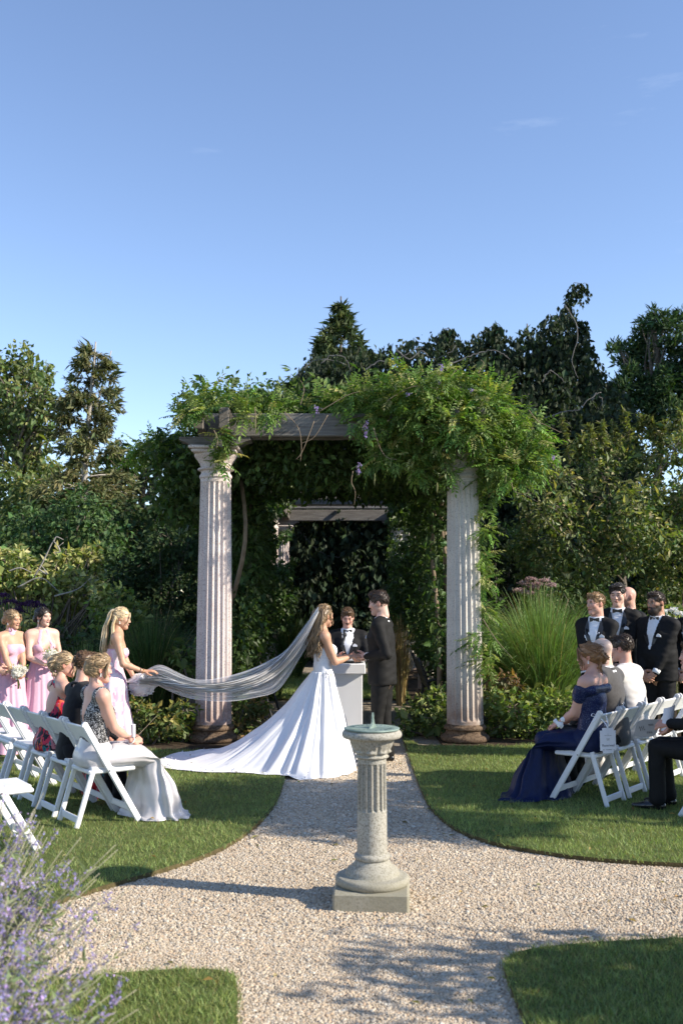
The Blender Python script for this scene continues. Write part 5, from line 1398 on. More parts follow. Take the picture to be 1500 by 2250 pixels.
def strands(guides, n, spread, rad, cols, r, wave=0.0, wl=0.12, taper=0.35, pts=12, sides=4, fan=1.0):
    """bundles of tapering locks along guide curves"""
    mb = MB(); c0, c1 = np.array(cols[0]), np.array(cols[1])
    for g in guides:
        P0 = smooth_path(g, pts); L = np.linalg.norm(np.diff(P0, axis=0), axis=1).sum(); t = np.linspace(0, 1, pts)
        for k in range(n):
            o = r.normal(0, 1, 3) * spread; ph = r.uniform(0, 1.2); w = wave * r.uniform(0.7, 1.3)
            off = o * (0.45 + fan * 0.75 * t)[:, None]
            wv = np.stack([np.sin(t * L / wl * 6.283 + ph), np.cos(t * L / wl * 6.283 + ph) * 0.8, np.zeros(pts)], 1) * (w * np.clip(t * 2.2, 0, 1))[:, None]
            e = r.uniform(0.85, 1.05)
            p = P0[0] + (P0 - P0[0]) * e + off + wv
            mb.tube(p, rad * (1 - (1 - taper) * t ** 1.5) * r.uniform(0.7, 1.25), sides, True, tuple(c0 + (c1 - c0) * r.random() ** 1.2))
    F = []
    return np.concatenate(mb.V), np.concatenate(mb.F4), np.concatenate(mb.F3), np.concatenate(mb.C)

def hand_prims(s, wrist, d, n, curl, thumb_side, sc=1.0, spread=0.12, tcurl=0.4):
    """palm and five fingers; d finger direction, n palm normal (palm faces n), thumb_side +-1 along cross(d,n)"""
    d = norm(d); n = norm(np.asarray(n, float) - d * np.dot(n, d)); w = np.cross(d, n) * thumb_side
    wrist = np.asarray(wrist, float)
    base = wrist + d * 0.012 * sc
    for i, (off, L) in enumerate([(0.030, 0.072), (0.010, 0.080), (-0.010, 0.075), (-0.029, 0.060)]):
        kn = base + d * (0.082 - 0.006 * abs(i - 1)) * sc + w * off * sc
        s.cone(base + w * off * 0.55 * sc, kn, 0.0145 * sc, 0.0125 * sc, 0.012)
        p = kn; a = curl[i] if np.ndim(curl) else curl; fd = norm(d + w * spread * (0.9 - 0.6 * i)); ang = 0
        for j, (f, rr) in enumerate([(0.44, 0.0098), (0.31, 0.0088), (0.25, 0.0076)]):
            ang += a * [0.9, 1.1, 0.7][j]
            dd = fd * math.cos(ang) + n * math.sin(ang); q = p + dd * L * f * sc
            s.cone(p, q, (rr + 0.0008) * sc, rr * sc, 0.003); p = q
    t0 = base + w * 0.026 * sc + n * 0.006 * sc; p = t0
    dirs = [norm(d * 0.55 + w * 0.75 + n * 0.35 * tcurl * 2), norm(d * 0.85 + w * 0.35 + n * 0.5 * tcurl * 2), norm(d * 0.95 + w * 0.05 + n * 0.5 * tcurl * 2)]
    for dd, L, rr in zip(dirs, (0.040, 0.032, 0.026), (0.0135, 0.011, 0.0095)):
        q = p + dd * L * sc; s.cone(p, q, (rr + 0.001) * sc, rr * sc, 0.008); p = q

def two_bone(a, b, l1, l2, pole):
    a, b, pole = map(lambda v: np.asarray(v, float), (a, b, pole)); ab = b - a; L = np.linalg.norm(ab)
    if L > (l1 + l2) * 0.999: b = a + ab / L * (l1 + l2) * 0.999; ab = b - a; L = np.linalg.norm(ab)
    u = ab / L; x = (l1 * l1 - l2 * l2 + L * L) / (2 * L); h = math.sqrt(max(l1 * l1 - x * x, 0))
    p = pole - a; p = p - u * (p @ u); p = norm(p)
    return a + u * x + p * h, b

class Person:
    """local frame: x right, y forward, z up, feet at z=0"""
    def __init__(s, label, loc, heading, h=1.75, female=False, skin='light', group=None, build=1.0, seat=None, lean=0.0, head=(0, 0, 0), twist=0.0, seed=1, girth=1.0, hips_y=0.0, slouch=0.0):
        """heading: degrees, direction faced measured from +x towards +y. seat: hip height when sitting"""
        s.t = empty('person', (loc[0], loc[1], loc[2] if len(loc) > 2 else 0.0), R(heading - 90)); tag(s.t, label, 'person', group)
        s.h, s.f, s.skin, s.r = h, female, np.array(SKINS[skin]), rng(seed); s.seed = seed; s.seat = seat; s.b = build; s.girth = girth
        k = h
        hz = 0.515 * k if seat is None else seat + 0.045
        tl = 0.325 * k                                     # hip to neck base
        ca, sa = math.cos(R(lean)), math.sin(R(lean))
        ax = np.array([0, sa, ca]); s.ax = ax; fw = np.array([0, ca, -sa]); s.fw = fw
        s.pel = np.array([0, hips_y, hz + 0.02 * k]); s.waist = s.pel + ax * tl * 0.30; s.chest = s.pel + ax * tl * 0.66 + fw * 0.005; s.neck = s.pel + ax * tl * 0.985 - fw * 0.01
        tw = R(twist); sw = (0.096 if female else 0.106) * k * build
        rx = np.array([math.cos(tw), math.sin(tw), 0]); s.rx = rx
        sh = s.pel + ax * tl * (0.90 if female else 0.875) - fw * 0.012
        s.sh = {1: sh + rx * sw, -1: sh - rx * sw}
        s.hip = {q: s.pel + np.array([q * 0.05 * k * build, 0, -0.02 * k]) for q in (1, -1)}
        s.ua, s.fa = 0.172 * k, 0.152 * k; s.th = s.ca = 0.2262 * k if seat is None else 0.245 * k
        s.hs = 0.128 * k / 0.225                            # head scale
        s.HR = rotm(*head)
        hc = s.neck + ax * 0.055 * k + np.array([0, 0.018 * k, 0.045 * k])
        s.hc = hc - s.HR @ np.array([0, 0.0, 0.0])
        s.arms = {}; s.legs = {}
        s.bodyV, s.bodyF, s.bodyC = [], [], []
        if seat is None:
            for q in (1, -1): s.leg(q, (q * 0.055 * k * build, 0.0 + (0.02 if q > 0 else -0.02), 0.045 * k))
        else:
            for q in (1, -1): s.leg(q, (q * 0.09, hips_y + 0.42, 0.045 * k))
    def leg(s, q, ankle, pole=None):
        kn, an = two_bone(s.hip[q], ankle, s.th, s.ca, s.hip[q] + np.array([0, 1.0, 0.25 if s.seat else 0]) if pole is None else pole)
        s.legs[q] = (kn, an)
    def arm(s, q, wrist, pole=None, d=None, n=None, curl=0.5, thumb=None, tcurl=0.4):
        el, wr = two_bone(s.sh[q], wrist, s.ua, s.fa, s.sh[q] + np.array([q * 0.25, -0.5, -0.6]) if pole is None else np.asarray(pole, float))
        s.arms[q] = dict(el=el, wr=wr, d=norm(wr - el) if d is None else norm(d), n=np.array([-q, 0, 0.0]) if n is None else np.asarray(n, float), curl=curl, thumb=thumb, tcurl=tcurl)
    def down_arms(s):
        for q in (1, -1):
            if q not in s.arms: s.arm(q, s.sh[q] + np.array([q * 0.05, 0.03, -(s.ua + s.fa) * 0.985]), curl=0.35)
    # -- field pieces
    def torso(s, g, off=0.0, k=0.05):
        h = s.h; b = s.b * s.girth; fl = (s.fw, 0.70 if not s.f else 0.74)
        if s.f:
            g.cone(s.pel - s.ax * 0.02, s.waist, 0.094 * h * b + off, 0.070 * h * b + off, k, fl)
            g.cone(s.waist, s.chest, 0.068 * h * b + off, 0.078 * h * b + off, k, fl)
            g.cone(s.chest, s.neck - s.ax * 0.05, 0.078 * h * b + off, 0.045 * h + off, k, fl)
            for q in (1, -1): g.ell(s.chest + s.rx * q * 0.042 * h - s.ax * 0.012 * h + s.fw * 0.042 * h, np.array([0.036, 0.036, 0.038]) * h + off, 0.02)
        else:
            g.cone(s.pel - s.ax * 0.02, s.waist, 0.092 * h * b + off, 0.088 * h * b + off, k, fl)
            g.cone(s.waist, s.chest, 0.088 * h * b + off, 0.098 * h * b + off, k, fl)
            g.cone(s.chest, s.neck - s.ax * 0.06, 0.098 * h * b + off, 0.05 * h + off, k, fl)
            if s.girth > 1.05: g.ell(s.waist + s.fw * 0.03, (0.10 * h * b + off, 0.085 * h * b + off, 0.10 * h), 0.05)
        g.cone(s.sh[1] - s.rx * 0.03, s.sh[-1] + s.rx * 0.03, 0.036 * h + off, 0.036 * h + off, k)
        g.cone(s.neck, s.sh[1], 0.032 * h + off, 0.030 * h + off, 0.04); g.cone(s.neck, s.sh[-1], 0.032 * h + off, 0.030 * h + off, 0.04)
    def arm_prims(s, g, q, off=0.0, k=0.02, upto=1.0, start=0.0):
        A = s.arms[q]; h = s.h; m = (0.90 if s.f else 1.0) * (s.girth ** 0.5)
        sh, el, wr = s.sh[q], A['el'], A['wr']
        g.cone(sh + (el - sh) * start, el, 0.0315 * h * m + off, 0.0245 * h * m + off, k + 0.01)
        g.cone(el, el + (wr - el) * 0.3, 0.0245 * h * m + off, 0.0240 * h * m + off, k)
        g.cone(el + (wr - el) * 0.3, el + (wr - el) * upto, 0.024 * h * m + off, (0.0155 + 0.0085 * (1 - upto)) * h * m + off, k)
    def leg_prims(s, g, q, off=0.0, k=0.03, upto=1.0, cuff=None):
        kn, an = s.legs[q]; h = s.h; hp = s.hip[q]; m = (1.0 if s.f else 1.0) * s.girth ** 0.5
        g.cone(hp, kn, 0.053 * h * m + off, 0.033 * h * m + off, k + 0.02)
        g.cone(kn, kn + (an - kn) * 0.35, 0.033 * h * m + off, 0.032 * h * m + off, k)
        g.cone(kn + (an - kn) * 0.35, kn + (an - kn) * upto, 0.032 * h * m + off, (cuff or 0.021 * h) + off, k)
    # -- flesh
    def flesh(s, torso=True, arms=(1, -1), legs=False, res=0.016, hands=(1, -1), off=0.0):
        g = SDF()
        if not torso: torso = True; arms = (1, -1); off = -0.010; res = 0.022
        if torso: s.torso(g, off)
        g.cone(s.neck - s.ax * 0.02, s.hc + s.HR @ np.array([0, -0.03, -0.03]) * s.hs, 0.036 * s.h if not s.f else 0.030 * s.h, 0.033 * s.h if not s.f else 0.027 * s.h, 0.03)
        for q in arms: s.arm_prims(g, q, off)
        if legs:
            for q in (1, -1): s.leg_prims(g, q)
        zb = s.waist[2] - 0.035
        V, F = g.mesh(res, (lambda X, Y, Z: (zb - Z).astype(np.float32)) if s.seat is not None else None); V = relax(V, F, 2)
        c = np.tile(s.skin, (len(V), 1)) * (1 + 0.05 * wob(V, 14, s.seed))[:, None]
        s.add_body(V, F, c)
        for q in hands:
            A = s.arms[q]; g = SDF(); d = A['d']
            g.cone(A['wr'] - norm(A['wr'] - A['el']) * 0.03, A['wr'] + d * 0.02, 0.0165 * s.h * 0.95, 0.0175 * s.h * 0.9, 0.012, (norm(A['n'] - d * (A['n'] @ d)), 0.72))
            ts = A['thumb'] if A['thumb'] is not None else 1
            hand_prims(g, A['wr'], d, A['n'], A['curl'], ts, (0.92 if s.f else 1.03) * s.h / 1.75, tcurl=A['tcurl'])
            V, F = g.mesh(0.0060); c = np.tile(s.skin * [1.02, 0.93, 0.9], (len(V), 1)) * (1 + 0.06 * wob(V, 60, 2))[:, None]
            s.add_body(V, F, c)
    def add_body(s, V, F, c):
        o = sum(len(v) for v in s.bodyV); s.bodyV.append(V); s.bodyF.append(F + o); s.bodyC.append(c)
    def head(s, brow=(0.06, 0.04, 0.03), **kw):
        V, F, c = head_mesh(s.skin, s.f, brow, **kw); s.add_body((V * s.hs) @ s.HR.T + s.hc, F, c)
    def finish(s):
        V = np.concatenate(s.bodyV)
        o = link('body', new_mesh('body', V, np.concatenate(s.bodyF), M_SKIN, True, np.clip(np.concatenate(s.bodyC), 0, 0.95)), s.t)
        return s
    def L(s, w):
        """world point -> person frame"""
        a = s.t.rotation_euler[2]; d = np.asarray(w, float) - np.array(s.t.location)
        return np.array([d[0] * math.cos(a) + d[1] * math.sin(a), -d[0] * math.sin(a) + d[1] * math.cos(a), d[2]])
    def H(s, p): return s.HR @ (np.asarray(p, float) * s.hs) + s.hc     # head frame -> person frame
    def hair(s, style, colr, locks=None, **kw):
        cols = HAIRS[colr]; hv = []
        V, F, c = hair_cap(style, cols, s.r); V = (V * s.hs) @ s.HR.T + s.hc
        Vs, F4, F3, Cs = [V], [F], [], [c]; n = len(V)
        v, f4, f3, cc = s.tufts(V, F, style, cols); Vs.append(v); F4.append(f4 + n); F3.append(f3 + n); Cs.append(cc); n += len(v)
        for L in (locks or []):
            g = [[s.H(p) if L.get('head', True) else np.asarray(p, float) for p in q] for q in L['g']]
            v, f4, f3, cc = strands(g, L.get('n', 10), L.get('spread', 0.01), L.get('rad', 0.005), cols, s.r, L.get('wave', 0), L.get('wl', 0.12), L.get('taper', 0.35), fan=L.get('fan', 1.0))
            Vs.append(v); F4.append(f4 + n); F3.append(f3 + n); Cs.append(cc); n += len(v)
        FF = [np.concatenate(F4)] + ([np.concatenate(F3)] if F3 else [])
        return link('hair', new_mesh('hair', np.concatenate(Vs), FF, M_HAIR, True, np.concatenate(Cs)), s.t)
    def tufts(s, V, F, style, cols):
        """fine locks lying on the hair cap, combed back or towards the knot"""
        r = s.r; N = vnormals(V, F); short = style in ('short', 'quiff', 'flat', 'sidepart')
        i = r.choice(len(V), 420 if short else 330); mb = MB(); c0, c1 = np.array(cols[0]), np.array(cols[1])
        Hi = s.HR.T
        for k in i:
            p, n = V[k], N[k]; q = Hi @ (p - s.hc)
            if not short and (np.linalg.norm(q - np.array([0, -0.12, 0.0])) < 0.085 or n @ (s.HR @ np.array([0, 1.0, 0])) > 0.75): continue
            if short: d = np.array([0.25 * np.sign(q[0]) + r.normal(0, .25), -0.75 if style != 'short' else 0.3, 0.45 if q[1] > 0.02 else -0.5]); L = r.uniform(0.016, 0.032); lift = 0.35
            else: d = np.array([0, -0.12, 0.03 if style != 'long' else -0.2]) - q; d = d / (np.linalg.norm(d) + 1e-6) + r.normal(0, .12, 3); L = r.uniform(0.03, 0.06); lift = 0.05
            d = s.HR @ d; d = norm(d - n * (d @ n)); L *= s.hs
            pts = [p - n * 0.002, p + d * L * 0.5 + n * (0.0035 + lift * L * 0.35), p + d * L + n * lift * L * (0.5 if short else -0.3)]
            mb.tube(pts, np.array([0.0034, 0.0036, 0.0009]) * (1.0 if short else 0.85), 3, True, tuple(c0 + (c1 - c0) * np.clip(r.random() ** 1.1, 0, 1)))
        return np.concatenate(mb.V), np.concatenate(mb.F4), np.concatenate(mb.F3), np.concatenate(mb.C)
    def wear(s, name, g, m, res=0.011, clip=None, wr=0.003, wf=22, smooth=2, parent=None, disp=None):
        V, F = g.mesh(res, clip); V = relax(V, F, smooth); N = vnormals(V, F)
        if wr: V = V + N * (wr * (wob(V, wf, s.seed) + 0.6 * wob(V * [1, 1, 2.2], wf * 1.7, s.seed + 3)))[:, None]
        if disp is not None: V = V + N * disp(V)[:, None]
        return link(name, new_mesh(name, V, F, m, True), parent or s.t)

    # -- a suit
    def suit(s, m=None, shirt=True, bow=True, pocket=True, res=0.0145, hem=None, vwidth=0.078, trouser_m=None, shoes=True, seated=False, lapels=True, open_v=True, trousers=True, tie=None):
        m = m or M_SUIT; h = s.h
        g = SDF(); s.torso(g, 0.013, 0.045)
        if not seated:
            hz = hem if hem else 0.475 * h
            g.cone(s.waist, np.array([0, s.pel[1] - 0.0, hz + 0.02]), 0.095 * h * s.b * s.girth + 0.012, 0.101 * h * s.b * s.girth + 0.014, 0.05, (s.fw, 0.74))
        for q in (1, -1):
            s.arm_prims(g, q, 0.0125, 0.012, 0.93); g.cone(s.sh[q] - s.rx * q * 0.03, s.sh[q] + s.rx * q * 0.002, 0.040, 0.037, 0.03)
        zc = s.neck
        clip = None
        vb = s.waist + s.ax * 0.03 * h + s.fw * 0.20
        fw, ax, rx = s.fw, s.ax, s.rx; ch = s.chest
        hz = (hem if hem else 0.475 * h) if not seated else s.pel[2] - 0.10
        def clipf(X, Y, Z):
            px, py, pz = X - vb[0], Y - vb[1], Z - vb[2]
            up = px * ax[0] + py * ax[1] + pz * ax[2]; f = (X - ch[0]) * fw[0] + (Y - ch[1]) * fw[1] + (Z - ch[2]) * fw[2]; sx = px * rx[0] + py * rx[1]
            top = float((zc - vb) @ ax) + 0.01
            wv = vwidth * np.clip(up / top, 0, 1.25) ** 0.85 * np.where(up > 0, 1, 0) + np.where(up > 0, 0, -1)
            cut = np.minimum(wv - np.abs(sx), f - 0.0)                      # >0 inside the opening
            collar = (0.043 * h + 0.004) - np.sqrt((X - zc[0]) ** 2 + ((Y - zc[1]) ** 2) * 0.85)
            cut = np.maximum(cut, np.minimum(collar, Z - (zc[2] - 0.02)))
            if not open_v: cut = np.minimum(collar, Z - (zc[2] - 0.02))
            return np.maximum(cut, hz - Z).astype(np.float32)
        jk = s.wear('jacket', g, m, res, clipf, 0.0055, 15, 2)
        tq = np.linspace(-2.1, 2.1, 22)
        MB().tube([zc + rx * (0.047 * h) * math.sin(t) - fw * (0.044 * h) * math.cos(t) + ax * (0.010 - 0.02 * (abs(t) / 2.1) ** 2) for t in tq], 0.014 - 0.006 * (np.abs(tq) / 2.1) ** 2, 8).obj('jacket_collar', m, jk, True)
        if shirt:
            g = SDF(); s.torso(g, 0.004, 0.05); g.cone(zc - ax * 0.03, zc + ax * 0.04 + fw * 0.012, 0.041 * h, 0.0375 * h, 0.02)
            zw = s.waist[2] - 0.03; zt = zc
            def cs(X, Y, Z):
                up = (X - zt[0]) * ax[0] + (Y - zt[1]) * ax[1] + (Z - zt[2]) * ax[2]; f = (X - zt[0]) * fw[0] + (Y - zt[1]) * fw[1] + (Z - zt[2]) * fw[2]
                return np.maximum(zw - Z, up - 0.046 + 0.16 * np.clip(f, 0, 0.2)).astype(np.float32)
            sh = s.wear('shirt', g, M_SHIRT, 0.014, cs, 0.002, 30, 1)
            for q in (1, -1):
                A = s.arms[q]; u = norm(A['wr'] - A['el'])
                link('shirt_cuff', MB().tube([A['wr'] - u * 0.05, A['wr'] - u * 0.004], [0.0235 * h, 0.022 * h], 12).mesh('shirt_cuff', M_SHIRT, True), sh)
            mb = MB()
            for i in range(3):
                c = zc + (vb - s.fw * 0.2 - zc) * (0.28 + 0.25 * i); mb.bbox(s.front(c, 0.0065), (0.009, 0.006, 0.009), 0.002)
            if open_v: mb.obj('shirt_stud', M_SATIN_BLK, sh)
        c = zc + fw * 0.055 * h / 1.75 * 1.28 + ax * 0.004
        if bow:
            mb = MB(); 
            for q in (1, -1):
                e = c + rx * q * 0.055; w0, w1 = 0.010, 0.025
                V = []
                for p, w in ((c, w0), (c + rx * q * 0.03, w1 * 0.8), (e, w1)):
                    for f2 in (0.009, -0.004): V += [p + ax * w + fw * f2, p - ax * w + fw * f2]
                V = np.array(V); Fq = []
                for k in (0, 4): Fq += [[k, k + 1, k + 5, k + 4], [k + 2, k + 6, k + 7, k + 3], [k, k + 4, k + 6, k + 2], [k + 1, k + 3, k + 7, k + 5]]
                Fq += [[8, 9, 11, 10]]
                mb.add(V, Fq)
            mb.bbox(c + fw * 0.006, (0.022, 0.016, 0.026), 0.005); mb.obj('bow_tie', M_SATIN_BLK, s.t)
        if lapels and open_v:
            mb = MB()
            for q in (1, -1):
                pts_in, pts_out = [], []
                for t in np.linspace(0, 1, 9):
                    up = vb - s.fw * 0.2 + (zc - vb + s.fw * 0.2) * t * 0.97
                    w = vwidth * t ** 0.85; wo_ = w + 0.052 * math.sin(min(1, t * 1.25) * math.pi * 0.62) * (1 if t < 0.82 else max(0.25, (1 - t) / 0.18))
                    pts_in.append(s.front(up + rx * q * (w - 0.004), 0.0225)); pts_out.append(s.front(up + rx * q * wo_, 0.0235))
                V = np.concatenate([pts_in, pts_out]); n = 9
                Fq = [[i, i + 1, n + i + 1, n + i] for i in range(n - 1)]
                if q < 0: Fq = [f[::-1] for f in Fq]
                mb.add(V, Fq)
            mb.obj('lapel', M_SATIN_BLK if m in (M_SUIT, M_SUIT_SOFT) else m, jk, True)
        if pocket:
            pc = s.front(s.chest - rx * 0.095 * h / 1.75 + ax * 0.0, 0.024); u = rx
            V = np.array([pc - u * 0.028 - ax * 0.004, pc + u * 0.028 - ax * 0.002, pc + u * 0.026 + ax * 0.018, pc + u * 0.006 + ax * 0.034, pc - u * 0.012 + ax * 0.026, pc - u * 0.028 + ax * 0.014]); V2 = V + fw * 0.006
            me = bpy.data.meshes.new('pocket_square'); me.from_pydata([tuple(v) for v in np.concatenate([V, V2])], [], [list(range(6))[::-1], list(range(6, 12))] + [[i, (i + 1) % 6, (i + 1) % 6 + 6, i + 6] for i in range(6)]); me.update(); me.materials.append(M_SHIRT)
            link('pocket_square', me, s.t)
        if trousers: s.trousers(trouser_m or m, seated)
        if shoes: s.shoes()
    def front(s, p, off):
        """project a point onto the front of the torso"""
        p = np.asarray(p, float); h = s.h; up = (p - s.pel) @ s.ax; x = (p - s.pel) @ s.rx
        Z = [(s.waist - s.pel) @ s.ax, (s.chest - s.pel) @ s.ax, (s.neck - s.pel) @ s.ax]
        b = s.b * s.girth
        wr = np.interp(up, [0, Z[0], Z[1], Z[2] - 0.06, Z[2]], [0.092 * h * b, 0.088 * h * b, 0.098 * h * b, 0.06 * h, 0.05 * h])
        y = 0.70 * math.sqrt(max(wr * wr - (x * 0.82) ** 2, 0.0004))
        if s.girth > 1.05: y += 0.03 * math.exp(-((up - Z[0]) / 0.12) ** 2)
        q = s.pel + s.ax * up + s.rx * x
        return q + s.fw * (y + off)
    def trousers(s, m, seated=False):
        g = SDF(); h = s.h
        g.cone(s.pel - s.rx * 0.03, s.pel + s.rx * 0.03, 0.074 * h * s.girth, 0.074 * h * s.girth, 0.03, (s.fw, 0.82))
        for q in (1, -1): s.leg_prims(g, q, 0.012, 0.015, 0.98, 0.033 * h)
        zt = s.waist[2] + 0.02
        s.wear('trousers', g, m, 0.017, lambda X, Y, Z: (Z - zt).astype(np.float32), 0.005, 16, 2)
    def shoes(s, m=None, arch=False):
        for q in (1, -1):
            kn, an = s.legs[q]; f = norm(np.array([q * 0.12, 1, 0.0])); a = np.array([an[0], an[1], 0.0]); k = s.h / 1.75
            g = SDF(); dz = an[2] - 0.045 * s.h
            g.cone(a + f * -0.035 * k + [0, 0, 0.036 + dz], a + f * 0.09 * k + [0, 0, 0.034 + dz], 0.036 * k, 0.036 * k, 0.02)
            g.cone(a + f * 0.09 * k + [0, 0, 0.032 + dz], a + f * 0.185 * k + [0, 0, 0.026 + dz], 0.038 * k, 0.026 * k, 0.02, ((0, 0, 1), 0.8)); g.cone(a + [0, 0, 0.05 + dz], a + f * 0.02 + [0, 0, 0.085 + dz], 0.038 * k, 0.032 * k, 0.02)
            V, F = g.mesh(0.011, lambda X, Y, Z: (0.004 + dz - Z).astype(np.float32)); link('shoe', new_mesh('shoe', relax(V, F, 1), F, m or M_SHOE, True), s.t)
    def pearls(s, drop=0.035):
        for q in (1, -1):
            p = s.H((q * 0.080, -0.006, -0.040)); g = MB(); a = np.linspace(0, math.pi, 6)
            for (dz, rr) in ((0, 0.0065), (-0.016, 0.0085)):
                g.lathe([(max(1e-4, rr * math.sin(t)), -rr * math.cos(t)) for t in a], 8, p + [0, 0, dz])
            link('earring', g.mesh('earring', M_PEARL, True), s.t)

def skirt(name, parent, m, waist, rw, hem_c, rh, z1, seed, folds=15, amp=0.05, nt=26, na=150, power=1.0, hip=None, hemw=0.012, lean=None):
    """hanging skirt: waist centre/radii to hem centre/radii with deepening folds"""
    r = rng(seed); a = np.linspace(0, 2 * np.pi, na, endpoint=False); V = []
    ph = r.uniform(0, 6.28, 4); ks = [folds, folds * 1.7 // 1, folds * 0.55 // 1 + 1]
    wave = np.cos(ks[0] * a + 1.3 * np.sin(2 * a + ph[0]) + ph[1]) + 0.45 * np.cos(ks[1] * a + ph[2]) + 0.6 * np.cos(ks[2] * a + ph[3])
    wave = np.sign(wave) * np.abs(wave) ** 0.8
    waist = np.asarray(waist, float); hem_c = np.asarray(hem_c, float)
    for i in range(nt):
        t = i / (nt - 1); u = t ** power
        c = waist[:2] + (hem_c - waist[:2]) * t
        rx = rw[0] + (rh[0] - rw[0]) * u; ry = rw[1] + (rh[1] - rw[1]) * u
        if hip is not None:
            q = math.exp(-((t - 0.16) / 0.13) ** 2); rx += hip * q; ry += hip * q * 0.7
        f = 1 + (amp * (t ** 0.85) * (1 + 0.25 * math.sin(t * 5 + ph[0])) * wave + 0.012 * wave * (t > 0.02)) 
        z = waist[2] + (z1 - waist[2]) * t + hemw * t * np.sin(3 * a + ph[2])
        V.append(np.stack([c[0] + rx * f * np.cos(a), c[1] + ry * f * np.sin(a), z * np.ones(na)], 1))
    return link(name, new_mesh(name, np.concatenate(V), grid_faces(nt, na, True), m, True), parent)
# ================================================================== chairs
M_CHAIR = mat('white_resin', (0.68, 0.68, 0.69), (0.72, 0.72, 0.73), 6, 0.45, spec=0.4)
M_PAD = mat('white_vinyl', (0.67, 0.67, 0.68), (0.71, 0.71, 0.72), 9, 0.5, spec=0.4, bump=0.1)
M_BOLT = mat('steel', (0.3, 0.3, 0.31), None, rough=0.35, metal=1.0)
def bar_rot(a, b):
    """rotation whose local z runs a->b and local x stays sideways"""
    z = norm(np.asarray(b, float) - np.asarray(a, float)); x = np.array([1.0, 0, 0]); y = np.cross(z, x)
    return np.stack([x, y, z], 1)
def rounded(mb, a, b, w, t):
    a, b = np.asarray(a, float), np.asarray(b, float)
    mb.bbox((a + b) / 2, (t, w, np.linalg.norm(b - a)), 0.008, bar_rot(a, b)); return mb
def make_chair():
    t = empty('folding_chair'); o = []
    for q in (-1, 1):
        top, foot = (q * 0.212, -0.245, 0.805), (q * 0.212, 0.235, 0.0)
        mb = MB(); rounded(mb, top, foot, 0.052, 0.024)
        u = norm(np.array(foot) - np.array(top)); c = np.array(top); n = 10            # rounded head of the upright
        yv = np.cross(u, [1.0, 0, 0]); V = []
        for x in (-0.0122, 0.0122):
            for k in range(n + 1):
                an = math.pi * k / n; V.append(c + [x, 0, 0] + yv * 0.026 * math.cos(an) - u * 0.024 * math.sin(an))
        m = n + 1; F = [[k, k + 1, m + k + 1, m + k] for k in range(n)]
        mb.add(np.array(V), F); n0 = mb.n - 2 * m
        mb.F3 += [np.array([[n0, n0 + k + 1, n0 + k] for k in range(1, n)]), np.array([[n0 + m, n0 + m + k, n0 + m + k + 1] for k in range(1, n)])]
        o.append(mb.obj('front_leg', M_CHAIR, t))
        o.append(MB().tube([(q * 0.222, -0.035, 0.43), (q * 0.228, -0.035, 0.43)], 0.007, 10).obj('bolt', M_BOLT, t))
        o.append(rounded(MB(), (q * 0.186, -0.15, 0.46), (q * 0.186, -0.285, 0.0), 0.042, 0.022).obj('rear_leg', M_CHAIR, t))
    mb = MB(); a, b = np.array((0, -0.236, 0.79)), np.array((0, -0.146, 0.64)); mb.bbox((a + b) / 2, (0.40, 0.018, np.linalg.norm(b - a)), 0.008, bar_rot(a, b)); o.append(mb.obj('backrest', M_CHAIR, t))
    o.append(MB().bbox((0, 0.005, 0.425), (0.385, 0.40, 0.035), 0.01).obj('seat', M_CHAIR, t))
    o.append(MB().bbox((0, 0.01, 0.452), (0.36, 0.36, 0.024), 0.011).obj('seat_pad', M_PAD, t))
    o.append(MB().bbox((0, -0.262, 0.06), (0.35, 0.02, 0.055), 0.006).obj('rear_rail', M_CHAIR, t))
    o.append(MB().bbox((0, 0.175, 0.105), (0.40, 0.02, 0.05), 0.006).obj('front_rail', M_CHAIR, t))
    return t
CH0 = make_chair(); used_chair = [False]
def chair(x, y, heading, label, group):
    if not used_chair[0]: t = CH0; used_chair[0] = True
    else:
        t = CH0.copy(); COL.objects.link(t)
        for c in CH0.children:
            d = c.copy(); COL.objects.link(d); d.parent = t
    t.location = (x, y, LZ); t.rotation_euler = (0, 0, R(heading - 90)); tag(t, label, 'chair', group); return t
def fwd(a): return np.array([math.cos(R(a)), math.sin(R(a))])
HL, HR_ = 36, 142
LO, RO = np.array([-1.96, 8.33]), np.array([2.19, 9.13])
lstep = np.array([-math.sin(R(HL)), math.cos(R(HL))]) * 0.5; rstep = np.array([math.sin(R(HR_)), -math.cos(R(HR_))]) * 0.5
lc = [LO + lstep * k for k in range(6)]; rc = [RO + rstep * k for k in range(5)]
for k, lab in enumerate(['white folding chair under the woman in the silver skirt', 'white folding chair under the guest in black, left row', 'white folding chair under the woman in the floral dress',
                         'empty white folding chair next to the woman in the floral dress', 'empty white folding chair second from the far end of the left row', 'empty white folding chair at the far end of the left row']):
    chair(*lc[k], HL, lab, 'white folding chairs on the lawn')
for k, lab in enumerate(['white folding chair with a reserved tag under the navy gown', 'white folding chair under the man in the grey jacket', 'white folding chair under the man in the cream jacket',
                         'empty white folding chair next to the man in the cream jacket', 'empty white folding chair at the far end of the right row']):
    chair(*rc[k], HR_, lab, 'white folding chairs on the lawn')
chair(-2.50, 7.40, 34, 'empty white folding chair behind the lavender at the left edge', 'white folding chairs on the lawn')
chair(3.12, 8.50, 148, 'white folding chair under the man with black trousers at the right edge', 'white folding chairs on the lawn')

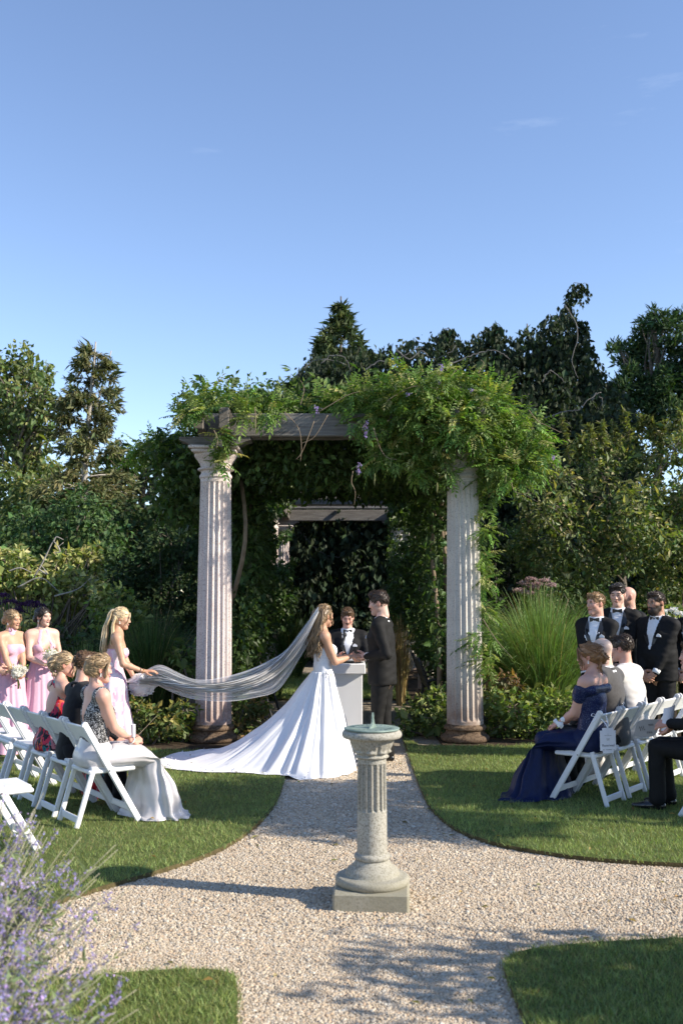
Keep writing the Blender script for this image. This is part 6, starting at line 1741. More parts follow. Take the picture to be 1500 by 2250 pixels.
# ---- reserved tag with ribbon on the navy woman's chair
def text_mesh(s, size, m, extr=0.0):
    cu = bpy.data.curves.new('lettering', 'FONT'); cu.body = s; cu.size = size; cu.align_x = 'CENTER'; cu.align_y = 'CENTER'; cu.resolution_u = 2
    o = bpy.data.objects.new('lettering', cu); COL.objects.link(o); dg = bpy.context.evaluated_depsgraph_get(); me = bpy.data.meshes.new_from_object(o.evaluated_get(dg))
    COL.objects.unlink(o); bpy.data.objects.remove(o); me.materials.clear(); me.materials.append(m); return me
M_CARD = mat('white_card', (0.72, 0.71, 0.76), None, rough=0.8); M_INK = mat('ink', (0.10, 0.09, 0.10), None, rough=0.8)
M_RIBBON = mat('white_ribbon', (0.78, 0.78, 0.82), None, rough=0.4, spec=0.5)
f2 = fwd(HR_); back = RO - f2 * 0.30
tg = empty('reserved_tag', (2.315, 8.80, 0.50), R(12)); tg.scale = (1.4, 1.4, 1.4); tag(tg, 'white card tag lettered Reserved hanging on the chair of the navy gown', 'tag')
w, hgt, c = 0.105, 0.155, 0.016
pts = [(-w / 2 + c, hgt), (w / 2 - c, hgt), (w / 2 - c, hgt - c), (w / 2, hgt - c), (w / 2, c), (w / 2 - c, c), (w / 2 - c, 0), (-w / 2 + c, 0), (-w / 2 + c, c), (-w / 2, c), (-w / 2, hgt - c), (-w / 2 + c, hgt - c)]
n = len(pts); V = [(x, -0.0015, z) for x, z in pts] + [(x, 0.0015, z) for x, z in pts]
me = bpy.data.meshes.new('card'); me.from_pydata(V, [], [list(range(n)), list(range(n, 2 * n))[::-1]] + [[i, i + n, (i + 1) % n + n, (i + 1) % n] for i in range(n)]); me.update(); me.materials.append(M_CARD)
link('card', me, tg)
o = link('lettering', text_mesh('Reserved', 0.022, M_INK), tg); o.location = (0, -0.003, 0.048); o.rotation_euler = (R(90), 0, 0)
mb = MB()
for (x, z, ww) in [(0, 0.088, 0.022), (0, 0.081, 0.016), (-0.03, 0.022, 0.012), (0.005, 0.022, 0.04), (0.038, 0.022, 0.008), (-0.016, 0.108, 0.014), (0.016, 0.108, 0.014), (0, 0.108, 0.009), (0, 0.113, 0.005), (0, 0.118, 0.002)]:
    mb.box((x, -0.0025, z), (ww, 0.0012, 0.0018))
mb.obj('small_print', M_INK, tg)
mb = MB()
mb.tube(smooth_path([(0, 0, hgt - 0.01), (-0.01, 0.0, hgt + 0.02), (-0.03, 0.02, hgt + 0.05), (-0.055, 0.04, hgt + 0.075)], 14), 0.0035, 6, flat=0.3); mb.tube(smooth_path([(0, 0, hgt - 0.01), (0.008, 0.01, hgt + 0.03), (0.006, 0.03, hgt + 0.07)], 12), 0.0035, 6, flat=0.3)
mb.tube(smooth_path([(-0.055, 0.03, hgt + 0.075), (-0.085, 0.03, hgt + 0.087), (-0.093, 0.025, hgt + 0.072), (-0.055, 0.025, hgt + 0.072), (-0.035, 0.025, hgt + 0.092), (-0.025, 0.02, hgt + 0.08), (-0.055, 0.025, hgt + 0.075)], 30), 0.004, 6, flat=0.3)
mb.tube(smooth_path([(-0.055, 0.025, hgt + 0.075), (-0.075, 0.02, hgt + 0.05), (-0.095, 0.015, hgt + 0.035)], 10), 0.0035, 6, flat=0.3)
mb.obj('ribbon', M_RIBBON, tg, True)

# ================================================================== the couple and the officiant
def below(z, zt=None):
    return lambda X, Y, Z: (Z - z).astype(np.float32) if zt is None else np.maximum(Z - z, zt - Z).astype(np.float32)

groom = Person('groom in a black tuxedo holding hands with the bride', (0.455, 11.16), 166, 1.865, False, 'fair', build=1.07, head=(2, -10, 0), lean=1.5, seed=3)
g = groom
g.leg(1, (0.10, -0.04, 0.085)); g.leg(-1, (-0.10, 0.05, 0.085))
hw = P(790, 1442, 11.08); lh = g.L(hw)
g.arm(-1, lh + [-0.01, -0.07, 0.0], pole=(-0.5, -0.6, 0.6), d=(0.15, 1, -0.05), n=(0.6, 0, -0.8), curl=0.55, thumb=-1)
g.arm(1, lh + [0.06, -0.06, -0.02], pole=(0.5, -0.6, 0.6), d=(-0.1, 1, -0.05), n=(-0.6, 0, 0.8), curl=0.55, thumb=1)
g.suit(M_SUIT_SOFT, vwidth=0.07); g.flesh(torso=False, arms=()); g.head((0.035, 0.022, 0.015), stubble=0.25, smile=1); g.hair('quiff', 'dark'); g.finish()

bride = Person('bride in a white strapless gown with long train and veil', (-0.205, 10.98), 14, 1.72, True, 'tan', head=(28, -3, 0), seed=4)
b = bride; hb = b.L(hw)
b.arm(1, hb + [0.03, -0.09, 0.005], pole=(0.45, -0.35, 0.7), d=(-0.15, 1, 0.0), n=(-0.4, 0, -0.9), curl=0.45, thumb=-1)
b.arm(-1, hb + [-0.05, -0.08, 0.0], pole=(-0.45, -0.35, 0.7), d=(0.15, 1, 0), n=(0.4, 0, -0.9), curl=0.45, thumb=1)
b.flesh(); b.head((0.14, 0.09, 0.05))
gd = []
for x in (-0.07, -0.045, -0.02, 0.0, 0.025, 0.05, 0.072):
    gd.append([(x * 0.7, -0.05, 0.09), (x * 1.15, -0.105, 0.02), (x * 1.25, -0.125, -0.10), (x * 1.25 + 0.01, -0.155, -0.24), (x * 1.3 + 0.02, -0.15, -0.36), (x * 1.3 + 0.02, -0.16, -0.44)])
gd.append([(0.07, 0.035, 0.05), (0.082, 0.03, -0.02), (0.07, 0.06, -0.06), (0.085, 0.05, -0.10)])
b.hair('long', 'bronde', [dict(g=gd[:-1], n=13, spread=0.014, rad=0.0085, wave=0.014, wl=0.15), dict(g=gd[-1:], n=4, spread=0.005, rad=0.004, wave=0.008)])
zt = b.chest[2] + 0.028
gg = SDF(); b.torso(gg, 0.007, 0.04)
def bod(X, Y, Z):
    f = (X - b.chest[0]) * 0 + (Y - b.chest[1])
    return np.maximum(Z - (zt + 0.03 * np.clip(f / 0.1, -0.6, 1) - 0.028 * np.exp(-(X / 0.03) ** 2) * (f > 0)), b.waist[2] - 0.07 - Z).astype(np.float32)
b.wear('bodice', gg, M_SEWN, 0.009, bod, 0.001)
b.finish()

def bride_skirt():
    """gown from the waist out to the long train lying on the path and lawn"""
    px = TRAIN_PX
    hem = np.array([G(x, y, 0.03)[:2] for x, y in px]); c0 = np.array([-0.205, 10.98])
    k = len(hem); na = 420
    hemc = smooth_path(np.concatenate([hem, hem[:1]]), na + 1)[:-1]; _u = norm(hemc - hemc.mean(0)); hemc = hemc + _u * (0.010 * np.abs(np.sin(np.arange(na) / na * np.pi * 64)) + 0.014 * np.sin(np.arange(na) / na * 2 * np.pi * 13))[:, None]
    ang = np.unwrap(np.arctan2(hemc[:, 1] - c0[1], hemc[:, 0] - c0[0]))
    wa = np.linspace(0, -2 * np.pi, na, endpoint=False); off = ang[0]
    a = np.arctan2(hemc[:, 1] - c0[1], hemc[:, 0] - c0[0])
    wz = float(b.waist[2]) - 0.045
    W = np.column_stack([c0[0] + 0.150 * np.cos(a), c0[1] + 0.135 * np.sin(a), np.full(na, wz)])
    # spread the waist angles so pleats are even round the body
    ea = np.linspace(0, 1, na, endpoint=False); a2 = a[0] + (-2 * np.pi) * ea if np.unwrap(a)[-1] < np.unwrap(a)[0] else a[0] + 2 * np.pi * ea
    am = 0.45 * np.unwrap(a) + 0.55 * a2
    W[:, 0] = c0[0] + 0.106 * np.cos(am); W[:, 1] = c0[1] + 0.136 * np.sin(am)
    Hh = np.column_stack([hemc, np.full(na, 0.0)])
    d = Hh - W; dist = np.linalg.norm(d[:, :2], axis=1); out = norm(d[:, :2])
    nt = 46; V = []; s = np.linspace(0, 1, na, endpoint=False); r = rng(44)
    ph = r.uniform(0, 6.28, 6)
    fold = 0.8 * np.cos(2 * np.pi * 17 * s + 1.8 * np.sin(2 * np.pi * 3 * s + ph[0])) + 0.55 * np.cos(2 * np.pi * 31 * s + 1.5 * np.sin(2 * np.pi * 5 * s) + ph[1]) + 0.6 * np.cos(2 * np.pi * 8 * s + ph[2]); fine = np.cos(2 * np.pi * 52 * s + 2 * np.sin(2 * np.pi * 4 * s + ph[4])) + 0.6 * np.cos(2 * np.pi * 77 * s + ph[5])
    tang = norm(np.roll(hemc, -1, 0) - np.roll(hemc, 1, 0)); nrm2 = np.column_stack([out, np.zeros(na)])
    for i in range(nt):
        t = i / (nt - 1)
        p0 = W; far = np.clip((dist - 0.45) / 1.2, 0, 1)[:, None]
        p1 = W + np.column_stack([out * (0.06 + 0.10 * dist)[:, None], np.full(na, -0.33)])
        p2x = W[:, :2] + d[:, :2] * (0.62 - 0.22 * far)
        p2 = np.column_stack([p2x, (wz * 0.33) * (1 - far[:, 0]) + 0.07 * far[:, 0]]); p3 = Hh
        p = p0 * (1 - t) ** 3 + 3 * p1 * t * (1 - t) ** 2 + 3 * p2 * t * t * (1 - t) + p3 * t ** 3
        A = (0.006 + 0.024 * t ** 0.8 * (1 - 0.35 * t)) * (1 + 0.5 * far[:, 0])
        flat = far[:, 0] * t ** 3
        p = p + nrm2 * (fold * A * (1 - flat) + fine * 0.0045 * math.exp(-((t - 0.12) / 0.22) ** 2) + 0.018 * wob(p, 5.0, 17) * math.sin(t * math.pi))[:, None]
        p[:, 2] += 0.016 * wob(p, 4.5, 18) * flat
        p[:, 2] += fold * A * (0.25 + 0.75 * flat) * 0.75 * (t < 0.995) * np.clip((1 - t) * 8, 0.15, 1)
        lift = 0.018 + LZ * np.clip((-0.42 - p[:, 0]) / 0.12, 0, 1) + 0.012 * np.sin(2 * np.pi * 22 * s + ph[3]) * t ** 4
        p[:, 2] = np.maximum(p[:, 2], lift)
        if i == nt - 1: p[:, 2] = 0.012 + LZ * np.clip((-0.42 - p[:, 0]) / 0.12, 0, 1)
        V.append(p)
    V = np.concatenate(V) - np.array(b.t.location)
    a_ = -b.t.rotation_euler[2]; V = np.column_stack([V[:, 0] * math.cos(a_) - V[:, 1] * math.sin(a_), V[:, 0] * math.sin(a_) + V[:, 1] * math.cos(a_), V[:, 2]])
    F = grid_faces(nt, na, True)
    link('gown_skirt', new_mesh('gown_skirt', V, F, M_WHITE, True), b.t)
    # appliqued lace: small petals at hip and hem
    r = rng(45); Vg = V.reshape(nt, na, 3); C = []
    for k in range(420):
        if k < 60: i = int(np.clip(abs(r.normal(0, 4)), 0, 13)); j = int(r.normal(na * 0.085, 4.5)) % na
        else: i = nt - 2 - int(abs(r.normal(0, 2.2))); j = r.integers(0, na)
        C.append(Vg[i, j])
    C = np.array(C); nC = np.array([0.6, -0.4, 0.4])
    Vv, Ff = leaf_mesh(C + norm(C * [1, 1, 0]) * 0.002 + [0, 0, 0.003], norm(r.normal(0, 1, C.shape)), norm(C * [1, 1, 0] + [0, 0, 0.4]), np.full(len(C), 0.022), np.full(len(C), 0.016), 0.02)
    ap = link('lace_applique', new_mesh('lace_applique', Vv, Ff, M_WHITE, True), b.t); ap['kind'] = 'stuff'
bride_skirt()

def veil_mat(op):
    m, nt, N, L, bs = _nt('tulle')
    N.remove(bs); df = N.new('ShaderNodeBsdfDiffuse'); df.inputs[0].default_value = (0.95, 0.95, 0.97, 1); tl = N.new('ShaderNodeBsdfTranslucent'); tl.inputs[0].default_value = (0.95, 0.95, 0.97, 1)
    m1 = N.new('ShaderNodeMixShader'); m1.inputs[0].default_value = 0.2; L.new(df.outputs[0], m1.inputs[1]); L.new(tl.outputs[0], m1.inputs[2])
    tp = N.new('ShaderNodeBsdfTransparent'); mx = N.new('ShaderNodeMixShader'); mx.inputs[0].default_value = op
    L.new(tp.outputs[0], mx.inputs[1]); L.new(m1.outputs[0], mx.inputs[2]); L.new(mx.outputs[0], N['Material Output'].inputs[0]); return m
M_TULLE = veil_mat(0.5); M_TULLE2 = veil_mat(0.9)
def veil_sheet(top, bot, Y0, Y1, seed, na=150, nt=40, fold=0.05, nf=5, bulge=0.06):
    r = rng(seed); top = smooth_path(top, na); bot = smooth_path(bot, na); u = np.linspace(0, 1, na); V = []
    ph = r.uniform(0, 6.28, 5)
    for i in range(nt):
        t = i / (nt - 1); px = top + (bot - top) * t
        yy = Y0 + (Y1 - Y0) * u + fold * np.clip(u * 5, 0.1, 1) * (np.sin(t * nf * 6.28 + 2.5 * np.sin(u * 4 + ph[0])) * 0.6 + 0.5 * np.sin(t * nf * 2.3 * 6.28 + u * 7 + ph[1])) + bulge * math.sin(t * math.pi)
        jit = 2.0 * np.sin(t * 9 + u * 14 + ph[2]) * np.sin(t * math.pi)
        V.append(np.array([P(x, y + j, q) for (x, y), q, j in zip(px, yy, jit)]))
    return np.concatenate(V), grid_faces(nt, na)
def veil():
    T = [(699, 1333), (665, 1380), (628, 1428), (590, 1452), (540, 1474), (480, 1490), (430, 1493), (392, 1478), (362, 1463), (342, 1462), (320, 1474), (305, 1488)]
    Bt = [(702, 1350), (678, 1412), (655, 1452), (632, 1490), (606, 1520), (565, 1532), (505, 1541), (430, 1537), (380, 1522), (345, 1505), (325, 1500), (312, 1500)]
    T2 = [(699, 1333), (662, 1388), (622, 1438), (588, 1466), (540, 1487), (480, 1500), (430, 1501), (392, 1496), (362, 1490), (342, 1488), (322, 1490), (305, 1492)]
    B2 = [(700, 1346), (672, 1405), (646, 1445), (615, 1478), (580, 1500), (545, 1512), (500, 1521), (435, 1520), (385, 1512), (350, 1506), (325, 1503), (306, 1503)]
    loc = np.array(b.t.location); a_ = -b.t.rotation_euler[2]; Vs, Fs, n = [], [], 0
    for (t_, b_, y0, y1, sd, kw) in [(T, Bt, 10.90, 10.98, 1, dict(fold=0.09, nf=4)), (T2, B2, 10.87, 10.95, 2, dict(fold=0.10, nf=7, bulge=-0.05)), (T2, B2, 10.93, 11.0, 3, dict(fold=0.10, nf=6, bulge=0.08))]:
        V, F = veil_sheet(t_, b_, y0, y1, sd, **kw); Vs.append(V); Fs.append(F + n); n += len(V)
    # gathered end held in the hands: crumpled loops
    r = rng(9); c = P(310, 1505, 11.0)
    for k in range(6):
        na, nt = 40, 26; u = np.linspace(0, 2 * np.pi, na); q = []
        for i in range(nt):
            v = i / (nt - 1) * np.pi
            R_ = 0.11 * (1 + 0.25 * np.sin(3 * u + k) * np.sin(v) + 0.18 * np.cos(5 * u + 2 * k + v * 2)); 
            q.append(np.stack([c[0] - 0.0 + R_ * 1.05 * np.sin(v) * np.cos(u) + 0.02 * r.normal(), c[1] + 0.5 * R_ * np.sin(v) * np.sin(u) + 0.015 * k, c[2] + R_ * 0.95 * np.cos(v) + 0.0 * u], 1))
        if k % 2 == 0: Vs.append(np.concatenate(q)); Fs.append(grid_faces(nt, na) + n); n += na * nt
    V = np.concatenate(Vs) - loc; V = np.column_stack([V[:, 0] * math.cos(a_) - V[:, 1] * math.sin(a_), V[:, 0] * math.sin(a_) + V[:, 1] * math.cos(a_), V[:, 2]])
    o = link('veil', new_mesh('veil', V, np.concatenate(Fs), [M_TULLE, M_TULLE2], True), b.t)
    mi = np.zeros(len(o.data.polygons), np.int32); k0 = len(Fs[0]); mi[k0:k0 + len(Fs[1]) + len(Fs[2])] = 1; o.data.polygons.foreach_set('material_index', mi); o['label'] = 'sheer white tulle veil'
veil()

off = Person('officiant with a moustache reading behind the lectern', (0.075, 12.42), -90, 1.665, False, 'rosy', head=(0, -18, 0), seed=5, build=1.08)
o_ = off
o_.arm(1, (0.12, 0.34, 1.12), pole=(0.6, -0.3, 0.8), curl=0.3); o_.arm(-1, (-0.12, 0.34, 1.13), pole=(-0.6, -0.3, 0.8), curl=0.3)
o_.suit(vwidth=0.075); o_.flesh(torso=False, arms=()); o_.head((0.05, 0.03, 0.02), beard=None, stubble=0.0, eyes_open=False); 
o_.hair('quiff', 'brown')
mo = SDF(); 
for q in (1, -1): mo.cone((0, 0.102, -0.038), (q * 0.024, 0.092, -0.046), 0.008, 0.0055, 0.004)
V, F = mo.mesh(0.004); link('moustache', new_mesh('moustache', (V * o_.hs) @ o_.HR.T + o_.hc, F, M_HAIR, True, np.tile((0.10, 0.05, 0.03), (len(V), 1))), o_.t)
o_.finish()
mic = empty('microphone', (0.02, 11.93, 1.12)); tag(mic, 'black microphone on a thin stand in front of the officiant', 'microphone')
hd = np.array([0.015, 0.13, 0.26])
MB().tube(smooth_path([(0, 0.0, -0.02), (0, 0.0, 0.08), (0.0, 0.04, 0.12), (0.0, 0.06, 0.13)], 14), 0.006, 8).obj('stand', M_IRON, mic, True)
MB().tube([(-0.015, 0.055, 0.11), hd], [0.012, 0.017], 10).obj('handle', M_IRON, mic, True)
u = norm(hd - np.array([-0.015, 0.055, 0.11])); a = np.linspace(0, np.pi, 8)
MB().tube([hd + u * (0.02 - 0.03 * math.cos(t)) for t in a], [max(0.002, 0.028 * math.sin(t)) for t in a], 12).obj('grille', mat('mic_mesh', (0.02, 0.02, 0.022), (0.06, 0.06, 0.06), 200, 0.5), mic, True)

# ================================================================== bridesmaids
def gown(p, m, seed, hem=(0.34, 0.33), amp=0.045, folds=13, hemc=(0, 0.02), z1=0.012, bodice=None, top=None, clip=None, hip=0.03):
    g = SDF(); p.torso(g, 0.0065, 0.04); zt = p.chest[2] + 0.035 if top is None else top
    p.wear('bodice', g, bodice or m, 0.0095, clip or below(zt, p.waist[2] - 0.05), 0.0012, 30)
    skirt('gown_skirt', p.t, m, p.waist + [0, 0, -0.005], (0.073 * p.h, 0.058 * p.h), hemc, hem, z1, seed, folds, amp, hip=hip)

def bouquet(label, c, seed, n=40, rad=0.09):
    r = rng(seed); t = empty('bouquet', c); tag(t, label, 'bouquet', 'white bouquets of the bridesmaids')
    for k in range(n):
        u = norm(r.normal(size=3) + [0, -0.3, 0.4]) * rad * r.uniform(0.4, 1.0); rr = r.uniform(0.018, 0.034); m = 26
        q = norm(r.normal(size=(m, 3))) * rr
        V, F = leaf_mesh(u + q * 0.3, norm(q), norm(r.normal(0, 1, (m, 3))), np.full(m, rr * 0.9), np.full(m, rr * 0.7), 0.3)
        link('bloom', new_mesh('bloom', V, F, M_PETAL, False, np.repeat(vary((0.85, 0.83, 0.76), m, r, 0.05, 0.02), 4, 0)), t)
    m = 60; u = norm(r.normal(size=(m, 3)) + [0, 0, 0.7]) * rad * r.uniform(0.8, 1.5, (m, 1))
    V, F = leaf_mesh(u, norm(u), norm(r.normal(size=(m, 3))), np.full(m, 0.03), np.full(m, 0.012)); link('greenery', new_mesh('greenery', V, F, M_LEAF, False, np.repeat(vary((0.3, 0.36, 0.14), m, r, 0.2, 0.08), 4, 0)), t)
    mb = MB()
    for k in range(9): mb.tube([(r.normal(0, .02), r.normal(0, .02), -0.02), (r.normal(0, .006), r.normal(0, .006), -0.1), (r.normal(0, .014), r.normal(0, .014), -0.19)], 0.004, 5)
    mb.obj('stems', M_STEM, t, True)
    return t

# blonde veil holder
d = Person('blonde bridesmaid in a strapless pink brocade gown carrying the veil', (-2.50, 10.95, LZ), 14, 1.66, True, 'tan', head=(-6, -12, 0), lean=7, seed=6)
w1 = d.L(P(318, 1476, 10.86)); w2 = d.L(P(298, 1497, 11.02))
d.arm(1, w1, pole=(0.5, -0.2, 0.6), d=(0.1, 1, 0.12), n=(-0.2, 0, -1), curl=0.35, thumb=-1); d.arm(-1, w2, pole=(-0.5, -0.2, 0.6), d=(0.2, 1, 0.0), n=(0.3, 0, -1), curl=0.5, thumb=1)
d.flesh(); d.head((0.2, 0.13, 0.07))
gd = [[(x * 0.5, -0.085, 0.075), (x * 0.9, -0.135, 0.05), (x * 1.2, -0.145, -0.04), (x * 1.5, -0.15, -0.16), (x * 2.0 + 0.02, -0.14, -0.30), (x * 2.4 + 0.03, -0.10, -0.42)] for x in (-0.04, -0.015, 0.01, 0.035)]
g2 = [[(x * 0.9, -0.06, 0.01), (x * 1.1, -0.07, -0.08), (x * 1.2, -0.06, -0.2), (x * 1.3, -0.02, -0.32), (x * 1.2, 0.03, -0.42), (x * 1.2, 0.08, -0.47)] for x in (0.06, 0.072, 0.084, -0.07)]
g3 = [[(0.03, 0.08, 0.085), (0.055, 0.095, 0.04), (0.066, 0.088, -0.02), (0.07, 0.07, -0.07)]]
d.hair('gathered', 'blonde', [dict(g=gd, n=14, spread=0.011, rad=0.0075, wave=0.010, wl=0.2), dict(g=g2, n=10, spread=0.009, rad=0.0075, wave=0.012, wl=0.2), dict(g=g3, n=4, spread=0.004, rad=0.004)])
gown(d, M_BROCADE, 21, (0.36, 0.34), 0.05, 11, (0, -0.02), top=d.chest[2] + 0.02); d.pearls(); d.finish()
A = d.arms[1]; uu = norm(A['wr'] - A['el'])
for k, (q, m) in enumerate(((0.055, M_IRON), (0.02, M_GOLD))):
    c = A['wr'] - uu * q; e1 = norm(np.cross(uu, [0, 0, 1])); e2 = np.cross(uu, e1); an = np.linspace(0, 6.283, 17)
    link('bracelet', MB().tube([c + (e1 * math.cos(t) + e2 * math.sin(t)) * 0.029 for t in an], 0.003, 6).mesh('bracelet', m, True), d.t)

# dark-haired bridesmaid with the halter gown
c = Person('dark haired bridesmaid in a pink halter gown holding a white bouquet', (-3.62, 12.15, LZ), -52, 1.65, True, 'fair', head=(22, -6, 4), seed=7)
bq = P(113, 1443, 11.93); lb = c.L(bq)
c.arm(1, lb + [0.05, -0.02, -0.10], pole=(0.6, -0.3, 0.6), d=(-0.8, 0.5, 0.2), n=(0, 0.5, 0.8), curl=0.9, thumb=-1); c.arm(-1, lb + [-0.09, -0.03, -0.10], pole=(-0.6, -0.3, 0.6), d=(0.8, 0.5, 0.2), n=(0, 0.5, 0.8), curl=0.9, thumb=1)
c.flesh(); c.head((0.03, 0.02, 0.015))
c.hair('updo', 'black', [dict(g=[[(q * 0.05, 0.075, 0.07), (q * 0.076, 0.055, 0.02), (q * 0.082, 0.03, -0.05), (q * 0.08, 0.045, -0.12)] for q in (1, -1)], n=6, spread=0.006, rad=0.0045, wave=0.008)])
def halter(X, Y, Z, p=c):
    f = Y - p.chest[1]; z0 = p.chest[2] + 0.01; ztop = p.neck[2] + 0.015
    strap = 0.022 - np.abs(np.abs(X) - (0.075 - 0.04 * np.clip((Z - z0) / (ztop - z0), 0, 1)))
    up = np.where(f > -0.01, np.where(np.abs(X) > 0.10 - 0.25 * np.clip(Z - z0, 0, 0.2), Z - z0, np.maximum(np.minimum(Z - z0 + 0.10 - 1.5 * np.abs(X), 1), -1)), Z - (z0 - 0.09))
    up = np.where((Z > z0) & (f > -0.02), -strap, up)
    return np.maximum(np.maximum(up, Z - ztop), p.waist[2] - 0.05 - Z).astype(np.float32)
gown(c, M_PINK, 22, (0.33, 0.33), 0.05, 14, (0, 0.02), clip=halter); c.pearls(); c.finish()
bouquet('white rose bouquet held up by the dark haired bridesmaid', bq, 31, 44, 0.085)

# fair bridesmaid with the scarf neckline
f = Person('light brown haired bridesmaid in a strapless pink gown with a scarf, holding a low bouquet', (-3.93, 11.95, LZ), -35, 1.62, True, 'tan', head=(12, -10, 6), seed=8)
bq = P(42, 1477, 11.7); lb = f.L(bq)
f.arm(1, lb + [0.02, -0.04, -0.10], pole=(0.6, -0.5, 0.5), d=(-0.55, 0.75, -0.1), n=(-0.2, 0.2, 0.9), curl=0.75, thumb=-1); f.arm(-1, lb + [-0.10, -0.04, -0.09], pole=(-0.6, -0.4, 0.5), d=(0.8, 0.5, 0), n=(0, 0.5, 0.8), curl=0.9, thumb=1)
f.flesh(); f.head((0.12, 0.08, 0.05))
f.hair('updo', 'darkblonde', [dict(g=[[(q * 0.045, 0.08, 0.078), (q * 0.074, 0.068, 0.03), (q * 0.078, 0.05, -0.05), (q * 0.076, 0.055, -0.13)] for q in (1, -1)], n=5, spread=0.005, rad=0.0045, wave=0.006)])
gown(f, M_PINK, 23, (0.32, 0.32), 0.05, 13, (0, 0.02), top=f.chest[2] + 0.045); f.pearls()
g = SDF(); g.cone(f.neck - [0, 0, 0.0], f.neck + [0, 0.01, 0.035], 0.045 * f.h / 1.2, 0.034 * f.h, 0.02); g.cone(f.neck + [0.03, 0.03, -0.005], f.sh[-1] + [0.02, 0.0, 0.03], 0.04, 0.03, 0.03)
f.wear('scarf', g, M_PINK, 0.009, None, 0.003, 30); f.finish()
bouquet('white bouquet held low by the bridesmaid with the scarf', bq, 32, 44, 0.085)

# bridesmaid cut by the left edge
e = Person('bridesmaid in pink cut off by the left edge', (-4.20, 11.85, LZ), -25, 1.66, True, 'fair', head=(10, -5, 0), seed=9)
e.arm(1, (0.06, 0.26, 0.98), pole=(0.6, -0.4, 0.5), curl=0.8); e.arm(-1, (-0.06, 0.26, 0.98), pole=(-0.6, -0.4, 0.5), curl=0.8)
e.flesh(); e.head(); e.hair('updo', 'lightbrown'); gown(e, M_PINK, 24, (0.32, 0.32), 0.05, 13, top=e.chest[2] + 0.06); e.finish()

# ================================================================== seated women on the left
def lap_skirt(p, m, seed, knee=0.45, kz=0.50, hem_y=0.58, hem=(0.34, 0.2), folds=11, amp=0.05, train=None, z1=0.01, w0=(0.165, 0.125), kw=0.21):
    """skirt of a seated figure: hips, lap, knees, then hanging to the ground"""
    y0 = p.pel[1]; hz = p.pel[2]
    st = [((0, p.waist[1], p.waist[2] - 0.02), (w0[0] * 0.80, w0[1] * 0.9), 0), ((0, y0 - 0.005, hz + 0.02), (w0[0] * 1.12, w0[1] * 1.15), 15), ((0, y0 + 0.05, hz - 0.005), (w0[0] * 1.2, 0.125), 48),
          ((0, y0 + 0.18, hz - 0.02), (kw * 0.95, 0.105), 80), ((0, y0 + knee * 0.78, kz + 0.01), (kw, 0.10), 88), ((0, y0 + knee + 0.01, kz - 0.02), (kw * 1.04, 0.105), 122), ((0, y0 + knee + 0.045, kz - 0.13), (kw * 1.14, 0.13), 160),
          ((0, y0 + (knee + hem_y) / 2 + 0.04, kz * 0.42), (kw * 1.36, 0.18), 172), ((0, y0 + hem_y, 0.06), (hem[0], hem[1]), 178), ((0, y0 + hem_y, z1), (hem[0] * 1.08, hem[1] * 1.12), 180)]
    n = 60; t0 = np.linspace(0, 1, len(st)); tt = np.linspace(0, 1, n)
    C = smooth_path([s[0] for s in st], n); rx = np.interp(tt, t0, [s[1][0] for s in st]); rz = np.interp(tt, t0, [s[1][1] for s in st]); an = np.interp(tt, t0, [s[2] for s in st])
    na = 130; a = np.linspace(0, 2 * np.pi, na, endpoint=False); r = rng(seed); ph = r.uniform(0, 6.28, 5); V = []
    wv = np.cos(folds * a + 1.4 * np.sin(2 * a + ph[0]) + ph[1]) + 0.5 * np.cos((folds * 2 - 3) * a + ph[2])
    for i in range(n):
        t = tt[i]; e2 = np.array([0, math.cos(R(an[i])), math.sin(R(an[i]))]) * -1.0
        k = 1 + wv * amp * np.clip((t - 0.25) / 0.75, 0, 1) ** 1.1 + 0.035 * np.sin(4 * a + t * 16 + ph[3]) * np.clip(t * 4, 0, 1)
        q = C[i] + np.outer(rx[i] * np.cos(a) * k, [1, 0, 0]) + np.outer(rz[i] * np.sin(a) * k, e2)
        if train is not None: q = q + np.outer(np.clip((t - 0.72) / 0.28, 0, 1) ** 2 * np.clip(np.cos(a - train[2]), 0, 1) ** 1.2, [train[0], train[1], 0])
        q = q + np.outer(0.022 * np.clip((t - 0.2) * 3, 0, 1) * wob(q * [1, 1, 0.55], 9, seed) + 0.010 * wob(q * [1, 2.0, 0.6], 17, seed + 2) * np.clip((t - 0.1) * 3, 0, 1), [0.15, 0.9, 0.25])
        q[:, 2] = np.maximum(q[:, 2], z1 + 0.012 * (1 + np.sin(9 * a + ph[4])) * (t < 0.99))
        V.append(q)
    g = SDF(); k = p.h
    g.cone(p.pel - [0.03, 0, 0.02], p.pel + [0.03, 0, -0.02], 0.088 * k * p.girth, 0.088 * k * p.girth, 0.04); g.cone(p.pel, p.waist, 0.085 * k * p.girth, 0.068 * k * p.girth, 0.04, (p.fw, 0.8))
    for q in (1, -1): g.cone(p.hip[q], p.legs[q][0], 0.062 * k, 0.05 * k, 0.04)
    zt_ = p.waist[2] + 0.005
    p.wear('skirt_seat', g, m, 0.012, lambda X, Y, Z: np.maximum(Z - zt_, 0.452 - Z).astype(np.float32), 0.004, 18)
    return link('skirt', new_mesh('skirt', np.concatenate(V), grid_faces(n, na, True), m, True, None, True), p.t)

def sit(label, ch, heading, h, skin, seed, dy=-0.03, **kw):
    q = ch + fwd(heading) * dy
    return Person(label, (q[0], q[1], LZ), heading, h, kw.pop('female', True), skin, seat=0.462, seed=seed, hips_y=-0.05, **kw)

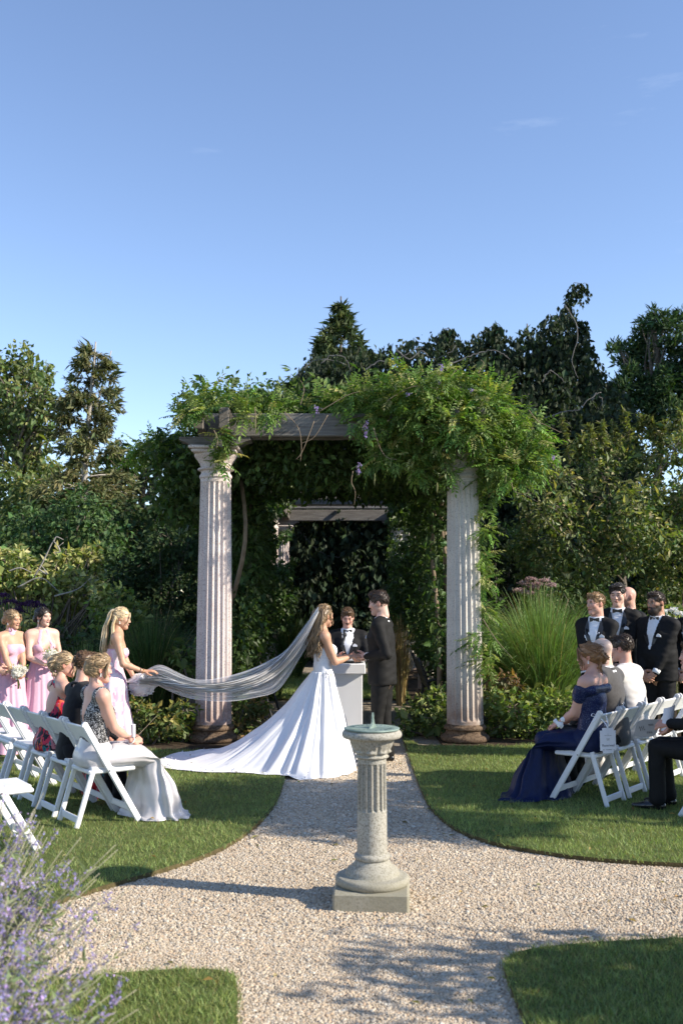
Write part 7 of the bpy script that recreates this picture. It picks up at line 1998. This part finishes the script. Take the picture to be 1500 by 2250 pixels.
s1 = sit('woman in a lace top and long silver satin skirt sitting with a fan', lc[0], HL, 1.63, 'rosy', 41, lean=2, head=(-10, -6, 0), build=1.08, girth=1.08)
s1.arm(1, (0.10, 0.255, 0.62), pole=(0.35, -0.3, 0.35), d=(-0.45, 0.85, 0.15), n=(-0.6, 0, -0.6), curl=0.8, thumb=-1); s1.arm(-1, (-0.05, 0.28, 0.63), pole=(-0.4, -0.3, 0.35), d=(0.5, 0.8, 0.15), n=(0.6, 0, -0.6), curl=0.8, thumb=1)
s1.flesh(); s1.head((0.1, 0.07, 0.045)); s1.hair('twist', 'darkblonde', [dict(g=[[(0.06, 0.06, 0.08), (0.086, 0.045, 0.03), (0.088, 0.03, -0.03), (0.08, 0.04, -0.08)], [(0.03, 0.07, 0.1), (0.07, 0.05, 0.08), (0.09, 0.0, 0.045), (0.07, -0.07, 0.03)], [(0.0, 0.06, 0.115), (0.05, 0.01, 0.11), (0.08, -0.05, 0.07), (0.04, -0.11, 0.03)]], n=9, spread=0.008, rad=0.006, wave=0.004)])
def lace_top(X, Y, Z, p=s1):
    u = (Y - p.waist[1]) * p.ax[1] + (Z - p.waist[2]) * p.ax[2]; f = (Y - p.chest[1]) * p.fw[1] + (Z - p.chest[2]) * p.fw[2]
    tot = float((p.neck - p.waist) @ p.ax); vb = np.where(f < 0, 0.10 + 2.5 * np.abs(X), 0.2 + 2.2 * np.abs(X))
    return np.maximum(np.maximum(np.minimum(u - vb, u - 0.02), np.abs(X) - p.sh[1][0] * 0.93), p.waist[2] - 0.06 - Z).astype(np.float32)
g = SDF(); s1.torso(g, 0.008, 0.04); s1.wear('lace_top', g, M_LACE, 0.0095, lace_top, 0.0012)
lap_skirt(s1, M_SILVER, 51, kw=0.25, hem_y=0.52, hem=(0.34, 0.22), amp=0.065, folds=9, train=(0.05, 0.05, 0.0)); s1.pearls()
an = np.linspace(-2.6, 2.6, 40); link('necklace', MB().tube([s1.neck + [0.062 * math.sin(t), 0.058 * math.cos(t) + 0.004, 0.012 - 0.018 * math.cos(t)] for t in np.linspace(0, 6.283, 41)], 0.004, 6).mesh('necklace', M_PEARL, True), s1.t)
s1.finish()
A = s1.arms[1]; uu = norm(A['wr'] - A['el']); e1 = norm(np.cross(uu, [0, 0, 1])); e2 = np.cross(uu, e1)
link('bracelet', MB().tube([A['wr'] - uu * 0.03 + (e1 * math.cos(t) + e2 * math.sin(t)) * 0.031 for t in np.linspace(0, 6.283, 17)], 0.005, 6).mesh('bracelet', M_PEARL, True), s1.t)
wpos = np.array(P(303, 1614, 8.42)); fan = empty('paper_fan', wpos, 0); tag(fan, 'wooden fan stick with a rolled white programme in the hands of the woman in silver', 'fan')
MB().tube([(-0.02, 0, -0.03), (0.15, 0.02, 0.15)], [0.005, 0.004], 6, flat=0.5).obj('stick', mat('pale_wood', (0.45, 0.36, 0.24), None, rough=0.7), fan)
MB().tube([(-0.035, 0.0, -0.02), (-0.04, 0.0, 0.085)], [0.016, 0.02], 14, cap=False).obj('programme', M_CARD, fan, True)

s2 = sit('guest in plain black with dark hair, hidden behind the woman in silver', lc[1], HL, 1.64, 'rosy', 42, lean=10, head=(-5, -6, 0), female=False, build=1.0)
s2.arm(1, (0.1, 0.32, 0.60), pole=(0.5, -0.1, 0.5), curl=0.7); s2.arm(-1, (-0.1, 0.32, 0.60), pole=(-0.5, -0.1, 0.5), curl=0.7)
s2.suit(M_BLACKDRESS, seated=True, bow=False, pocket=False, lapels=False, open_v=False, shirt=False); s2.flesh(torso=False, arms=()); s2.head(); s2.hair('sidepart', 'brown'); s2.finish()

s3 = sit('woman in a red floral halter dress with a loose blonde updo', lc[2], HL, 1.60, 'rosy', 43, lean=10, head=(-22, -4, 0))
s3.arm(1, (0.08, 0.34, 0.60), pole=(0.5, -0.1, 0.5), curl=0.7); s3.arm(-1, (-0.08, 0.34, 0.60), pole=(-0.5, -0.1, 0.5), curl=0.7)
s3.flesh(); s3.head((0.12, 0.08, 0.05)); s3.hair('bun', 'sunny', [dict(g=[[(0.03, 0.08, 0.085), (0.065, 0.085, 0.03), (0.07, 0.08, -0.05), (0.068, 0.085, -0.12)], [(-0.03, 0.08, 0.085), (-0.065, 0.085, 0.03), (-0.07, 0.08, -0.05), (-0.068, 0.085, -0.12)]], n=8, spread=0.007, rad=0.006, wave=0.01), dict(g=[[(0.02, -0.07, 0.09), (0.05, -0.12, 0.04), (0.02, -0.155, -0.01), (-0.02, -0.13, -0.05)], [(-0.02, -0.07, 0.09), (-0.04, -0.13, 0.05), (0.0, -0.15, 0.01), (0.03, -0.14, -0.05)], [(0.0, -0.14, 0.0), (0.03, -0.13, -0.06), (0.02, -0.11, -0.11), (0.03, -0.1, -0.14)]], n=9, spread=0.012, rad=0.008, wave=0.012, wl=0.08)])
def floral(X, Y, Z, p=s3):
    u = (Y - p.waist[1]) * p.ax[1] + (Z - p.waist[2]) * p.ax[2]; f = (Y - p.chest[1]) * p.fw[1] + (Z - p.chest[2]) * p.fw[2]
    tot = float((p.neck - p.waist) @ p.ax)
    hole = 1 - ((np.abs(X) - 0.0) / 0.105) ** 2 - ((u - tot * 0.55) / (tot * 0.36)) ** 2
    bk = np.where(f < 0.0, hole * 0.1, -1)
    return np.maximum(np.maximum(bk, np.maximum(u - tot * 1.04, np.abs(X) - (0.15 - 0.12 * np.clip((u - tot * 0.5) / (tot * 0.5), 0, 1)))), p.waist[2] - 0.08 - Z).astype(np.float32)
g = SDF(); s3.torso(g, 0.009, 0.04); g.cone(s3.neck - [0, 0, 0.02], s3.neck + [0, 0.008, 0.018], 0.050, 0.046, 0.02); s3.wear('dress_top', g, M_FLORAL, 0.0095, floral, 0.0012)
lap_skirt(s3, M_FLORAL, 52, hem_y=0.5, hem=(0.28, 0.16)); s3.finish()

# ================================================================== guests on the right
n1 = sit('woman in an off shoulder navy gown with an auburn low bun', rc[0], HR_, 1.76, 'rosy', 44, lean=0, head=(12, -8, 0), build=1.06, girth=1.08)
n1.arm(-1, (-0.03, 0.27, 0.655), pole=(-0.4, -0.3, 0.35), d=(0.35, 0.85, -0.25), n=(0.2, 0.2, -0.9), curl=0.7, thumb=1); n1.arm(1, (0.08, 0.26, 0.66), pole=(0.4, -0.3, 0.35), d=(-0.6, 0.7, 0), n=(-0.3, 0.2, -0.9), curl=0.7, thumb=-1)
n1.flesh(); n1.head((0.1, 0.06, 0.04)); n1.hair('updo', 'auburn', [dict(g=[[(-0.03, 0.08, 0.085), (-0.068, 0.075, 0.03), (-0.078, 0.06, -0.04), (-0.07, 0.06, -0.10)], [(-0.045, 0.07, 0.08), (-0.085, 0.03, 0.04), (-0.08, -0.05, 0.02), (-0.03, -0.12, 0.01)], [(-0.02, 0.06, 0.108), (-0.06, 0.0, 0.1), (-0.07, -0.07, 0.06), (-0.02, -0.13, 0.02)]], n=9, spread=0.008, rad=0.006, wave=0.006), dict(g=[[(0.0, -0.12, 0.035), (-0.045, -0.14, 0.01), (-0.03, -0.16, -0.04), (0.02, -0.14, -0.05)], [(0.03, -0.12, 0.03), (0.05, -0.14, -0.01), (0.01, -0.165, -0.03), (-0.03, -0.15, 0.0)], [(-0.03, -0.1, -0.05), (-0.035, -0.1, -0.1), (-0.02, -0.09, -0.15)]], n=9, spread=0.011, rad=0.0075, wave=0.01, wl=0.08)])
zsh = float(n1.sh[1][2])
g = SDF(); n1.torso(g, 0.009, 0.04); g2 = lambda X, Y, Z, p=n1: np.maximum((Z - (p.chest[2] + 0.05)), p.waist[2] - 0.08 - Z).astype(np.float32)
n1.wear('bodice', g, M_SEQUIN, 0.0095, g2, 0.0015)
g = SDF()
for q in (1, -1):
    A = n1.arms[q]; u = norm(A['el'] - n1.sh[q]); a0 = n1.sh[q] + u * 0.055
    g.cone(a0, a0 + u * 0.085, 0.069, 0.064, 0.02)
ch_ = n1.chest + n1.ax * 0.065
g.cone(n1.sh[1] + [-0.02, -0.055, -0.06], n1.sh[-1] + [0.02, -0.055, -0.06], 0.05, 0.05, 0.04); g.cone(n1.sh[1] + [-0.03, 0.06, -0.08], n1.sh[-1] + [0.03, 0.06, -0.08], 0.05, 0.05, 0.04)
n1.wear('off_shoulder_collar', g, M_SEQUIN, 0.0085, lambda X, Y, Z: (Z - (zsh - 0.022)).astype(np.float32), 0.003, 40)
lap_skirt(n1, M_NAVY, 53, kw=0.25, hem_y=0.50, hem=(0.35, 0.24), amp=0.07, folds=10, train=(-0.16, 0.06, math.pi)); n1.pearls(); n1.finish()
tw = n1.L(P(1215, 1585, 8.9)); tp_ = np.array(n1.t.location) ; ts = empty('tissue', P(1228, 1588, 8.92)); tag(ts, 'crumpled white tissue in the hand of the woman in navy', 'tissue')
g = SDF(); r = rng(3)
for k in range(7): g.ell((0.02 * r.normal() + 0.02 * (k - 3) / 3, 0.015 * r.normal(), -0.012 * k + 0.03 + 0.008 * r.normal()), np.array([0.018, 0.012, 0.022]) * r.uniform(0.8, 1.2), 0.004)
V, F = g.mesh(0.0045); V = V + vnormals(V, F) * (0.004 * wob(V, 190, 2))[:, None]; link('folded_paper', new_mesh('folded_paper', V, F, M_SHIRT, True), ts)

n2 = sit('bald man in a grey jacket sitting beside the navy gown', rc[1], HR_, 1.83, 'light', 45, lean=8, head=(5, -4, 0), female=False, build=1.06)
for q in (1, -1): n2.arm(q, (q * 0.08, 0.36, 0.62), pole=(q * 0.5, -0.1, 0.5), curl=0.7)
n2.suit(M_GREY, seated=True, bow=False, pocket=False, lapels=False, trouser_m=M_SUIT); n2.flesh(torso=False, arms=()); n2.head(cropped=((0.42, 0.36, 0.33), 0.55)); n2.finish()
n3 = sit('dark haired man in a cream jacket sitting on the right', rc[2], HR_, 1.83, 'rosy', 46, lean=9, head=(5, -6, 0), female=False, build=1.1)
for q in (1, -1): n3.arm(q, (q * 0.08, 0.36, 0.62), pole=(q * 0.5, -0.1, 0.5), curl=0.7)
n3.suit(M_CREAM, seated=True, bow=False, pocket=False, lapels=False, trouser_m=M_CREAM); n3.flesh(torso=False, arms=()); n3.head((0.04, 0.03, 0.02)); n3.hair('sidepart', 'dark'); n3.finish()

n4 = Person('man in black trousers at the right edge holding a grey paddle fan', (3.10, 8.60, LZ), 150, 1.82, False, 'rosy', seat=0.47, seed=47, lean=10, head=(0, 0, 0), hips_y=-0.05)
n4.leg(-1, (-0.10, 0.40, 0.082)); n4.leg(1, (0.14, 0.36, 0.082))
fh = P(1468, 1590, 8.62); fl = n4.L(fh)
n4.arm(-1, fl, pole=(-0.5, -0.1, 0.5), d=(-0.5, 0.8, 0.0), n=(0.5, 0.3, -0.5), curl=0.9, thumb=1); n4.arm(1, fl + [0.12, -0.02, -0.04], pole=(0.5, -0.1, 0.5), d=(-0.5, 0.8, 0), n=(-0.5, 0.3, -0.5), curl=0.9, thumb=-1)
n4.suit(M_SUIT, seated=True); n4.flesh(torso=False, arms=()); n4.head(); n4.hair('short', 'brown'); n4.finish()
fp = empty('paddle_fan', P(1420, 1600, 8.60), R(10)); tag(fp, 'grey rounded paddle fan with handwriting held over black trousers', 'fan')
n = 40; an = np.linspace(0, 2 * np.pi, n, endpoint=False); ex = 0.5
pts = np.stack([0.105 * np.sign(np.cos(an)) * np.abs(np.cos(an)) ** ex, 0.074 * np.sign(np.sin(an)) * np.abs(np.sin(an)) ** ex], 1)
pts[:, 0] += 0.35 * pts[:, 1]
V = [(x, -0.0015, z) for x, z in pts] + [(x, 0.0015, z) for x, z in pts]
M_FAN = mat('grey_card', (0.30, 0.28, 0.27), (0.34, 0.32, 0.31), 5, 0.8)
me = bpy.data.meshes.new('paddle'); me.from_pydata(V, [], [list(range(n)), list(range(n, 2 * n))[::-1]] + [[i, i + n, (i + 1) % n + n, (i + 1) % n] for i in range(n)]); me.update(); me.materials.append(M_FAN); link('paddle', me, fp)
MB().tube([(0.09, 0.003, 0.005), (0.20, 0.004, 0.02)], 0.006, 8, flat=0.5).obj('handle', mat('pale_wood', (0.45, 0.36, 0.24), None, rough=0.7), fp)
for (x, z, w_, hh_, k_) in ((0.035, 0.028, 0.045, 0.010, 4), (-0.045, 0.0, 0.055, 0.022, 3), (0.022, -0.035, 0.05, 0.010, 4)):   # faint script, too blurred to read
    tt_ = np.linspace(0, 1, 60); pts = np.stack([x - w_ / 2 + w_ * tt_ + 0.004 * np.sin(tt_ * k_ * 12.57), np.full(60, -0.0025), z + hh_ * (0.6 * np.sin(tt_ * k_ * 6.283) + 0.4 * np.sin(tt_ * k_ * 2.3 * 6.283))], 1)
    link('lettering', MB().tube(pts, 0.0012, 4).mesh('lettering', M_INK, True), fp)
pg = empty('programme', P(1472, 1575, 8.60), R(20)); tag(pg, 'white curled paper programme above the paddle fan at the right edge', 'programme')
u = np.linspace(-1, 1, 16); V = np.concatenate([np.stack([0.06 * u + 0.02 * w_, 0.03 * u ** 2, np.full(16, 0.11 * w_) + 0.02 * u], 1) for w_ in (-0.9, -0.4, 0.2, 0.8)])
link('sheet', new_mesh('sheet', V, grid_faces(4, 16), M_CARD, True), pg)

def clasp(p, z=0.86, y=0.27):
    p.arm(1, (0.055, y, z), pole=(0.7, -0.4, 0.8), d=(-0.75, 0.35, -0.5), n=(0, -1, 0), curl=0.45, thumb=1); p.arm(-1, (-0.06, y - 0.015, z + 0.015), pole=(-0.7, -0.4, 0.8), d=(0.75, 0.35, -0.5), n=(0, -1, 0), curl=0.45, thumb=-1)
def groomsman(label, x, y, heading, h, skin, hair, colr, head, seed, brow, **kw):
    kw.setdefault('build', 0.93); hd = {k: kw.pop(k) for k in ('beard', 'stubble', 'cropped', 'eyes_open', 'smile') if k in kw}
    p = Person(label, (x, y, LZ), heading, h, False, skin, group='groomsmen standing at the right', head=head, seed=seed, **kw)
    clasp(p, 0.455 * h + 0.02); p.suit(M_SUIT, vwidth=0.072); p.flesh(torso=False, arms=()); p.head(brow, **hd)
    if hair: p.hair(hair, colr)
    p.finish(); return p
def gx(px, Y): return P(px, 1310, Y)[0]
groomsman('groomsman with light reddish hair, closest to the ornamental grass', gx(1308, 11.4), 11.4, 238, 1.82, 'rosy', 'flat', 'lightbrown', (-32, -3, 0), 61, (0.12, 0.07, 0.04), smile=1)
groomsman('tall groomsman with dark slicked hair looking down', gx(1356, 11.75), 11.75, 248, 1.93, 'fair', 'flat', 'black', (-4, -12, 0), 62, (0.03, 0.02, 0.015), eyes_open=False)
groomsman('bald groomsman with a reddish beard behind the tall one', gx(1380, 12.4), 12.4, 205, 1.90, 'rosy', None, None, (-18, -3, 0), 63, (0.22, 0.10, 0.05), stubble=0.6)
groomsman('groomsman with a full dark beard and grey flecked hair', gx(1442, 11.45), 11.45, 222, 1.83, 'deep', 'flat', 'dark', (-14, -6, 0), 64, (0.02, 0.015, 0.012), beard='full', build=1.0, girth=1.12)
groomsman('groomsman cut off by the right edge', gx(1518, 11.5), 11.5, 215, 1.82, 'fair', 'short', 'brown', (0, 0, 0), 65, (0.05, 0.03, 0.02))
